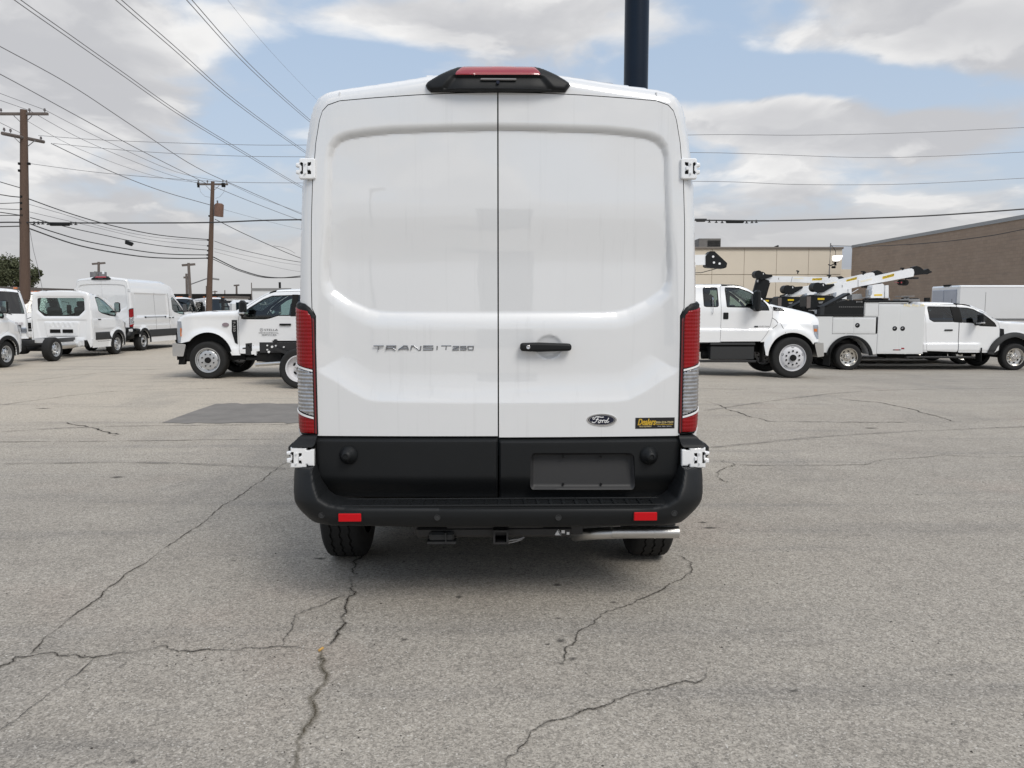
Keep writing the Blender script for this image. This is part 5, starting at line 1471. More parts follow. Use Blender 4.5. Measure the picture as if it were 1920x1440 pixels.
# --- crew cab service truck with crane, and the two parked behind it
def build_service_truck():
    S = Side(23.3, W(1592, 672, 23.3).x, 1, 1.08, -.30)
    root = S.root('service_crane_truck', 'white crew cab service truck with crane, nearest of the row at the right', 'truck', 'crane service trucks parked side by side')
    P = S.P; w = 1.03; ufw = S.p(1905, 673)[0]
    ar = [(1905 + 41 * math.cos(a), 673 - 41 * math.sin(a)) for a in np.linspace(.25, PI - .25, 16)]
    out = P([(1962, 655), (1964, 615), (1960, 609), (1948, 606.5), (1920, 604.4), (1886.7, 603), (1873, 600.5), (1863, 594), (1847.8, 582), (1833, 574), (1820, 570.6), (1800, 568.5), (1786.7, 567.2), (1760, 566.6), (1738, 566.6), (1733, 570), (1731, 600), (1730.6, 660), (1800, 661.4), (1866, 662.6)] + ar[::-1] + [(1945, 663)])
    d1 = fillet(P([(1800.5, 571), (1801, 612), (1798, 661), (1866, 661.5), (1873, 657), (1875.5, 640), (1876, 612), (1873, 604), (1862, 596.5), (1846, 584.5), (1832, 577), (1818, 573)]), .03)
    wn1 = fillet(P([(1803, 576), (1819, 576.7), (1831, 579.5), (1844.4, 587.4), (1857.8, 597.4), (1867, 605), (1872, 613), (1840, 611.7), (1824.4, 606), (1805.5, 605)]), .02)
    d2 = fillet(P([(1737.5, 571), (1738, 612), (1738.5, 658), (1796.5, 660), (1799.5, 612), (1799, 571)]), .04)
    wn2 = fillet(P([(1743.9, 574), (1795, 575), (1797, 603.9), (1752, 603.9), (1744.4, 599)]), .05)
    segs = [('grille', 'chrome', P([(1962, 655), (1964, 615)])), ('hood', 'paint2', P([(1964, 615), (1960, 609), (1948, 606.5), (1920, 604.4), (1886.7, 603), (1873, 600.5)])), ('windscreen', 'glassd', P([(1873, 600.5), (1863, 594), (1847.8, 582), (1833, 574)])),
            ('cab_roof', 'paint2', P([(1833, 574), (1820, 570.6), (1800, 568.5), (1786.7, 567.2), (1760, 566.6), (1738, 566.6)])), ('cab_back', 'paint2', P([(1738, 566.6), (1733, 570), (1731, 600), (1730.6, 660)]))]
    zb = S.p(0, 606)[1]; z1 = S.p(0, 643)[1]; uh = S.p(1873, 0)[0]; ac = S.p(1905, 673)
    def wf(u, v): return w - .16 * sst((v - zb) / .7) * (1 - sst((u - uh) / .2)) - .10 * sst((u - S.p(1930, 0)[0]) / .5)
    def dep(u, v):
        rr = np.hypot(u - ac[0], v - ac[1]); return -.03 * sst((.85 - rr) / .16) - .026 * sst((z1 - v) / .035) * (1 - sst((u - uh) / .1)) + .02 * sst((S.p(0, 656)[1] - v) / .06)
    dd = shell(root, out, [[d1, wn1], [d2, wn2]], [], segs, wf, .06, dep, glassm='glassd')
    n = S.near
    sidebit(root, n, 'pillar_trim', 'seam', P([(1788, 574.6), (1803.5, 575.6), (1805.6, 605.2), (1790.5, 604)]), wf, dd, .006, both=True)
    fl = [(1905 + 53 * math.cos(a), 673 - 50 * math.sin(a)) for a in np.linspace(0.2, PI - .2, 22)]; fi = [(1905 + 42.5 * math.cos(a), 673 - 41 * math.sin(a)) for a in np.linspace(PI - .2, .2, 22)]
    sidebit(root, n, 'fender_flare', 'plastic2', P(fl + fi), wf, dd, .05, both=True, rim=.08)
    v_ = sidebit(root, n, 'fender_vent', 'plastic', P([(1877, 616), (1884, 617), (1885, 636), (1876, 648)]), wf, dd, .010, both=True)
    for a in (1751.3, 1814): part('door_handle', M['plastic'], root, lambda b: [b.box((s * (w + .012), S.p(a, 0)[0], S.p(0, 617 if a < 1800 else 619)[1]), (.035, .25, .045), ch=.012) for s in (-1, 1)])
    part('door_badge', M['greyprint'], root, lambda b: b.box((n * (w + .015), S.p(1857, 0)[0], S.p(0, 654)[1]), (.01, .29, .028)))
    mirror_tow(root, S.p(1866, 0)[0], S.p(0, 605)[1], w)
    interior(root, S.p(1826, 0)[0], S.p(1866, 0)[0], S.p(0, 622)[1], w, S.p(0, 660)[1], rear=S.p(1765, 0)[0])
    part('front_bumper', M['chrome'], root, lambda b: b.box((0, S.p(1958, 0)[0], S.p(0, 662)[1]), (1.95, .22, .30), ch=.04))
    part('side_step', M['frame'], root, lambda b: [b.box((s * .98, (S.p(1735, 0)[0] + S.p(1868, 0)[0]) / 2, S.p(0, 670)[1]), (.14, 2.1, .06), ch=.015) for s in (-1, 1)])
    part('engine_bay', M['dark'], root, lambda b: (b.box((0, ufw - .05, .78), (1.66, 1.55, .66)), b.box((0, ufw - 2.5, .62), (1.5, 3.4, .26))))
    part('mud_flap', M['dark'], root, lambda b: [b.box((s * .92, S.p(1880, 0)[0], .48), (.3, .02, .42)) for s in (-1, 1)] + [b.box((s * .92, -.62, .42), (.5, .02, .55)) for s in (-1, 1)])
    frame_rails(root, -1.3, ufw + .4, .78)
    part('under_frame', M['dark'], root, lambda b: (b.box((0, .9, .66), (1.3, 4.0, .22)), b.box((.2, 1.9, .5), (.6, 1.0, .3))))
    axle(root, 0, .40); axle(root, ufw, .40, diff=False)
    for s in (-1, 1):
        wheel(root, ufw, s, 1.04, .405, .25, 'chrome')
        wheel(root, 0, s, 1.06, .405, .25, 'chrome'); wheel(root, 0, s, .74, .405, .25, 'chrome')
    # mirror band, aerial
    part('aerial', M['wire'], root, lambda b: b.cyl((-.7, S.p(1881, 0)[0], S.p(0, 602)[1]), (-.7, S.p(1881, 0)[0], S.p(0, 559)[1]), .008, 6))
    # service body
    wb = 1.08; wbf = lambda u, v: wb + 0 * u
    A = lambda a, b, c, d: rect(*S.p(a, b), *S.p(c, d))
    ztop, zlow, zbot, zbl = S.p(0, 567.3)[1], S.p(0, 592.6)[1], S.p(0, 664)[1], S.p(0, 661)[1]
    u0, u1, u2 = S.p(1544, 0)[0], S.p(1646, 0)[0], S.p(1731.5, 0)[0]
    arc = [(0 + .60 * math.cos(a), .40 + .60 * math.sin(a)) for a in np.linspace(.15, PI - .15, 16)]
    so = [(u0, zbl), (u0, zlow), (u1, zlow), (u1, ztop), (u2, ztop), (u2, zbot)] + [(.62, zbot)] + arc + [(-.62, zbl)]
    dl = [A(1562, 595, 1600, 625.5), A(1601.5, 595, 1641.5, 625.8), A(1648, 570, 1684.5, 663.3), A(1686, 570.5, 1730, 663.6)]
    body = None
    for s in (-1, 1):
        mp = lambda u, v, d, s=s: np.stack([s * (wb - d), u, v], 1)
        mb = MB(); panel(mb, so, [grow(d_, .012) for d_ in dl], lambda u, v: 0 * u, mp, .05, rim=.45)
        sd_ = mb.build('service_body_side', M['body_panel'], root, 30)
        for d_ in dl:
            mb = MB(); panel(mb, d_, [], lambda u, v: -.004 + .006 * (1 - sst(sdf(np.stack([u, v], 1), d_) / .012)), mp, .04, rim=.03); mb.build('locker_door', M['body_panel'], sd_, 40)
        fl_ = [(.70 * math.cos(a), .40 + .67 * math.sin(a)) for a in np.linspace(.1, PI - .1, 20)]; fi_ = [(.60 * math.cos(a), .40 + .60 * math.sin(a)) for a in np.linspace(PI - .1, .1, 20)]
        mb = MB(); panel(mb, fl_ + fi_, [], lambda u, v: 0 * u - .05, mp, .03, rim=.06); mb.build('fender_flare', M['plastic'], sd_)
        for a, b_ in ((1607.6, 610), (1677.5, 616), (1692.3, 616)):
            u, v = S.p(a, b_); mb = MB(); mb.lathe([(0, .072), (.010, .070), (.012, .062), (.006, .058), (.006, .0001)], (s * wb, u, v), (s, 0, 0), 24); lt = mb.build('locker_latch', M['plastic'], sd_)
            mb = MB(); mb.box((s * (wb + .012), u - .008, v + .01), (.01, .06, .028), Matrix.Rotation(.6, 3, 'X'), ch=.004); lt2 = mb.build('latch_lever', M['chrome'], sd_)
    def tub(b):
        b.box((0, (u0 + u2) / 2, zlow - .02), (2 * wb - .9, u2 - u0, .04)); b.box((0, (u1 + u2) / 2, ztop - .01), (2 * wb, u2 - u1, .03)); b.box((0, u2 - .02, (ztop + zbot) / 2), (2 * wb, .03, ztop - zbot)); b.box((0, u1 + .02, (ztop + zlow) / 2), (2 * wb, .03, ztop - zlow))
        for s in (-1, 1): b.box((s * (wb - .22), (u0 + u2) / 2, zlow - .005), (.44, u2 - u0, .02)); b.box((s * (wb - .22), u0 + .02, (zlow + zbl) / 2), (.44, .03, zlow - zbl))
    part('service_body_deck', M['body_panel'], root, tub)
    part('top_edge_trim', M['plastic'], root, lambda b: ([b.box((s * (wb - .2), (u1 + u2) / 2, ztop + .035), (.42, u2 - u1 + .02, .06), ch=.01) for s in (-1, 1)], [b.box((s * (wb - .01), (u0 + u1) / 2, zlow + .02), (.05, u1 - u0, .06), ch=.01) for s in (-1, 1)]))
    # black lidded top box along the low locker
    tq = P([(1545.7, 590.5), (1547.4, 574), (1561.8, 572), (1577.8, 565), (1588, 562.6), (1645, 562.6), (1645, 590.5)])
    tb = part('tool_drawer_box', M['plastic'], root, lambda b: b.prism(tq, lambda u, v, d: (d, u, v), n * (wb - .34), n * (wb - .03)))
    def dots(b):
        for i in range(18):
            u, v = S.p(1575 + i * 3.6, 575.5); b.box((n * (wb - .026), u, v), (.012, .035, .018))
        u, v = S.p(1611.5, 566); b.box((n * (wb - .02), u, v), (.03, .15, .018)); b.box((n * (wb - .02), u - .08, v), (.03, .02, .05)); b.box((n * (wb - .02), u + .08, v), (.03, .02, .05))
    part('slot_track', M['grey'], tb, dots)['kind'] = 'stuff'
    a, b_ = S.p(1548, 573.5), S.p(1594, 550.5)
    part('open_lid', M['plastic'], tb, lambda b: b.prism(P([(1546, 574), (1593, 549), (1596, 551.5), (1549, 576.5)]), lambda u, v, d: (d, u, v), n * (wb - .46), n * (wb - .03)))
    part('lid_strut', M['chrome'], tb, lambda b: b.tube([(n * (wb - .1), *S.p(1612, 542)), (n * (wb - .1), *S.p(1590, 555))], .010, 6))
    sidetext('PAL Pro 39', S, root, wb, 1694, 575, 4.6, 37, 'gold2', 'body_lettering', off=.012)
    part('warning_sticker', M['redmute'], root, lambda b: (b.box((n * (wb + .008), S.p(1713, 0)[0], S.p(0, 656)[1]), (.004, .23, .03)), b.box((n * (wb + .008), S.p(1724.5, 0)[0], S.p(0, 653.4)[1]), (.004, .09, .045))))
    part('warning_sticker_print', M['black'], root, lambda b: [b.box((n * (wb + .011), S.p(q, 0)[0], S.p(0, 656)[1]), (.003, .05, .026)) for q in (1707.5, 1718.5)])
    # deck equipment: vice table, roller, hose boxes
    Dm = 24.3; xm = S.D + S.half - Dm
    part('vice_table', M['grey'], root, lambda b: (b.prism(P([(1684, 555), (1709, 554.6), (1709, 556), (1684, 556.5)], Dm), lambda u, v, d: (d, u, v), xm - .2, xm + .2), b.box((xm, *S.p(1699, 559.5, Dm)), (.1, .1, .12)), b.prism(P([(1681, 561), (1718, 560.5), (1718, 565.5), (1681, 565.5)], Dm), lambda u, v, d: (d, u, v), xm - .22, xm + .22)))
    part('vice', M['dark'], root, lambda b: (b.cyl((xm - .1, *S.p(1717, 562, Dm)), (xm + .1, *S.p(1717, 562, Dm)), .06, 12), b.cyl((xm, S.p(1718, 0, Dm)[0], S.p(0, 562, Dm)[1]), (xm, S.p(1743, 0, Dm)[0], S.p(0, 562.5, Dm)[1]), .055, 12), b.box((xm, *S.p(1738, 562, Dm)), (.14, .12, .13))))
    part('vice_collar', M['white'], root, lambda b: (b.cyl((xm, S.p(1721, 0, Dm)[0], S.p(0, 561, Dm)[1]), (xm, S.p(1725, 0, Dm)[0], S.p(0, 561, Dm)[1]), .068, 14), b.cyl((xm, S.p(1727, 0, Dm)[0], S.p(0, 561, Dm)[1]), (xm, S.p(1731, 0, Dm)[0], S.p(0, 561, Dm)[1]), .066, 14)))
    # crane at the far rear corner
    Dc = 25.2; xc = S.D + S.half - Dc; Q = lambda pts: S.P(pts, Dc); mpx = lambda u, v, d: (d, u, v)
    piv = S.p(1534, 552, Dc)
    base = part('crane_base', M['plastic'], root, lambda b: (b.prism(fillet(Q([(1506, 556), (1510, 553.5), (1556, 554.5), (1560, 558), (1556, 573), (1545, 580), (1512, 579), (1506, 575)]), .05), mpx, xc - .30, xc + .24), b.box((xc, S.p(1530, 0, Dc)[0], 1.55), (.4, .5, .5))))
    part('base_decal', M['yellow'], base, lambda b: b.prism(Q([(1527.5, 559), (1540, 559), (1540, 562.4), (1527.5, 562.4)]), mpx, xc + .241, xc + .246))
    part('base_print', M['grey'], base, lambda b: (b.prism(Q([(1529, 566), (1538, 565), (1536, 569), (1530, 569)]), mpx, xc + .241, xc + .245), b.prism(Q([(1528, 573.5), (1538, 573), (1538, 574.2), (1528, 574.5)]), mpx, xc + .241, xc + .245)))
    part('corner_plate', M['wood2'], base, lambda b: b.prism(Q([(1507, 556), (1515, 556), (1514, 577), (1507, 578)]), mpx, xc + .242, xc + .25))
    part('base_foot', M['paint2'], base, lambda b: b.prism(Q([(1520, 581), (1547, 580), (1549, 574), (1553, 574), (1553, 588), (1520, 588)]), mpx, xc - .2, xc + .2))
    boom = part('crane_boom', M['paint2'], root, lambda b: b.prism([(a - piv[0], c - piv[1]) for a, c in Q([(1529, 550.5), (1541, 545.5), (1552, 537.5), (1561, 534), (1640, 517.5), (1705, 503.6), (1709, 505.5), (1710.3, 511), (1708.8, 518.6), (1607.5, 537.5), (1570, 546.5), (1540, 554.5), (1530, 555.5)])], mpx, xc - .13, xc + .13))
    boom.location = (0, piv[0], piv[1])
    def bpart(nm, mt, fn): 
        o = part(nm, M[mt], boom, fn); o.data.transform(Matrix.Translation((0, -piv[0], -piv[1]))); return o
    bpart('boom_head', 'plastic', lambda b: (b.prism(Q([(1708.8, 501), (1716, 498.8), (1722.5, 501), (1730, 507), (1737.5, 503.7), (1741, 508), (1735, 514), (1711, 516.5)]), mpx, xc - .10, xc + .10), b.prism(Q([(1735, 512.5), (1744, 508), (1746.5, 510.5), (1737, 514.5)]), mpx, xc - .05, xc + .05), b.prism(Q([(1699, 521), (1708, 520), (1708, 523.5), (1699, 523.5)]), mpx, xc - .08, xc + .08), b.prism(Q([(1711, 520), (1720, 520), (1720, 523), (1711, 523)]), mpx, xc - .08, xc + .08)))
    bpart('hook_block', 'dark', lambda b: (b.cyl((xc - .09, *S.p(1690, 529.5, Dc)), (xc + .09, *S.p(1690, 529.5, Dc)), .095, 16), b.cyl((xc - .09, *S.p(1696, 530, Dc)), (xc + .09, *S.p(1696, 530, Dc)), .095, 16), b.cyl((xc, *S.p(1697, 526, Dc)), (xc, *S.p(1700, 519, Dc)), .01, 6)))
    bpart('hook_latch', 'redmute', lambda b: (b.box((xc + .1, *S.p(1687, 530, Dc)), (.02, .04, .05)), b.cyl((xc + .05, *S.p(1675, 528.5, Dc)), (xc + .05, *S.p(1684, 530.5, Dc)), .012, 6)))
    bpart('winch', 'plastic', lambda b: (b.cyl((xc - .02, *S.p(1525, 539, Dc)), (xc + .36, *S.p(1525, 539, Dc)), .150, 20), b.cyl((xc - .02, *S.p(1534, 540, Dc)), (xc + .32, *S.p(1534, 540, Dc)), .155, 20), b.prism(Q([(1538, 534), (1559, 532.4), (1560, 536), (1545, 545), (1538, 547)]), mpx, xc + .02, xc + .2)))
    bpart('winch_label', 'white', lambda b: b.prism(Q([(1535, 533.5), (1536.8, 533), (1537.2, 536.5), (1535.6, 537)]), mpx, xc + .321, xc + .325))
    for a, c in ((1617.5, 510.5), (1691.5, 504)): bpart('cable_guide', 'plastic', lambda b: (b.box((xc, *S.p(a, c - 1, Dc)), (.1, .09, .04)), b.box((xc, *S.p(a + 1, c + 2, Dc)), (.06, .03, .10))))
    bpart('boom_slot', 'dark', lambda b: b.prism(Q([(1575.3, 534.5), (1576.3, 534.3), (1576.3, 539), (1575.3, 539.2)]), mpx, xc + .131, xc + .134))
    bpart('boom_bolts', 'dark', lambda b: [b.cyl((xc + .13, *S.p(a, c, Dc)), (xc + .14, *S.p(a, c, Dc)), .012, 8) for a, c in ((1539, 548), (1533, 551))])
    bpart('boom_joint', 'grey', lambda b: b.prism(Q([(1605, 525.3), (1606, 525.1), (1606, 538.5), (1605, 538.7)]), mpx, xc + .131, xc + .134))
    ang = math.atan2(13.5, 62)
    dc = bpart('boom_decal', 'yellow', lambda b: b.prism(Q([(1651, 523.8), (1672.5, 518.2), (1672.8, 513.0), (1651, 519.0)]), mpx, xc + .131, xc + .135))
    def slant_text(txt, a, c, hpx, wpx, mt, sl, nm):
        o = sidetext(txt, S, boom, 0, a, c, hpx, wpx, mt, nm, D=Dc, off=0)
        for q in o.data.vertices:
            uu = q.co.y; q.co.x = xc + .138; q.co.z += (uu - S.p(a, c, Dc)[0]) * sl; q.co.y -= piv[0]; q.co.z -= piv[1]
        return o
    slant_text('PALFINGER', 1652.3, 522.5, 3.6, 19.5, 'black', .265, 'boom_lettering')
    slant_text('CRANE SERVICE', 1609, 529.8, 2.4, 21, 'gold2', .22, 'boom_lettering')
    part('boom_support', M['plastic'], root, lambda b: (b.prism(Q([(1645, 527), (1650, 521), (1654, 521), (1654, 527), (1651, 532), (1649.5, 560), (1644.5, 560), (1645.5, 533)]), mpx, xc - .06, xc + .06), b.prism(Q([(1624, 560.5), (1645, 558.5), (1658, 563.5), (1624, 564)]), mpx, xc - .2, xc + .2)))
    part('control_cabinet', M['paint2'], root, lambda b: (b.prism(fillet(Q([(1623, 536), (1640, 532.5), (1643.5, 534), (1643.5, 559), (1619, 559), (1619, 553)]), .03), mpx, xc + .15, xc + .5), b.prism(fillet(Q([(1649, 536), (1655, 535), (1655, 559), (1648.5, 559)]), .03), mpx, xc + .15, xc + .4)))
    part('cabinet_decal', M['yellow'], root, lambda b: b.prism(Q([(1625.5, 552.5), (1640, 552), (1640, 555), (1625.5, 555.2)]), mpx, xc + .505, xc + .51))
    part('work_lamp', M['headlamp'], root, lambda b: b.box((xc + .55, *S.p(1617, 549.5, Dc)), (.04, .12, .15), ch=.02))
    part('lamp_box', M['grey'], root, lambda b: (b.box((xc + .5, *S.p(1615, 549, Dc)), (.08, .17, .20), ch=.02), b.prism(Q([(1590, 553), (1607, 551), (1610, 560), (1590, 562)]), mpx, xc - .1, xc + .3)))
    part('brace_rod', M['chrome'], root, lambda b: b.tube([(xc + .2, *S.p(1656, 548, Dc)), (xc + .2, *S.p(1662, 563, Dc))], .018, 6))
    part('bed_boxes', M['frame'], root, lambda b: (b.box((xc + .35, S.p(1570, 0, Dc)[0], 1.75), (.6, .7, .42), ch=.03), b.box((xc + .1, S.p(1600, 0, Dc)[0], 1.72), (.5, .5, .3), ch=.03)))
    return root, boom, S
svc, svc_boom, SJ = build_service_truck()
svc2 = copy_tree(svc); svc2.location.y += 2.7; svc2['label'] = 'second crane service truck in the row, its raised boom just behind the nearest one'
svc3 = copy_tree(svc); svc3.location.y += 5.4; svc3['label'] = 'farthest crane service truck, its white boom lying level above the others'
for ch in svc3.children:
    if ch.name.startswith('crane_boom'):
        ch.rotation_euler = (-math.atan2(39, 170), 0, 0); ch.location.z += .62; ch.location.y -= .25
        mast = part('boom_knuckle', M['plastic'], svc3, lambda b: (b.box((svc.location.y - svc.location.y + (SJ.D + SJ.half - 25.2), ch.location.y + .10, ch.location.z - .35), (.34, .55, 1.0), Matrix.Rotation(-.25, 3, 'X'), ch=.10), b.tube([(SJ.D + SJ.half - 25.2, ch.location.y + .9, ch.location.z - .62), (SJ.D + SJ.half - 25.2, ch.location.y + 2.0, ch.location.z - .25)], .07, 12), b.box((SJ.D + SJ.half - 25.2, ch.location.y + .9, ch.location.z - .9), (.3, .3, .6))))

# --- enclosed body van behind the service trucks
def build_box_body():
    D = 34.0; S = Side(D, W(1797, 560, D).x, 1, 1.12, -.30)
    root = S.root('enclosed_service_van', 'white enclosed body van with silver rear doors, far right behind the crew cab', 'van')
    w = 1.12; zt = S.p(0, 535)[1]; L = 6.2; zl = S.p(0, 600)[1]
    part('box_body', M['paint3'], root, lambda b: (b.box((0, L / 2, (zt + zl) / 2), (2 * w, L, zt - zl), ch=.07), b.box((0, L / 2, zl - .05), (2 * w + .02, L, .05))))
    part('roof_edge', M['paint2'], root, lambda b: b.box((0, L / 2 + .02, zt - .06), (2 * w + .03, L, .13), ch=.05))
    part('rear_door', M['silverpanel'], root, lambda b: (b.box((-.5, -.01, (zt + zl) / 2 - .05), (.95, .04, zt - zl - .25), ch=.02), b.box((.5, -.01, (zt + zl) / 2 - .05), (.95, .04, zt - zl - .25), ch=.02)))
    part('roof_vent', M['dark'], root, lambda b: b.box((.1, .06, zt + .02), (.5, .1, .08), ch=.01))
    part('side_seam', M['seam'], root, lambda b: [b.box((w + .001, u, (zt + zl) / 2 - .1), (.006, .012, zt - zl - .4)) for u in (S.p(1881, 0)[0],)])
    part('lower_body', M['paint3'], root, lambda b: (b.box((0, L / 2, .85), (2 * w - .02, L, zl * .95 - .45), ch=.05), b.box((0, L + .5, 1.0), (2.0, 1.3, 1.1), ch=.2)))
    part('under_frame', M['dark'], root, lambda b: b.box((0, L / 2, .5), (1.2, L, .3)))
    part('side_rail', M['seam'], root, lambda b: b.box((w + .012, L / 2, zl + .0), (.02, L, .03)))
    for s in (-1, 1):
        wheel(root, 1.2, s, 1.0, .405, .25, 'white'); wheel(root, L - .4, s, 1.0, .405, .25, 'white')
build_box_body()

# --- cutaway van cabs on the left, seen from behind
def build_cutaway():
    zs = np.array([.35, .6, .9, 1.2, 1.4, 1.6, 1.9, 2.2]); ws = np.array([.98, 1.0, 1.0, 1.0, .99, .98, .96, .92])
    bl = [(-w_, z_) for w_, z_ in zip(ws, zs)] + [(-.9, 2.25), (-.86, 2.3), (0, 2.4)]; br = [(w_, z_) for w_, z_ in zip(ws, zs)] + [(.9, 2.25), (.86, 2.3), (0, 2.4)]
    root = thing('cutaway_chassis_van', 'white van cab with bare chassis and rear window facing the camera, left row', 'van', (-14.65, 22.1, 0), 0, 'cutaway van cabs in the left row')
    van_side(root, zs, ws, 0., bl, br, 3.02, 5.46, True)
    # rear wall with wide window
    ol = fillet([(-.97, .38), (-.99, 1.3), (-.92, 2.08), (-.6, 2.155), (0, 2.18), (.6, 2.155), (.92, 2.08), (.99, 1.3), (.97, .38), (.90, .30), (.80, .55), (-.86, .55), (-.9, .38)], [.02, .1, .12, .3, .3, .3, .12, .1, .02, .02, .02, .02, .02])
    wn = fillet([(-.76, 1.92), (-.76, 1.52), (-.56, 1.33), (.56, 1.33), (.76, 1.52), (.76, 1.92)], .07)
    def f(u, v):
        P = np.stack([u, v], 1)
        r1 = fillet([(-.52, .66), (-.58, 1.16), (.58, 1.16), (.52, .66)], .06); r2 = fillet([(-.74, .60), (-.84, 1.22), (.84, 1.22), (.74, .60)], .06); sl = fillet([(-.42, .98), (-.42, 1.12), (.42, 1.12), (.42, .98)], .03)
        d = sdf(P, wn); w_ = .02 * sst((.06 + d) / .05) * (d < 0) + .02 * (d >= 0)
        rb = .008 * np.sin(u * 2 * PI / .16) * sst(sdf(P, sl) / .02)
        e = sdf(P, ol); r = .06
        ed = r * (1 - np.sqrt(np.clip(1 - (1 - np.clip(e, 0, r) / r) ** 2, 0, 1))) * (v > .6)
        return 3.0 + .012 * sst(sdf(P, r2) / .03) - .02 * sst(sdf(P, r1) / .03) + w_ + rb + ed
    mb = MB(); panel(mb, ol, [wn], f, XZ, .025); bw = mb.build('back_wall', M['paint2'], root, 30)
    mb = MB(); panel(mb, wn, [], lambda u, v: 3.03 + 0 * u, XZ, .1); mb.build('rear_window', M['glass'], bw)
    mb = MB(); panel(mb, wn, [grow(wn, -.03)], lambda u, v: 3.022 + 0 * u, XZ, .03, rim=.01); mb.build('window_seal', M['seam'], bw)
    for x in (-.22, .19): part('vent_flap', M['seam'], bw, lambda b: b.box((x + .0, 2.985, .845), (.34, .03, .115), ch=.01))
    part('back_sill', M['paint3'], root, lambda b: (b.box((-.12, 2.96, .46), (1.70, .10, .20), ch=.02), b.cyl((-.45, 2.9, .42), (-.05, 2.9, .42), .10, 14), b.cyl((.15, 2.9, .42), (.6, 2.9, .42), .10, 14)))
    frame_rails(root, -.05, 3.0, .56, .40, .16)
    part('rear_plates', M['paint3'], root, lambda b: (b.box((-.62, 0.5, .69), (.42, .5, .05)), b.box((.5, .9, .62), (.35, .06, .14))))
    part('drivetrain', M['dark'], root, lambda b: (b.cyl((0, .95, .40), (0, 4.2, .5), .05), b.box((0, 3.8, .45), (1.6, 1.7, .2)), b.box((0, 4.7, .6), (1.5, 1.2, .5)), b.box((.1, 1.7, .45), (.7, .8, .25)), b.box((-.35, .1, .5), (.1, .2, .3)), b.box((.3, -.02, .35), (.12, .1, .25))))
    part('muffler', M['steel'], root, lambda b: b.cyl((.55, 1.6, .42), (.55, 2.6, .42), .11, 16))
    axle(root, .95, .36, .8)
    for s in (-1, 1):
        wheel(root, .95, s, .98, .36, .24, 'cut'); wheel(root, 4.55, s, .98, .36, .24, 'cut')
    return root
cut1 = build_cutaway()
cut2 = copy_tree(cut1); cut2.location = (-14.5, 16.0, 0); cut2['label'] = 'front wing, wheel and mirror of a white van cab cut by the left picture edge'
del cut2['group']; del cut1['group']

# --- second panel van, a copy of the first, in the left row
van1 = build_van()
van2 = copy_tree(van1); van2.location = (-14.95, 28.2, 0); van2.rotation_euler = (0, 0, 0)
van2['label'] = 'white panel van in the left row behind the cutaway cab, showing its rear corner'
for ch in list(van2.children):
    for g in list(ch.children):
        if g.name.startswith(('model_badge', 'number_badge', 'dealer_sticker', 'oval_badge')):
            for q in list(g.children): bpy.data.objects.remove(q, do_unlink=True)
            bpy.data.objects.remove(g, do_unlink=True)

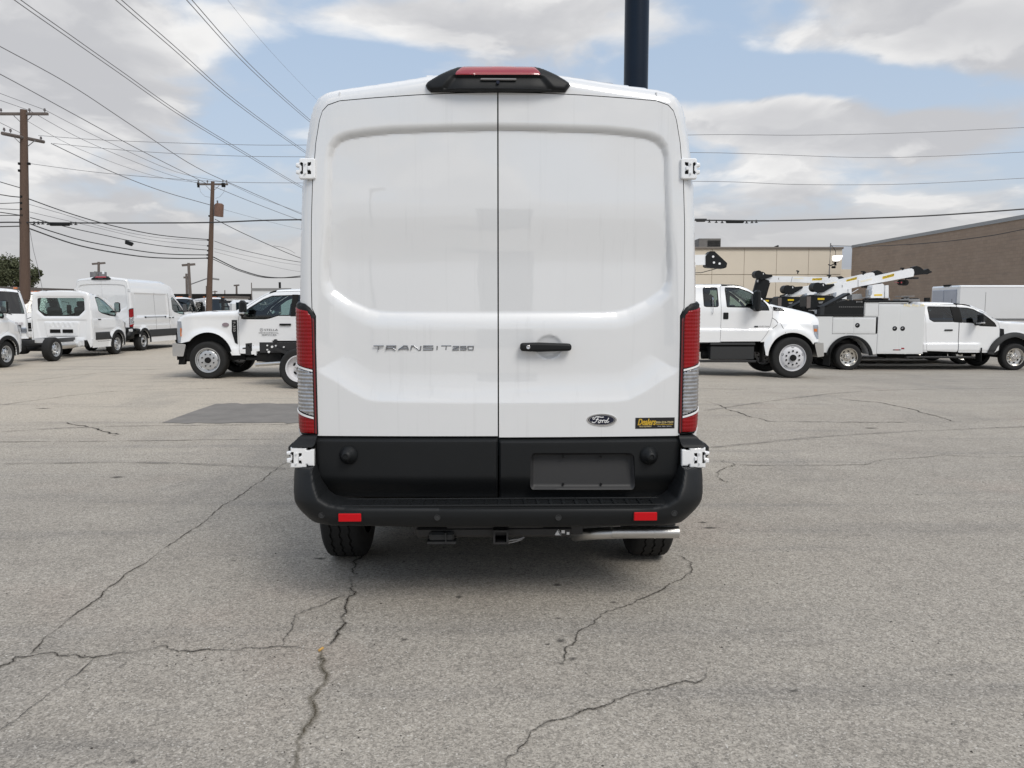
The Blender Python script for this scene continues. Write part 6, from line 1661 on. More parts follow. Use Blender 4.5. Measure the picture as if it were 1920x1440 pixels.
# --- cab-over light trucks
def build_cabover():
    root = thing('cab_over_truck', 'x', 'truck', (0, 0, 0), 0)
    out = [(-.80, .62), (-.80, 2.12), (-.74, 2.20), (.25, 2.27), (.42, 2.22), (.74, 1.38), (.80, 1.10), (.82, .42), (.46, .40)] + [(.44 * math.cos(a), .40 + .44 * math.sin(a)) for a in np.linspace(.05, PI - .3, 14)]
    door = fillet([(-.45, .90), (-.50, 2.08), (.22, 2.14), (.36, 2.05), (.62, 1.36), (.60, 1.0), (.45, .85), (.2, .93), (-.3, .90)], .04)
    win = fillet([(-.40, 1.38), (-.42, 2.0), (.18, 2.05), (.28, 1.98), (.50, 1.40), (.44, 1.30), (.2, 1.36)], .05)
    segs = [('front_panel', 'paint2', [(.82, .42), (.80, 1.10), (.745, 1.38)]), ('windscreen', 'glassd', [(.745, 1.38), (.44, 2.17)]), ('cab_roof', 'paint2', [(.44, 2.17), (.25, 2.27), (-.74, 2.20)]), ('cab_back', 'paint2', [(-.74, 2.20), (-.80, 2.12), (-.80, .62)])]
    wf = lambda u, v: 1.0 - .12 * sst((v - 1.4) / .9) + 0 * u
    dd = shell(root, out, [[door, win]], [], segs, wf, .09, None, 'paint3', res=.05, crown=.06)
    def gr(b):
        for k in range(3): b.box((0, .87 + .0, .86 - k * .12), (1.0 - .05 * k, .03, .055), ch=.012)
    part('grille', M['dark'], root, gr)
    part('grille_bar', M['chrome'], root, lambda b: [b.box((0, .885, .80 - k * .12), (1.05, .02, .018)) for k in range(2)])
    part('front_bumper', M['paint3'], root, lambda b: b.box((0, .84, .42), (1.95, .16, .22), ch=.04))
    for s in (-1, 1):
        part('headlamp', M['headlamp'], root, lambda b: b.box((s * .78, .83, .78), (.30, .09, .20), ch=.03))
        part('door_mirror', M['plastic'], root, lambda b: (b.box((s * 1.22, .72, 1.55), (.18, .10, .40), ch=.03), b.tube([(s * .95, .7, 1.9), (s * 1.22, .75, 1.85), (s * 1.22, .75, 1.3), (s * .98, .72, 1.2)], .014, 6)))
        part('wiper', M['dark'], root, lambda b: b.tube([(s * .15 - .35, .80, 1.36), (s * .15 + .1, .76, 1.5)], .012, 5))
    part('marker_lamp', M['amber'], root, lambda b: [b.box((x, .2, 2.34), (.13, .06, .05), ch=.01) for x in (-.75, -.15, 0, .15, .75)])
    textobj('ISUZU', .13, M['greyprint'], root, (-.95 + .12, .862, .98), (1, 0, 0), (0, 0, 1), 'front_lettering')
    t = root.children[-1]
    for v in t.data.vertices: v.co = Vector((-(v.co.x) - .0, .87, v.co.z))
    interior(root, -.2, .5, 1.15, .85, .75)
    part('engine_bay', M['dark'], root, lambda b: b.box((0, 0, .72), (1.6, 1.3, .5)))
    frame_rails(root, -4.6, .3, .68, .38, .2)
    axle(root, -3.3, .38, .75); axle(root, 0, .38, .75, False)
    for s in (-1, 1):
        wheel(root, 0, s, .98, .39, .22, 'white'); wheel(root, -3.3, s, .98, .39, .22, 'white')
    return root
co0 = build_cabover()
def head(a): return PI + a        # a: turn from facing the camera's side of the lot towards +X
for i, (x, y, a, lab) in enumerate([(-19.25, 28.6, .72, 'white cab over truck with grille facing right at the left picture edge'), (-21.3, 34.6, .60, 'cab over truck with dark windscreen between the edge truck and the cutaway cab'),
                                    (-21.4, 49.5, 1.05, 'first of two small cab over trucks behind the panel van, partly hidden by it'), (-19.6, 50.5, 1.05, 'second small cab over truck, seen above the hood of the chassis truck')]):
    o = co0 if i == 0 else copy_tree(co0)
    o.location = (x, y, 0); o.rotation_euler = (0, 0, head(a)); o['label'] = lab; o['group'] = 'small cab over trucks on the left'

# ------------------------------------------------------------------ buildings
def build_beige():
    Y = 66.0; x0, x1 = 6.5, W(1578, 500, Y).x; zt = W(1450, 466, Y).z
    root = thing('precast_building', 'long beige precast concrete building with dark coping behind the trucks', 'building', ((x0 + x1) / 2, Y, 0))
    cxx = (x0 + x1) / 2
    zj = W(1450, 515, Y).z
    edges = sorted([W(a, 500, Y).x for a in (1335, 1395, 1455.5, 1515.5)]); st = edges[1] - edges[0]
    e = edges[0]; xs = [x1] + edges[::-1]
    while xs[-1] > x0: xs.append(xs[-1] - st)
    xs[-1] = x0
    xs = xs[::-1]
    part('core_wall', pmat('joint_sealant', (.40, .36, .30), .8), root, lambda b: b.box((0, 6.1, zt / 2 - .3), (x1 - x0 - .1, 12, zt - .6)))
    pm = None
    for a, c in zip(xs[:-1], xs[1:]):
        for z0, z1 in ((-.35, zj - .02), (zj + .02, zt)):
            mb = MB(); mb.box(((a + c) / 2 - cxx, .06, (z0 + z1) / 2), (c - a - .024, .16, z1 - z0), ch=.012); mb.build('wall_panel', M['beige'], root)
    for k in range(4):
        mb = MB(); mb.box(((x1 - x0) / 2 - .02, 1.6 + 3 * k, zt / 2 - .2), (.16, 2.96, zt), ch=.01); mb.build('wall_panel', M['beige'], root)
    part('coping', pmat('brown_coping', (.19, .165, .145), .6), root, lambda b: (b.box((0, 0, zt + .05), (x1 - x0 + .1, .35, .16), ch=.02), b.box((x1 - cxx, 6.2, zt + .05), (.3, 12.2, .16), ch=.02)))
    part('flat_roof', M['grey'], root, lambda b: b.box((0, 6.2, zt - .25), (x1 - x0 - .3, 11.8, .1)))
    def at(px_, py_, dy=1.5): w = W(px_, py_, Y + dy); return (w.x - cxx, dy, w.z)
    a, c = at(1311, 450), at(1352, 465)
    ac = part('rooftop_unit', pmat('weathered_sheet_metal', (.16, .15, .14), .6, var=.4, vscale=3), root, lambda b: (b.box(((a[0] + c[0]) / 2, 2.4, (a[2] + c[2]) / 2 + .1), (c[0] - a[0], 1.6, a[2] - c[2] + .1), ch=.03),))
    part('unit_grille_slat', M['dark'], ac, lambda b: [b.box(((a[0] + c[0]) / 2 + .35, 1.58, c[2] + .12 + .10 * k), (1.1, .03, .05)) for k in range(6)])
    a = at(1453, 463)
    part('roof_gooseneck', M['dark'], root, lambda b: (b.cyl((a[0], 1.5, zt), (a[0], 1.5, a[2]), .06, 10), b.box((a[0] + .12, 1.5, a[2] + .02), (.42, .2, .16), Matrix.Rotation(-.4, 3, 'Y'), ch=.05)))
build_beige()
def brick_mat():
    m, t, out = new_mat('brown_block_wall')
    co = t.node('ShaderNodeTexCoord').outputs['Object']
    mp = t.node('ShaderNodeMapping', None, Vector=co, Rotation=(PI / 2, 0, PI / 2)).outputs[0]
    s = t.node('ShaderNodeSeparateXYZ', None, Vector=co)
    v = t.node('ShaderNodeCombineXYZ', None, X=s.outputs[1], Y=s.outputs[2], Z=0.).outputs[0]
    br = t.node('ShaderNodeTexBrick', None, Vector=v, Scale=1.0, Color1=(.335, .255, .195, 1), Color2=(.295, .223, .170, 1), Mortar=(.26, .20, .155, 1))
    br.inputs['Mortar Size'].default_value = .012; br.inputs['Brick Width'].default_value = .40; br.inputs['Row Height'].default_value = .20
    n = t.noise(co, .5, 5, .6); n2 = t.noise(t.node('ShaderNodeMapping', None, Vector=co, Scale=(1, .4, 3)).outputs[0], 1.2, 5, .6)
    c = t.mixc(t.math('MULTIPLY', t.ramp(n, .4, .7), .35), br.outputs[0], (.38, .298, .232))
    c = t.mixc(t.math('MULTIPLY', t.ramp(n2, .5, .7), .35), c, (.21, .172, .143))
    b = t.node('ShaderNodeBsdfPrincipled', None, Roughness=.9); t.l.new(c, b.inputs['Base Color'])
    bp = t.node('ShaderNodeBump', None, Strength=.4, Distance=.02, Height=br.outputs['Fac']); bp.invert = True
    t.l.new(bp.outputs[0], b.inputs['Normal'])
    t.l.new(b.outputs[0], out.inputs[0]); return m
def build_brown():
    X = 27.9; ya = X / ((1590 - 960) / F_PX); ht = W(1590, 465, ya).z
    # the wall runs towards the camera, roof slopes slightly with the photo's edge
    yb = 30.0
    za, zb_ = ht, W(1920, 407.5, X / ((1920 - 960) / F_PX)).z
    yq = X / ((1920 - 960) / F_PX); sl = (zb_ - za) / (yq - ya); zn = za + sl * (yb - ya)
    root = thing('block_building', 'large dark brown block building along the right side of the lot', 'building', (X, (ya + yb) / 2, 0))
    ym = (ya + yb) / 2
    def wl(b):
        vs = [(0, yb - ym, -.4), (0, ya - ym, -.4), (0, ya - ym, za), (0, yb - ym, zn)]; v2 = [(14, y, z) for _, y, z in vs]
        b.add(vs + v2, [(0, 1, 2, 3), (4, 7, 6, 5), (0, 3, 7, 4), (1, 5, 6, 2), (3, 2, 6, 7), (0, 4, 5, 1)])
    part('block_wall', brick_mat(), root, wl)
    def cop(b):
        for (y0, z0, y1_, z1) in ((yb - ym, zn, ya - ym, za),):
            vs = [(-.06, y0, z0), (-.06, y1_, z1), (-.06, y1_, z1 + .22), (-.06, y0, z0 + .22)]; v2 = [(.3, y, z) for _, y, z in vs]
            b.add(vs + v2, [(0, 1, 2, 3), (4, 7, 6, 5), (0, 3, 7, 4), (1, 5, 6, 2), (3, 2, 6, 7), (0, 4, 5, 1)])
    part('roof_flashing', pmat('grey_flashing', (.30, .31, .32), .5, metal=.3), root, cop)
    q = W(1688, 442, 50.); part('roof_pipe', M['grey'], root, lambda b: (b.cyl((.8, 50 - ym, za), (.8, 50 - ym, W(1688, 438, 51).z), .07, 10), b.cyl((.8, 50 - ym, W(1688, 438, 51).z), (.8, 50 - ym, W(1688, 436, 51).z), .14, 10)))
    # pale end bay between the two buildings
    p0, p1 = W(1578, 461, 70.), W(1590, 461, 70.)
    e = thing('pale_stair_tower', 'narrow pale wall strip between the beige and brown buildings', 'building', ((p0.x + p1.x) / 2, 70, 0))
    zt = W(1584, 461, 70.).z; zm = W(1584, 505, 70.).z
    part('upper_wall', pmat('pale_blue_metal', (.52, .57, .64), .5), e, lambda b: b.box((0, 1.5, (zt + zm) / 2), (p1.x - p0.x + 1.6, 3, zt - zm)))
    part('lower_wall', M['beige'], e, lambda b: b.box((0, 1.5, zm / 2 - .2), (p1.x - p0.x + 1.6, 3.1, zm + .4)))
build_brown()
# flood light on a thin mast near the building corner
def flood():
    Y = 60.; b0 = W(1555, 503, Y)
    root = thing('flood_light', 'lit white flood light on a thin bracket at the beige building corner', 'light', (b0.x, Y, 0))
    o = lambda a, c: (W(a, c, Y).x - b0.x, 0, W(a, c, Y).z)
    part('mast', M['wire2'], root, lambda b: b.tube([o(1554.5, 620), o(1555, 508), o(1557.5, 456)], .045, 8))
    part('bracket', M['dark'], root, lambda b: (b.tube([o(1553, 496), o(1558, 498), o(1565, 494)], .045, 6), b.cyl(o(1566, 492), o(1566.5, 498), .09, 8), b.box(o(1563, 501), (.30, .2, .18), ch=.05), b.box(o(1566.5, 491), (.42, .2, .07)), b.tube([o(1558, 459.5), o(1564, 466), o(1567, 472), o(1566, 480)], .022, 5)))
    c = o(1569, 484.5)
    part('lamp_glass', M['lampwhite'], root, lambda b: b.prism([(c[0] - .27, c[2] + .20), (c[0] + .36, c[2] + .22), (c[0] + .24, c[2] - .08), (c[0] + .05, c[2] - .22), (c[0] - .2, c[2] - .20), (c[0] - .28, c[2])], lambda u, v, d: (u, d, v), -.25, .2))
flood()

# ------------------------------------------------------------------ distant things on the left
def simple_building(name, label, parts_, loc):
    root = thing(name, label, 'building', loc)
    for nm, mt, c, d in parts_: part(nm, M[mt] if isinstance(mt, str) else mt, root, lambda b: b.box(c, d, ch=.02))
    return root
a = W(78, 533, 62.); c = W(165, 543, 50.)
def canopy():
    root = thing('long_low_shed', 'low shed roof with brown edge beyond the cutaway cab', 'building', ((a.x + c.x) / 2, 56, 0))
    m = Vector(((a.x + c.x) / 2, 56, 0)); A, B = a - m, c - m
    part('roof', M['trimbrown'], root, lambda b: b.add([(A.x - 9, A.y, A.z), (B.x, B.y, B.z), (B.x, B.y, B.z - .3), (A.x - 9, A.y, A.z - .3), (A.x - 9, A.y + 8, A.z), (B.x - .5, B.y + 8, B.z + .1), (B.x - .5, B.y + 8, B.z - .3), (A.x - 9, A.y + 8, A.z - .3)], [(0, 3, 2, 1), (4, 5, 6, 7), (0, 1, 5, 4), (3, 7, 6, 2), (1, 2, 6, 5), (0, 4, 7, 3)]))
    part('wall', M['paint3'], root, lambda b: b.add([(A.x - 8.8, A.y + .4, A.z - .3), (B.x - .3, B.y + .4, B.z - .3), (B.x - .3, B.y + .4, 0), (A.x - 8.8, A.y + .4, 0), (A.x - 8.8, A.y + 7, A.z - .3), (B.x - .6, B.y + 7, B.z - .3), (B.x - .6, B.y + 7, 0), (A.x - 8.8, A.y + 7, 0)], [(0, 3, 2, 1), (4, 5, 6, 7), (0, 4, 7, 3), (1, 2, 6, 5)]))
    part('roof_vent', M['dark'], root, lambda b: b.cyl((B.x - 1.5, B.y + 2, B.z), (B.x - 1.5, B.y + 2, B.z + .5), .12, 8))
canopy()
w0, w1 = W(325, 553, 85.), W(478, 556, 85.)
simple_building('far_warehouse', 'long dark roofed warehouse low on the horizon behind the cab over trucks', [('roof', 'dark', (0, 5, w0.z - .3), (w1.x - w0.x, 12, .8)), ('wall', 'paint3', (0, 5, (w0.z - .7) / 2), (w1.x - w0.x - .5, 11.4, w0.z - .7))], ((w0.x + w1.x) / 2, 85, 0))
w0, w1 = W(412, 559, 78.), W(440, 559, 78.)
simple_building('far_white_shed', 'small white shed wall in front of the far warehouse', [('wall', 'white', (0, 2, w0.z / 2), (w1.x - w0.x, 4, w0.z)), ('roof', 'trimbrown', (0, 2, w0.z + .1), (w1.x - w0.x + .3, 4.3, .22))], ((w0.x + w1.x) / 2, 78, 0))
w0, w1 = W(-12, 539, 70.), W(26, 539, 70.)
simple_building('far_red_roof_shop', 'far shop with red fascia at the left picture edge', [('wall', 'white', (0, 2, w0.z / 2 - .2), (w1.x - w0.x, 4, w0.z - .4)), ('fascia', 'redmute', (0, 1.9, w0.z - .2), (w1.x - w0.x + .3, 4.3, .5))], ((w0.x + w1.x) / 2, 70, 0))
# steel rack truck body
def rack():
    Y = 36.; p = W(418, 566, Y); q = W(450, 590, Y)
    root = thing('steel_headache_rack', 'black steel rack standing between the cab over trucks and the white cab', 'rack', ((p.x + q.x) / 2, Y, 0))
    w_ = q.x - p.x
    part('post', M['frame'], root, lambda b: b.box((-w_ / 2, 0, p.z / 2), (.12, .12, p.z)))
    part('post', M['frame'], root, lambda b: b.box((w_ / 2, 0, p.z / 2), (.22, .12, p.z)))
    part('post', M['frame'], root, lambda b: b.box((w_ / 2 - .33, .0, p.z / 2), (.10, .10, p.z)))
    part('top_rail', M['frame'], root, lambda b: (b.box((0, 0, p.z), (w_ + .3, .14, .12)), b.box((-w_ / 2, 0, p.z + .12), (.14, .14, .16))))
    part('cross_rail', M['frame'], root, lambda b: (b.box((0, 0, p.z - .22), (w_, .08, .05)), b.box((0, 0, q.z - .05), (w_, .14, .10))))
rack()
def whitebox():
    Y = 31.; p = W(472, 541, Y); q = W(545, 541, Y)
    root = thing('white_box_truck', 'plain white box truck body rising behind the chassis truck cab', 'truck', ((p.x + q.x) / 2, Y, 0))
    L = q.x - p.x
    part('box_body', M['paint3'], root, lambda b: b.box((0, 1.15, (p.z + .9) / 2), (L, 2.3, p.z - .9), ch=.03))
    part('box_top_rail', M['grey'], root, lambda b: b.box((0, .0, p.z - .03), (L + .04, .06, .09)))
    part('cab', M['paint3'], root, lambda b: b.box((-L / 2 - .55, 1.15, 1.25), (.95, 2.0, 1.35), ch=.15))
    part('cab_window', M['glassd'], root, lambda b: b.box((-L / 2 - .45, .145, 1.62), (.5, .02, .42)))
    part('chassis', M['dark'], root, lambda b: b.box((-.3, 1.15, .65), (L + .8, 1.0, .3)))
    part('exhaust_stack', M['dark'], root, lambda b: b.cyl((L / 2 - 1.0, 1.9, 2.0), (L / 2 - 1.0, 1.9, W(498, 526, Y).z), .05, 8))
    for x in (-L / 2 - .4, L / 2 - .6):
        for yy, sg in ((.18, 1), (2.12, -1)):
            mb = MB(); mb.cyl((x, yy, .42), (x, yy + .25 * sg, .42), .42, 24); mb.build('wheel', M['rubber'], root)
whitebox()
# tree
def tree():
    Y = 78.; base = W(30, 600, Y)
    root = thing('live_oak_tree', 'dark green spreading tree behind the left utility pole', 'tree', (base.x, Y, 0))
    part('trunk', M['wood2'], root, lambda b: (b.cyl((0, 0, 0), (.1, 0, 2.4), .38, 10, .28), b.cyl((.1, 0, 2.3), (1.6, .4, 4.2), .2, 8, .1), b.cyl((.1, 0, 2.3), (-1.5, -.3, 4.4), .2, 8, .1), b.cyl((.1, 0, 2.3), (.2, .8, 5.0), .18, 8, .08)))
    rnd_ = random.Random(3); vs, fs = [], []
    k = Y / F_PX
    cl_ = [((8 - 30) * k, 0, 1.6, W(0, 512, Y).z), ((32 - 30) * k, 0, 1.7, W(0, 508, Y).z), ((62 - 30) * k, 0, .95, W(0, 519, Y).z), ((-14 - 30) * k, 0, 1.8, W(0, 514, Y).z), ((20 - 30) * k, 0, 1.7, W(0, 526, Y).z), ((52 - 30) * k, 0, 1.1, W(0, 530, Y).z), ((70 - 30) * k, .4, .5, W(0, 512, Y).z), ((-40 - 30) * k, 0, 1.7, W(0, 522, Y).z), ((20 - 30) * k, .5, 1.2, W(0, 497, Y).z)]
    for cx_, cy_, r, cz_ in cl_:
        for _ in range(int(900 * r)):
            d = Vector((rnd_.gauss(0, 1), rnd_.gauss(0, 1), rnd_.gauss(0, .8))).normalized(); rr = r * (.45 + .6 * rnd_.random()) * (1 + .35 * mnoise.noise(d * 2 + Vector((cx_, 0, cz_))))
            if mnoise.noise(Vector((cx_ + d.x * rr, d.y * rr, cz_ + d.z * rr)) * 1.6) < -.18: continue
            c = Vector((cx_, cy_, cz_)) + d * rr; s = .07 + .10 * rnd_.random(); a_ = Vector((rnd_.gauss(0, 1), rnd_.gauss(0, 1), rnd_.gauss(0, 1))).normalized(); b_ = a_.orthogonal().normalized()
            o = len(vs); vs += [c - a_ * s, c + b_ * s * .6, c + a_ * s, c - b_ * s * .6]; fs.append((o, o + 1, o + 2, o + 3))
    m = pmat('oak_foliage', (.052, .060, .026), .8, var=.45, vscale=1.2)
    mb = MB().add(vs, fs); o = mb.build('crown', m, root, recalc=False)
tree()

# ------------------------------------------------------------------ utility poles
def rel(root, px_, py_, Y): return W(px_, py_, Y) - root.location
def insulator(b, p, h=.16):
    b.cyl(p, (p[0], p[1], p[2] + h * .5), .018, 6); b.cyl((p[0], p[1], p[2] + h * .35), (p[0], p[1], p[2] + h), .055, 8, .035)
PY1, PY2 = 34., 48.
def pole1():
    b0, t0 = W(52, 720, PY1), W(44.5, 206, PY1); b0.z = -.1
    r = thing('utility_pole', 'tall brown wooden utility pole with two crossarms at the left edge', 'utility pole', (b0.x, PY1, 0))
    L = lambda a, c, Y=PY1: tuple(rel(r, a, c, Y))
    part('pole', M['wood'], r, lambda b: b.cyl((0, 0, -.1), L(44.5, 206), .235, 18, .14))
    a1 = part('crossarm', M['wood2'], r, lambda b: (b.box(L(43, 213.5), (2.15, .12, .11), ch=.01),))
    a2 = part('crossarm', M['wood2'], r, lambda b: b.cyl(L(4, 250, PY1 - 1.2), L(82, 266, PY1 + 1.1), .075, 8))
    for a, c, Y in ((84, 210.5, PY1), (55.5, 210.5, PY1), (2, 210.5, PY1), (8, 247, PY1 - 1.0), (20, 249, PY1 - .8), (77, 263, PY1 + 1)):
        part('insulator', M['porcelain'], a1 if c < 230 else a2, lambda b: insulator(b, L(a, c, Y)))
    part('brace', M['wire2'], a1, lambda b: (b.cyl(L(26, 217), L(44, 234), .018, 6), b.cyl(L(60, 217), L(44, 234), .018, 6)))
    part('brace', M['wire2'], a2, lambda b: (b.cyl(L(27, 258), L(46, 276), .018, 6), b.cyl(L(66, 263), L(50, 276), .018, 6)))
    for a, c in ((37, 307), (54, 307), (37, 320), (41, 369), (41, 381), (41, 392), (42, 404), (42, 418)):
        part('wire_clamp', M['dark'], r, lambda b: b.box(L(a, c, PY1 - .12), (.11, .12, .10), ch=.01))
    part('ground_wire', M['wire2'], r, lambda b: b.tube([L(36, 410), L(38, 450), L(40, 500), L(41, 545)], .012, 5))
    part('guy_wire', M['wire2'], r, lambda b: b.tube([L(56, 432), L(63, 470), L(72, 505), L(80, 545)], .010, 5))
    return r
pole1()
def pole2():
    b0, t0 = W(391.5, 720, PY2), W(399, 340, PY2)
    r = thing('utility_pole', 'brown utility pole with rusty transformer can, second pole from the left', 'utility pole', (b0.x, PY2, 0))
    L = lambda a, c, Y=PY2: tuple(rel(r, a, c, Y))
    bb = L(390.5, 640); bb = (bb[0], 0, -.1)
    part('pole', M['wood'], r, lambda b: b.cyl(bb, L(399, 340), .20, 16, .105))
    a1 = part('crossarm', M['wood2'], r, lambda b: b.box(L(398.5, 345.5), (1.88, .11, .11), ch=.01))
    for a in (372, 389, 418, 425): part('insulator', M['porcelain'], a1, lambda b: insulator(b, L(a, 343.5), .18))
    part('end_bracket', M['dark'], a1, lambda b: (b.box(L(372, 347), (.1, .14, .28)), b.box(L(419, 347), (.2, .14, .24))))
    part('brace', M['wire2'], a1, lambda b: (b.cyl(L(386, 348), L(396, 358), .016, 5), b.cyl(L(411, 348), L(400, 358), .016, 5)))
    part('jumper_wire', M['wire2'], r, lambda b: (b.tube([L(374, 350), L(376, 360), L(384, 368), L(394, 370)], .009, 5), b.tube([L(421, 350), L(420, 360), L(412, 369), L(404, 372)], .009, 5)))
    tr = part('transformer', M['rust'], r, lambda b: (b.cyl(L(410, 406, PY2 - .25), L(411, 384, PY2 - .25), .27, 20), b.cyl(L(411, 384, PY2 - .25), L(411, 381.5, PY2 - .25), .27, 20, .18)))
    part('transformer_bushing', M['porcelain'], tr, lambda b: (b.cyl(L(408, 382, PY2 - .25), L(407.5, 376, PY2 - .25), .05, 8), b.box(L(402, 394, PY2), (.2, .1, .6))))
    for a, c in ((393, 405), (390.5, 450), (390.5, 461), (390.5, 470), (389.5, 478), (389.5, 484)): part('wire_clamp', M['dark'], r, lambda b: b.box(L(a, c), (.12, .12, .10), ch=.01))
    return r
pole2()
def small_pole(lab, x0, y1, xt, yt, Y, rad, arm=0, arm_y=None, extra=None):
    r = thing('utility_pole', lab, 'utility pole', (W(x0, y1, Y).x, Y, 0))
    L = lambda a, c: tuple(rel(r, a, c, Y))
    part('pole', M['wood2'], r, lambda b: b.cyl((0, 0, -.2), L(xt, yt), rad, 8, rad * .7))
    if arm:
        q = L(xt, arm_y); part('crossarm', M['wood2'], r, lambda b: b.box(q, (arm * Y / F_PX, rad, rad * 1.1), Matrix.Rotation(-.08, 3, 'Y')))
    if extra: extra(r, L)
    return r
def ex3(r, L):
    part('capacitor_rings', M['wire2'], r, lambda b: [b.lathe([(-.3, .34), (-.3, .38), (.3, .38), (.3, .34)], L(a, 516), (0, 0, 1), 14) for a in (177, 192)])
    part('transformer', M['grey'], r, lambda b: b.cyl(L(181, 522), L(181, 509), .22, 10))
small_pole('distant pole with round equipment rising above the parked panel van', 185, 600, 185, 491, 75., .16, 24, 494, ex3)
def ex4(r, L):
    part('lamp_arm', M['wire2'], r, lambda b: b.tube([L(358, 533), L(372, 528), L(386, 523), (L(395, 522)[0], 0, L(395, 522)[2])], .05, 5))
    part('lamp_head', M['grey'], r, lambda b: b.box(L(402.5, 522.8), (.75, .3, .16), Matrix.Rotation(.15, 3, 'Y'), ch=.04))
small_pole('leaning distant pole carrying a street lamp arm, behind the cab over trucks', 359, 590, 353.5, 493, 68., .17, 24, 496.5, ex4)
small_pole('short distant pole just left of the leaning one', 352, 590, 349.5, 513, 95., .20, 10, 520)
small_pole('thin bare pole close to the left of the transformer pole', 387.5, 590, 387, 536, 110., .13)
small_pole('small far pole right of the transformer pole', 403, 590, 403, 545, 140., .16, 9, 547)
small_pole('smallest bare pole on the horizon', 421.5, 590, 421.5, 544, 150., .14)
small_pole('far pole with level crossarm above the steel rack', 443.5, 590, 443.5, 534, 90., .15, 10, 535)
small_pole('far low pole right of the rack with a short crossarm', 450.6, 590, 450.6, 551, 140., .16, 7, 552)
small_pole('thin mast beside the white box truck corner', 471.5, 590, 471.5, 530, 60., .05)
# navy sign pole in front of the van
def sign_pole():
    w_ = W(1193, 100, 12.); r = 43.5 / F_PX * 12.05 / 2
    root = thing('sign_pole', 'thick glossy navy pole rising behind the van roof', 'pole', (w_.x, 12.0, 0))
    part('pole', M['bluepole'], root, lambda b: b.cyl((0, 0, 0), (0, 0, 13), r, 40))
    part('base_plate', M['frame'], root, lambda b: (b.box((0, 0, .03), (.8, .8, .06), ch=.01), b.cyl((0, 0, .05), (0, 0, .35), r + .03, 30)))
sign_pole()

# ------------------------------------------------------------------ overhead wires
def wire(label, pts, r, mat='wire2', group=None, name='overhead_wire'):
    """pts: (px, py, distance) traced on the photo; depth runs evenly between them"""
    P = [W(a, b, d) for a, b, d in pts]
    if len(P) > 2: P = [Vector(v) for v in smooth_poly([tuple(p) for p in P], 7, closed=False)]
    else: P = [P[0].lerp(P[1], i / 14) for i in range(15)]
    if 630 < pts[-1][0] < 650:            # the run goes on beyond the van
        dv = P[-1] - P[-2]; dv.z = min(0, dv.z) * .3; dv = dv.normalized()
        e = P[-1]; P += [e + dv * 14, e + dv * 28 + Vector((0, 0, .3))]
    mb = MB(); mb.tube(P, r, 5); o = mb.build(name, M[mat], None, 60, recalc=False)
    tag(o, label, 'wire', group); return o
def lin(pts, d0, d1):
    """distance along a straight run in space: 1/distance is linear in the picture"""
    L = [0]
    for a, b in zip(pts[:-1], pts[1:]): L.append(L[-1] + math.hypot(b[0] - a[0], b[1] - a[1]))
    return [(p[0], p[1], 1 / (1 / d0 + (1 / d1 - 1 / d0) * l / L[-1])) for p, l in zip(pts, L)]
hv = 'high transmission lines crossing the upper left sky'
for k, (pts, nm) in enumerate([([(-30, -45), (27, 0), (130, 72), (222, 136), (340, 218), (460, 290), (560, 349), (640, 390)], 'lowest pair'), ([(150, -60), (217, 0), (320, 88), (440, 192), (567, 283), (640, 330)], 'middle pair'), ([(300, -55), (350, 0), (467, 127), (573, 222), (640, 275)], 'upper pair')]):
    wire(f'left line of the {nm} of transmission lines in the upper left sky', lin(pts, 24, 75), .016, 'wire2', hv, 'power_line')
    wire(f'right line of the {nm} of transmission lines in the upper left sky', lin([(a + max(2, 11 * (1 - i / (len(pts) - 1))), b - 2) for i, (a, b) in enumerate(pts)], 24, 75), .016, 'wire2', hv, 'power_line')
wire('very faint thin line right of the upper transmission pair', lin([(390, -50), (427, 0), (500, 88), (580, 173), (640, 230)], 40, 110), .009, 'wire2', hv, 'power_line')
for q, lab in (((222, 136), 'lowest'), ((569, 278), 'middle'), ((556, 207), 'upper')):
    pass
g2 = 'distribution wires running from the left edge past the poles'
wire('wire entering high at the left edge, uppermost of the single wires', lin([(-60, 55), (0, 87), (133, 160), (250, 237), (367, 313), (470, 360), (559, 399), (640, 432)], 28, 62), .018, 'wire2', g2)
wire('wire below the uppermost single wire, descending to the second pole', lin([(-60, 112), (0, 139), (140, 215), (260, 280), (385, 343)], 28, PY2), .018, 'wire2', g2)
wire('wire leaving the left end of the second pole crossarm to the right', lin([(385, 343), (470, 378), (557, 411), (640, 440)], PY2, 66), .018, 'wire2', g2)
wire('wire over the right insulator of the first pole crossarm', lin([(-40, 158), (0, 175), (84, 206)], 30, PY1), .011, 'wire2', g2)
wire('span between the right insulators of both poles', lin([(84, 206), (200, 265), (330, 322), (425, 342)], PY1, PY2), .011, 'wire2', g2)
wire('span between the inner insulators of both poles', lin([(55, 207), (160, 264), (290, 318), (372, 344)], PY1, PY2), .011, 'wire2', g2)
wire('wire meeting the inner insulator of the first pole from the left', lin([(-40, 175), (0, 188), (55, 207)], 30, PY1), .011, 'wire2', g2)
wire('thin span from the first pole top to the second pole crossarm', lin([(48, 225), (150, 280), (290, 330), (389, 344)], PY1, PY2), .009, 'wire2', g2)
wire('wire leaving the right end of the second pole crossarm', lin([(425, 342), (490, 372), (559, 397), (640, 430)], PY2, 66), .011, 'wire2', g2)
wire('wire from the lower crossarm of the first pole to the second pole', lin([(96, 269), (200, 318), (300, 357), (393, 384)], PY1 + 1, PY2), .020, 'wire2', g2)
wire('thin wire leaving below the transformer towards the van', lin([(420, 393), (490, 412), (556, 428), (640, 446)], PY2, 66), .009, 'wire2', g2)
wire('wire dropping from the far left to the lower crossarm', lin([(-40, 212), (0, 230), (40, 250)], 31, PY1 - .5), .011, 'wire2', g2)
g3 = 'thin wires running level across behind the van'
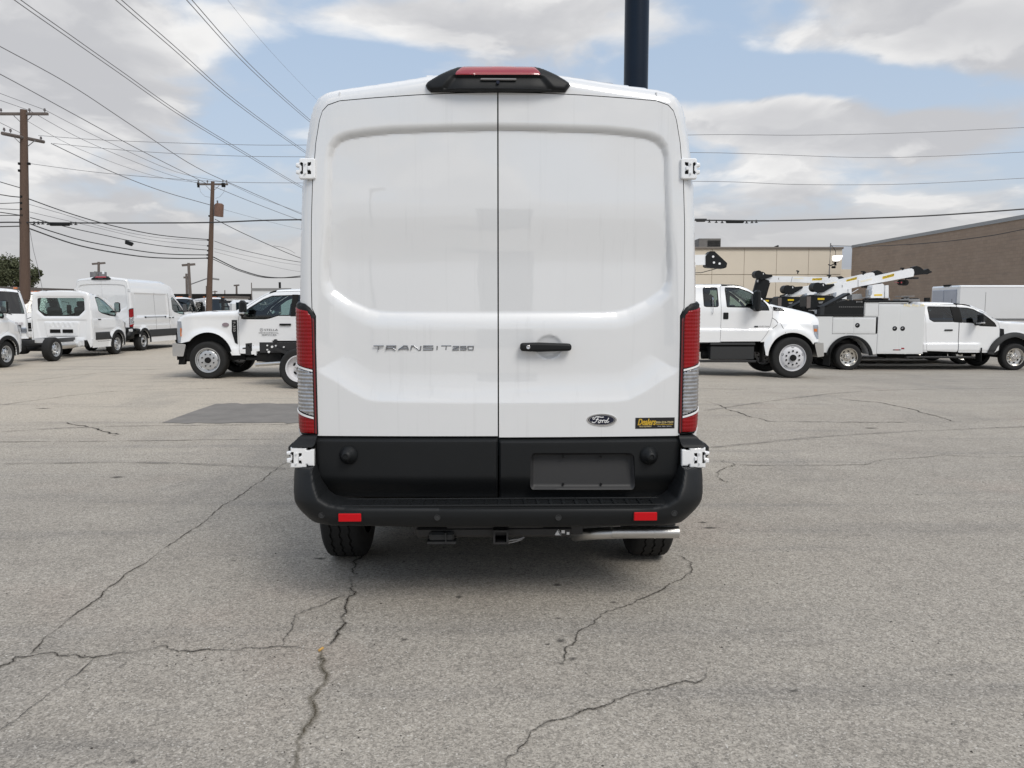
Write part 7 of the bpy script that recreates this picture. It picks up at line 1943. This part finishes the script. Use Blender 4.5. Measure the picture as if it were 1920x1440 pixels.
for pts, pr, lab in (([(72, 254), (200, 263), (400, 270), (559, 272), (900, 266), (1297, 253), (1500, 253.5), (1700, 249), (1920, 239), (2000, 235)], .010, 'top'), ([(100, 269), (250, 283), (400, 291), (559, 294), (900, 292), (1297, 286), (1600, 295), (1750, 293), (1920, 285), (2000, 280)], .010, 'middle'),
                     ([(58, 307), (200, 325), (400, 340), (559, 343), (900, 343), (1310, 340), (1500, 346), (1700, 345), (1920, 334), (2000, 329)], .010, 'lowest')):
    wire(f'{lab} of the three thin wires crossing level behind the van', lin(pts, PY1, 32), pr, 'wire2', g3)
wire('thick black cable crossing level behind the van with splice boxes', lin([(-40, 420), (0, 417), (55, 417), (127, 418), (300, 418), (400, 417), (559, 412), (900, 412), (1308, 413), (1440, 414), (1600, 410), (1750, 404), (1920, 392), (2000, 385)], PY1, 32), .030, 'wire', None, 'overhead_cable')
g4 = 'wires slung low between the two wooden poles'
for pts, r, m_, lab in (([(54, 373), (130, 400), (210, 423), (300, 441), (390, 449)], .024, 'wire', 'dark cable at the top of the low slung bundle between the poles'),
                        ([(54, 383), (130, 405), (200, 427), (300, 446), (390, 451)], .011, 'wire2', 'thin wire hugging the top cable of the low slung bundle'),
                        ([(54, 397), (166, 423), (280, 449), (390, 461)], .010, 'wire2', 'thin wire in the middle of the low slung bundle'),
                        ([(57, 408), (127, 426), (200, 442), (242, 451), (310, 462), (390, 469)], .020, 'wire', 'cable carrying the small black box between the poles'),
                        ([(57, 420), (100, 435), (169, 454), (272, 472), (330, 477), (390, 478)], .026, 'wire', 'thick cable second from the bottom between the poles'),
                        ([(56, 429), (151, 461), (257, 480), (330, 484.5), (390, 484)], .032, 'wire', 'thickest lowest cable between the poles')):
    wire(lab, lin(pts, PY1, PY2), r, m_, g4, 'overhead_cable' if m_ == 'wire' else 'overhead_wire')
g5 = 'wires from the second pole disappearing behind the van'
for pts, r, m_, lab in (([(402, 452), (440, 465), (480, 475), (553, 490), (640, 500)], .018, 'wire', 'upper dark wire sagging from the second pole to the van'),
                        ([(402, 466), (480, 483), (553, 496), (640, 505)], .010, 'wire2', 'thin wire second below, from the second pole to the van'),
                        ([(402, 472), (480, 492), (553, 508), (640, 518)], .010, 'wire2', 'thin wire third below, from the second pole to the van'),
                        ([(400, 482), (430, 497), (453, 507), (498, 519), (553, 520), (640, 512)], .034, 'wire', 'thick low cable from the second pole, upper of two'),
                        ([(400, 486), (430, 500), (455, 510), (498, 520.5), (553, 518.5), (640, 505)], .024, 'wire', 'thick low cable from the second pole, lower of two'),
                        ([(403, 411), (453, 436), (513, 463), (553, 480), (640, 512)], .022, 'wire', 'steep dark wire from below the transformer to the van'),
                        ([(513, 461), (530, 464), (545, 470), (553, 475)], .012, 'wire', 'short loose loop on the steep wire')):
    wire(lab, lin(pts, PY2, 60), r, m_, g5, 'overhead_cable' if m_ == 'wire' else 'overhead_wire')
g6 = 'wire ends reaching the first pole from the left edge'
for i, (pts, r, m_, lab) in enumerate((([(-40, 328), (0, 341), (41, 353)], .018, 'wire', 'uppermost'), ([(-40, 361), (0, 365), (20, 368), (41, 370)], .022, 'wire', 'second'), ([(-40, 381), (0, 381.5), (39, 380)], .016, 'wire', 'third'), ([(-40, 391), (0, 391.5), (39, 393.5)], .014, 'wire', 'fourth'),
                              ([(-40, 394), (0, 398), (40, 404)], .020, 'wire', 'fifth'), ([(-40, 404), (0, 404), (41, 404)], .018, 'wire', 'sixth'), ([(-40, 425), (0, 425), (41, 424)], .024, 'wire', 'lowest'))):
    wire(f'{lab} of the wire ends reaching the first pole from the left', lin(pts, 33, PY1), r, m_, g6)
wire('thin cable strung across the brown wall to the flood light mast', [(1557, 460, 60), (1600, 461.5, 44), (1650, 461, 38), (1750, 455, 34), (1850, 443, 31), (1920, 430, 29.5), (1990, 418, 28)], .016, 'wire', None, 'overhead_cable')
def splice(lab, a, c, Y, L_, h, rot=0.):
    w_ = W(a, c, Y); o = part('splice_box', M['plastic'], None, lambda b: (b.box((0, 0, 0), (L_, .16, h), ch=.03), b.cyl((-L_ / 2 - .05, 0, .04), (L_ / 2 + .05, 0, .04), .03, 6)))
    o.location = w_; o.rotation_euler = (0, rot, 0); tag(o, lab, 'splice box', 'black splice boxes hung on the cables'); return o
splice('long black splice box hanging right of the first pole', 112, 420.5, PY1 - .1, .84, .14)
splice('short black box tilted on a cable between the poles', 242, 456, 39., .36, .20, .35)
splice('black splice box on the thick cable over the beige building', 1378, 415.5, PY1 - .5, .76, .13)
splice('black splice box touching the right edge of the van', 1314, 413, PY1 - .5, .40, .13)
def beads(lab, pts, Y):
    mb = MB()
    for a, c in pts: p = W(a, c, Y); mb.box(p, (.05, .05, .13)); mb.box((p.x, p.y, p.z - .05), (.12, .05, .03))
    o = mb.build('lashing_clips', M['wire'], None); tag(o, lab, 'cable clips', None, 'stuff')
beads('small clips along the thick cable near its splice boxes', [(64, 418), (72, 418), (80, 418), (90, 419), (133, 419), (142, 419), (1330, 414.5), (1343, 415), (1354, 415.5), (1400, 416), (1410, 415.5), (1418, 415)], PY1 - .3)

# ------------------------------------------------------------------ unseen props added behind the camera for the door reflections
def behind():
    root = thing('reflection_box', 'unseen grey box added behind the camera to reflect faintly in the right van door', 'reflection prop', (1.3, -34, 0))  # made-up box, added only for the dark shape reflected in the door
    part('body', pmat('reflection_box_grey', (.20, .205, .21), .6, var=.2), root, lambda b: (b.box((0, 0, 2.0), (4.2, 9, 3.9), ch=.04),))
    part('roof', M['grey'], root, lambda b: b.box((0, 0, 4.0), (4.3, 9.1, .12)))
    for s in (-1, 1): part('door', M['grey'], root, lambda b: b.box((s * 1.03, 4.54, 1.95), (1.98, .06, 3.5), ch=.01))
    lp = thing('reflection_post', 'unseen thin post added behind the camera to reflect faintly in the left van door', 'lamp post', (-9.5, -34, 0))  # made-up post, added only for the vertical streak reflected in the door
    part('post', M['grey'], lp, lambda b: b.cyl((0, 0, 0), (0, 0, 8.5), .14, 10, .09))
    part('lamp_head', M['grey'], lp, lambda b: b.box((.5, 0, 8.5), (1.2, .3, .14), ch=.03))  # top of the added post, gives no light
behind()
def far_trees():
    rg = random.Random(5); vs, fs = [], []
    for i in range(2600):
        x = rg.uniform(-75, 24); top = 1.9 + 1.0 * mnoise.noise(Vector((x * .13, 0, 0))) + .5 * mnoise.noise(Vector((x * .6, 3, 0)))
        z = top * rg.random() ** .5; c = Vector((x, 170 + rg.uniform(-3, 3), z)); s = rg.uniform(.25, .55)
        a = Vector((rg.gauss(0, 1), rg.gauss(0, .6), rg.gauss(0, 1))).normalized(); b = a.orthogonal().normalized(); o = len(vs)
        vs += [c - a * s, c + b * s * .7, c + a * s, c - b * s * .7]; fs.append((o, o + 1, o + 2, o + 3))
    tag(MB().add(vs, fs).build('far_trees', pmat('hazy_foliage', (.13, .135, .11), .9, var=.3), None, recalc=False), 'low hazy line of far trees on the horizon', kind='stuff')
far_trees()
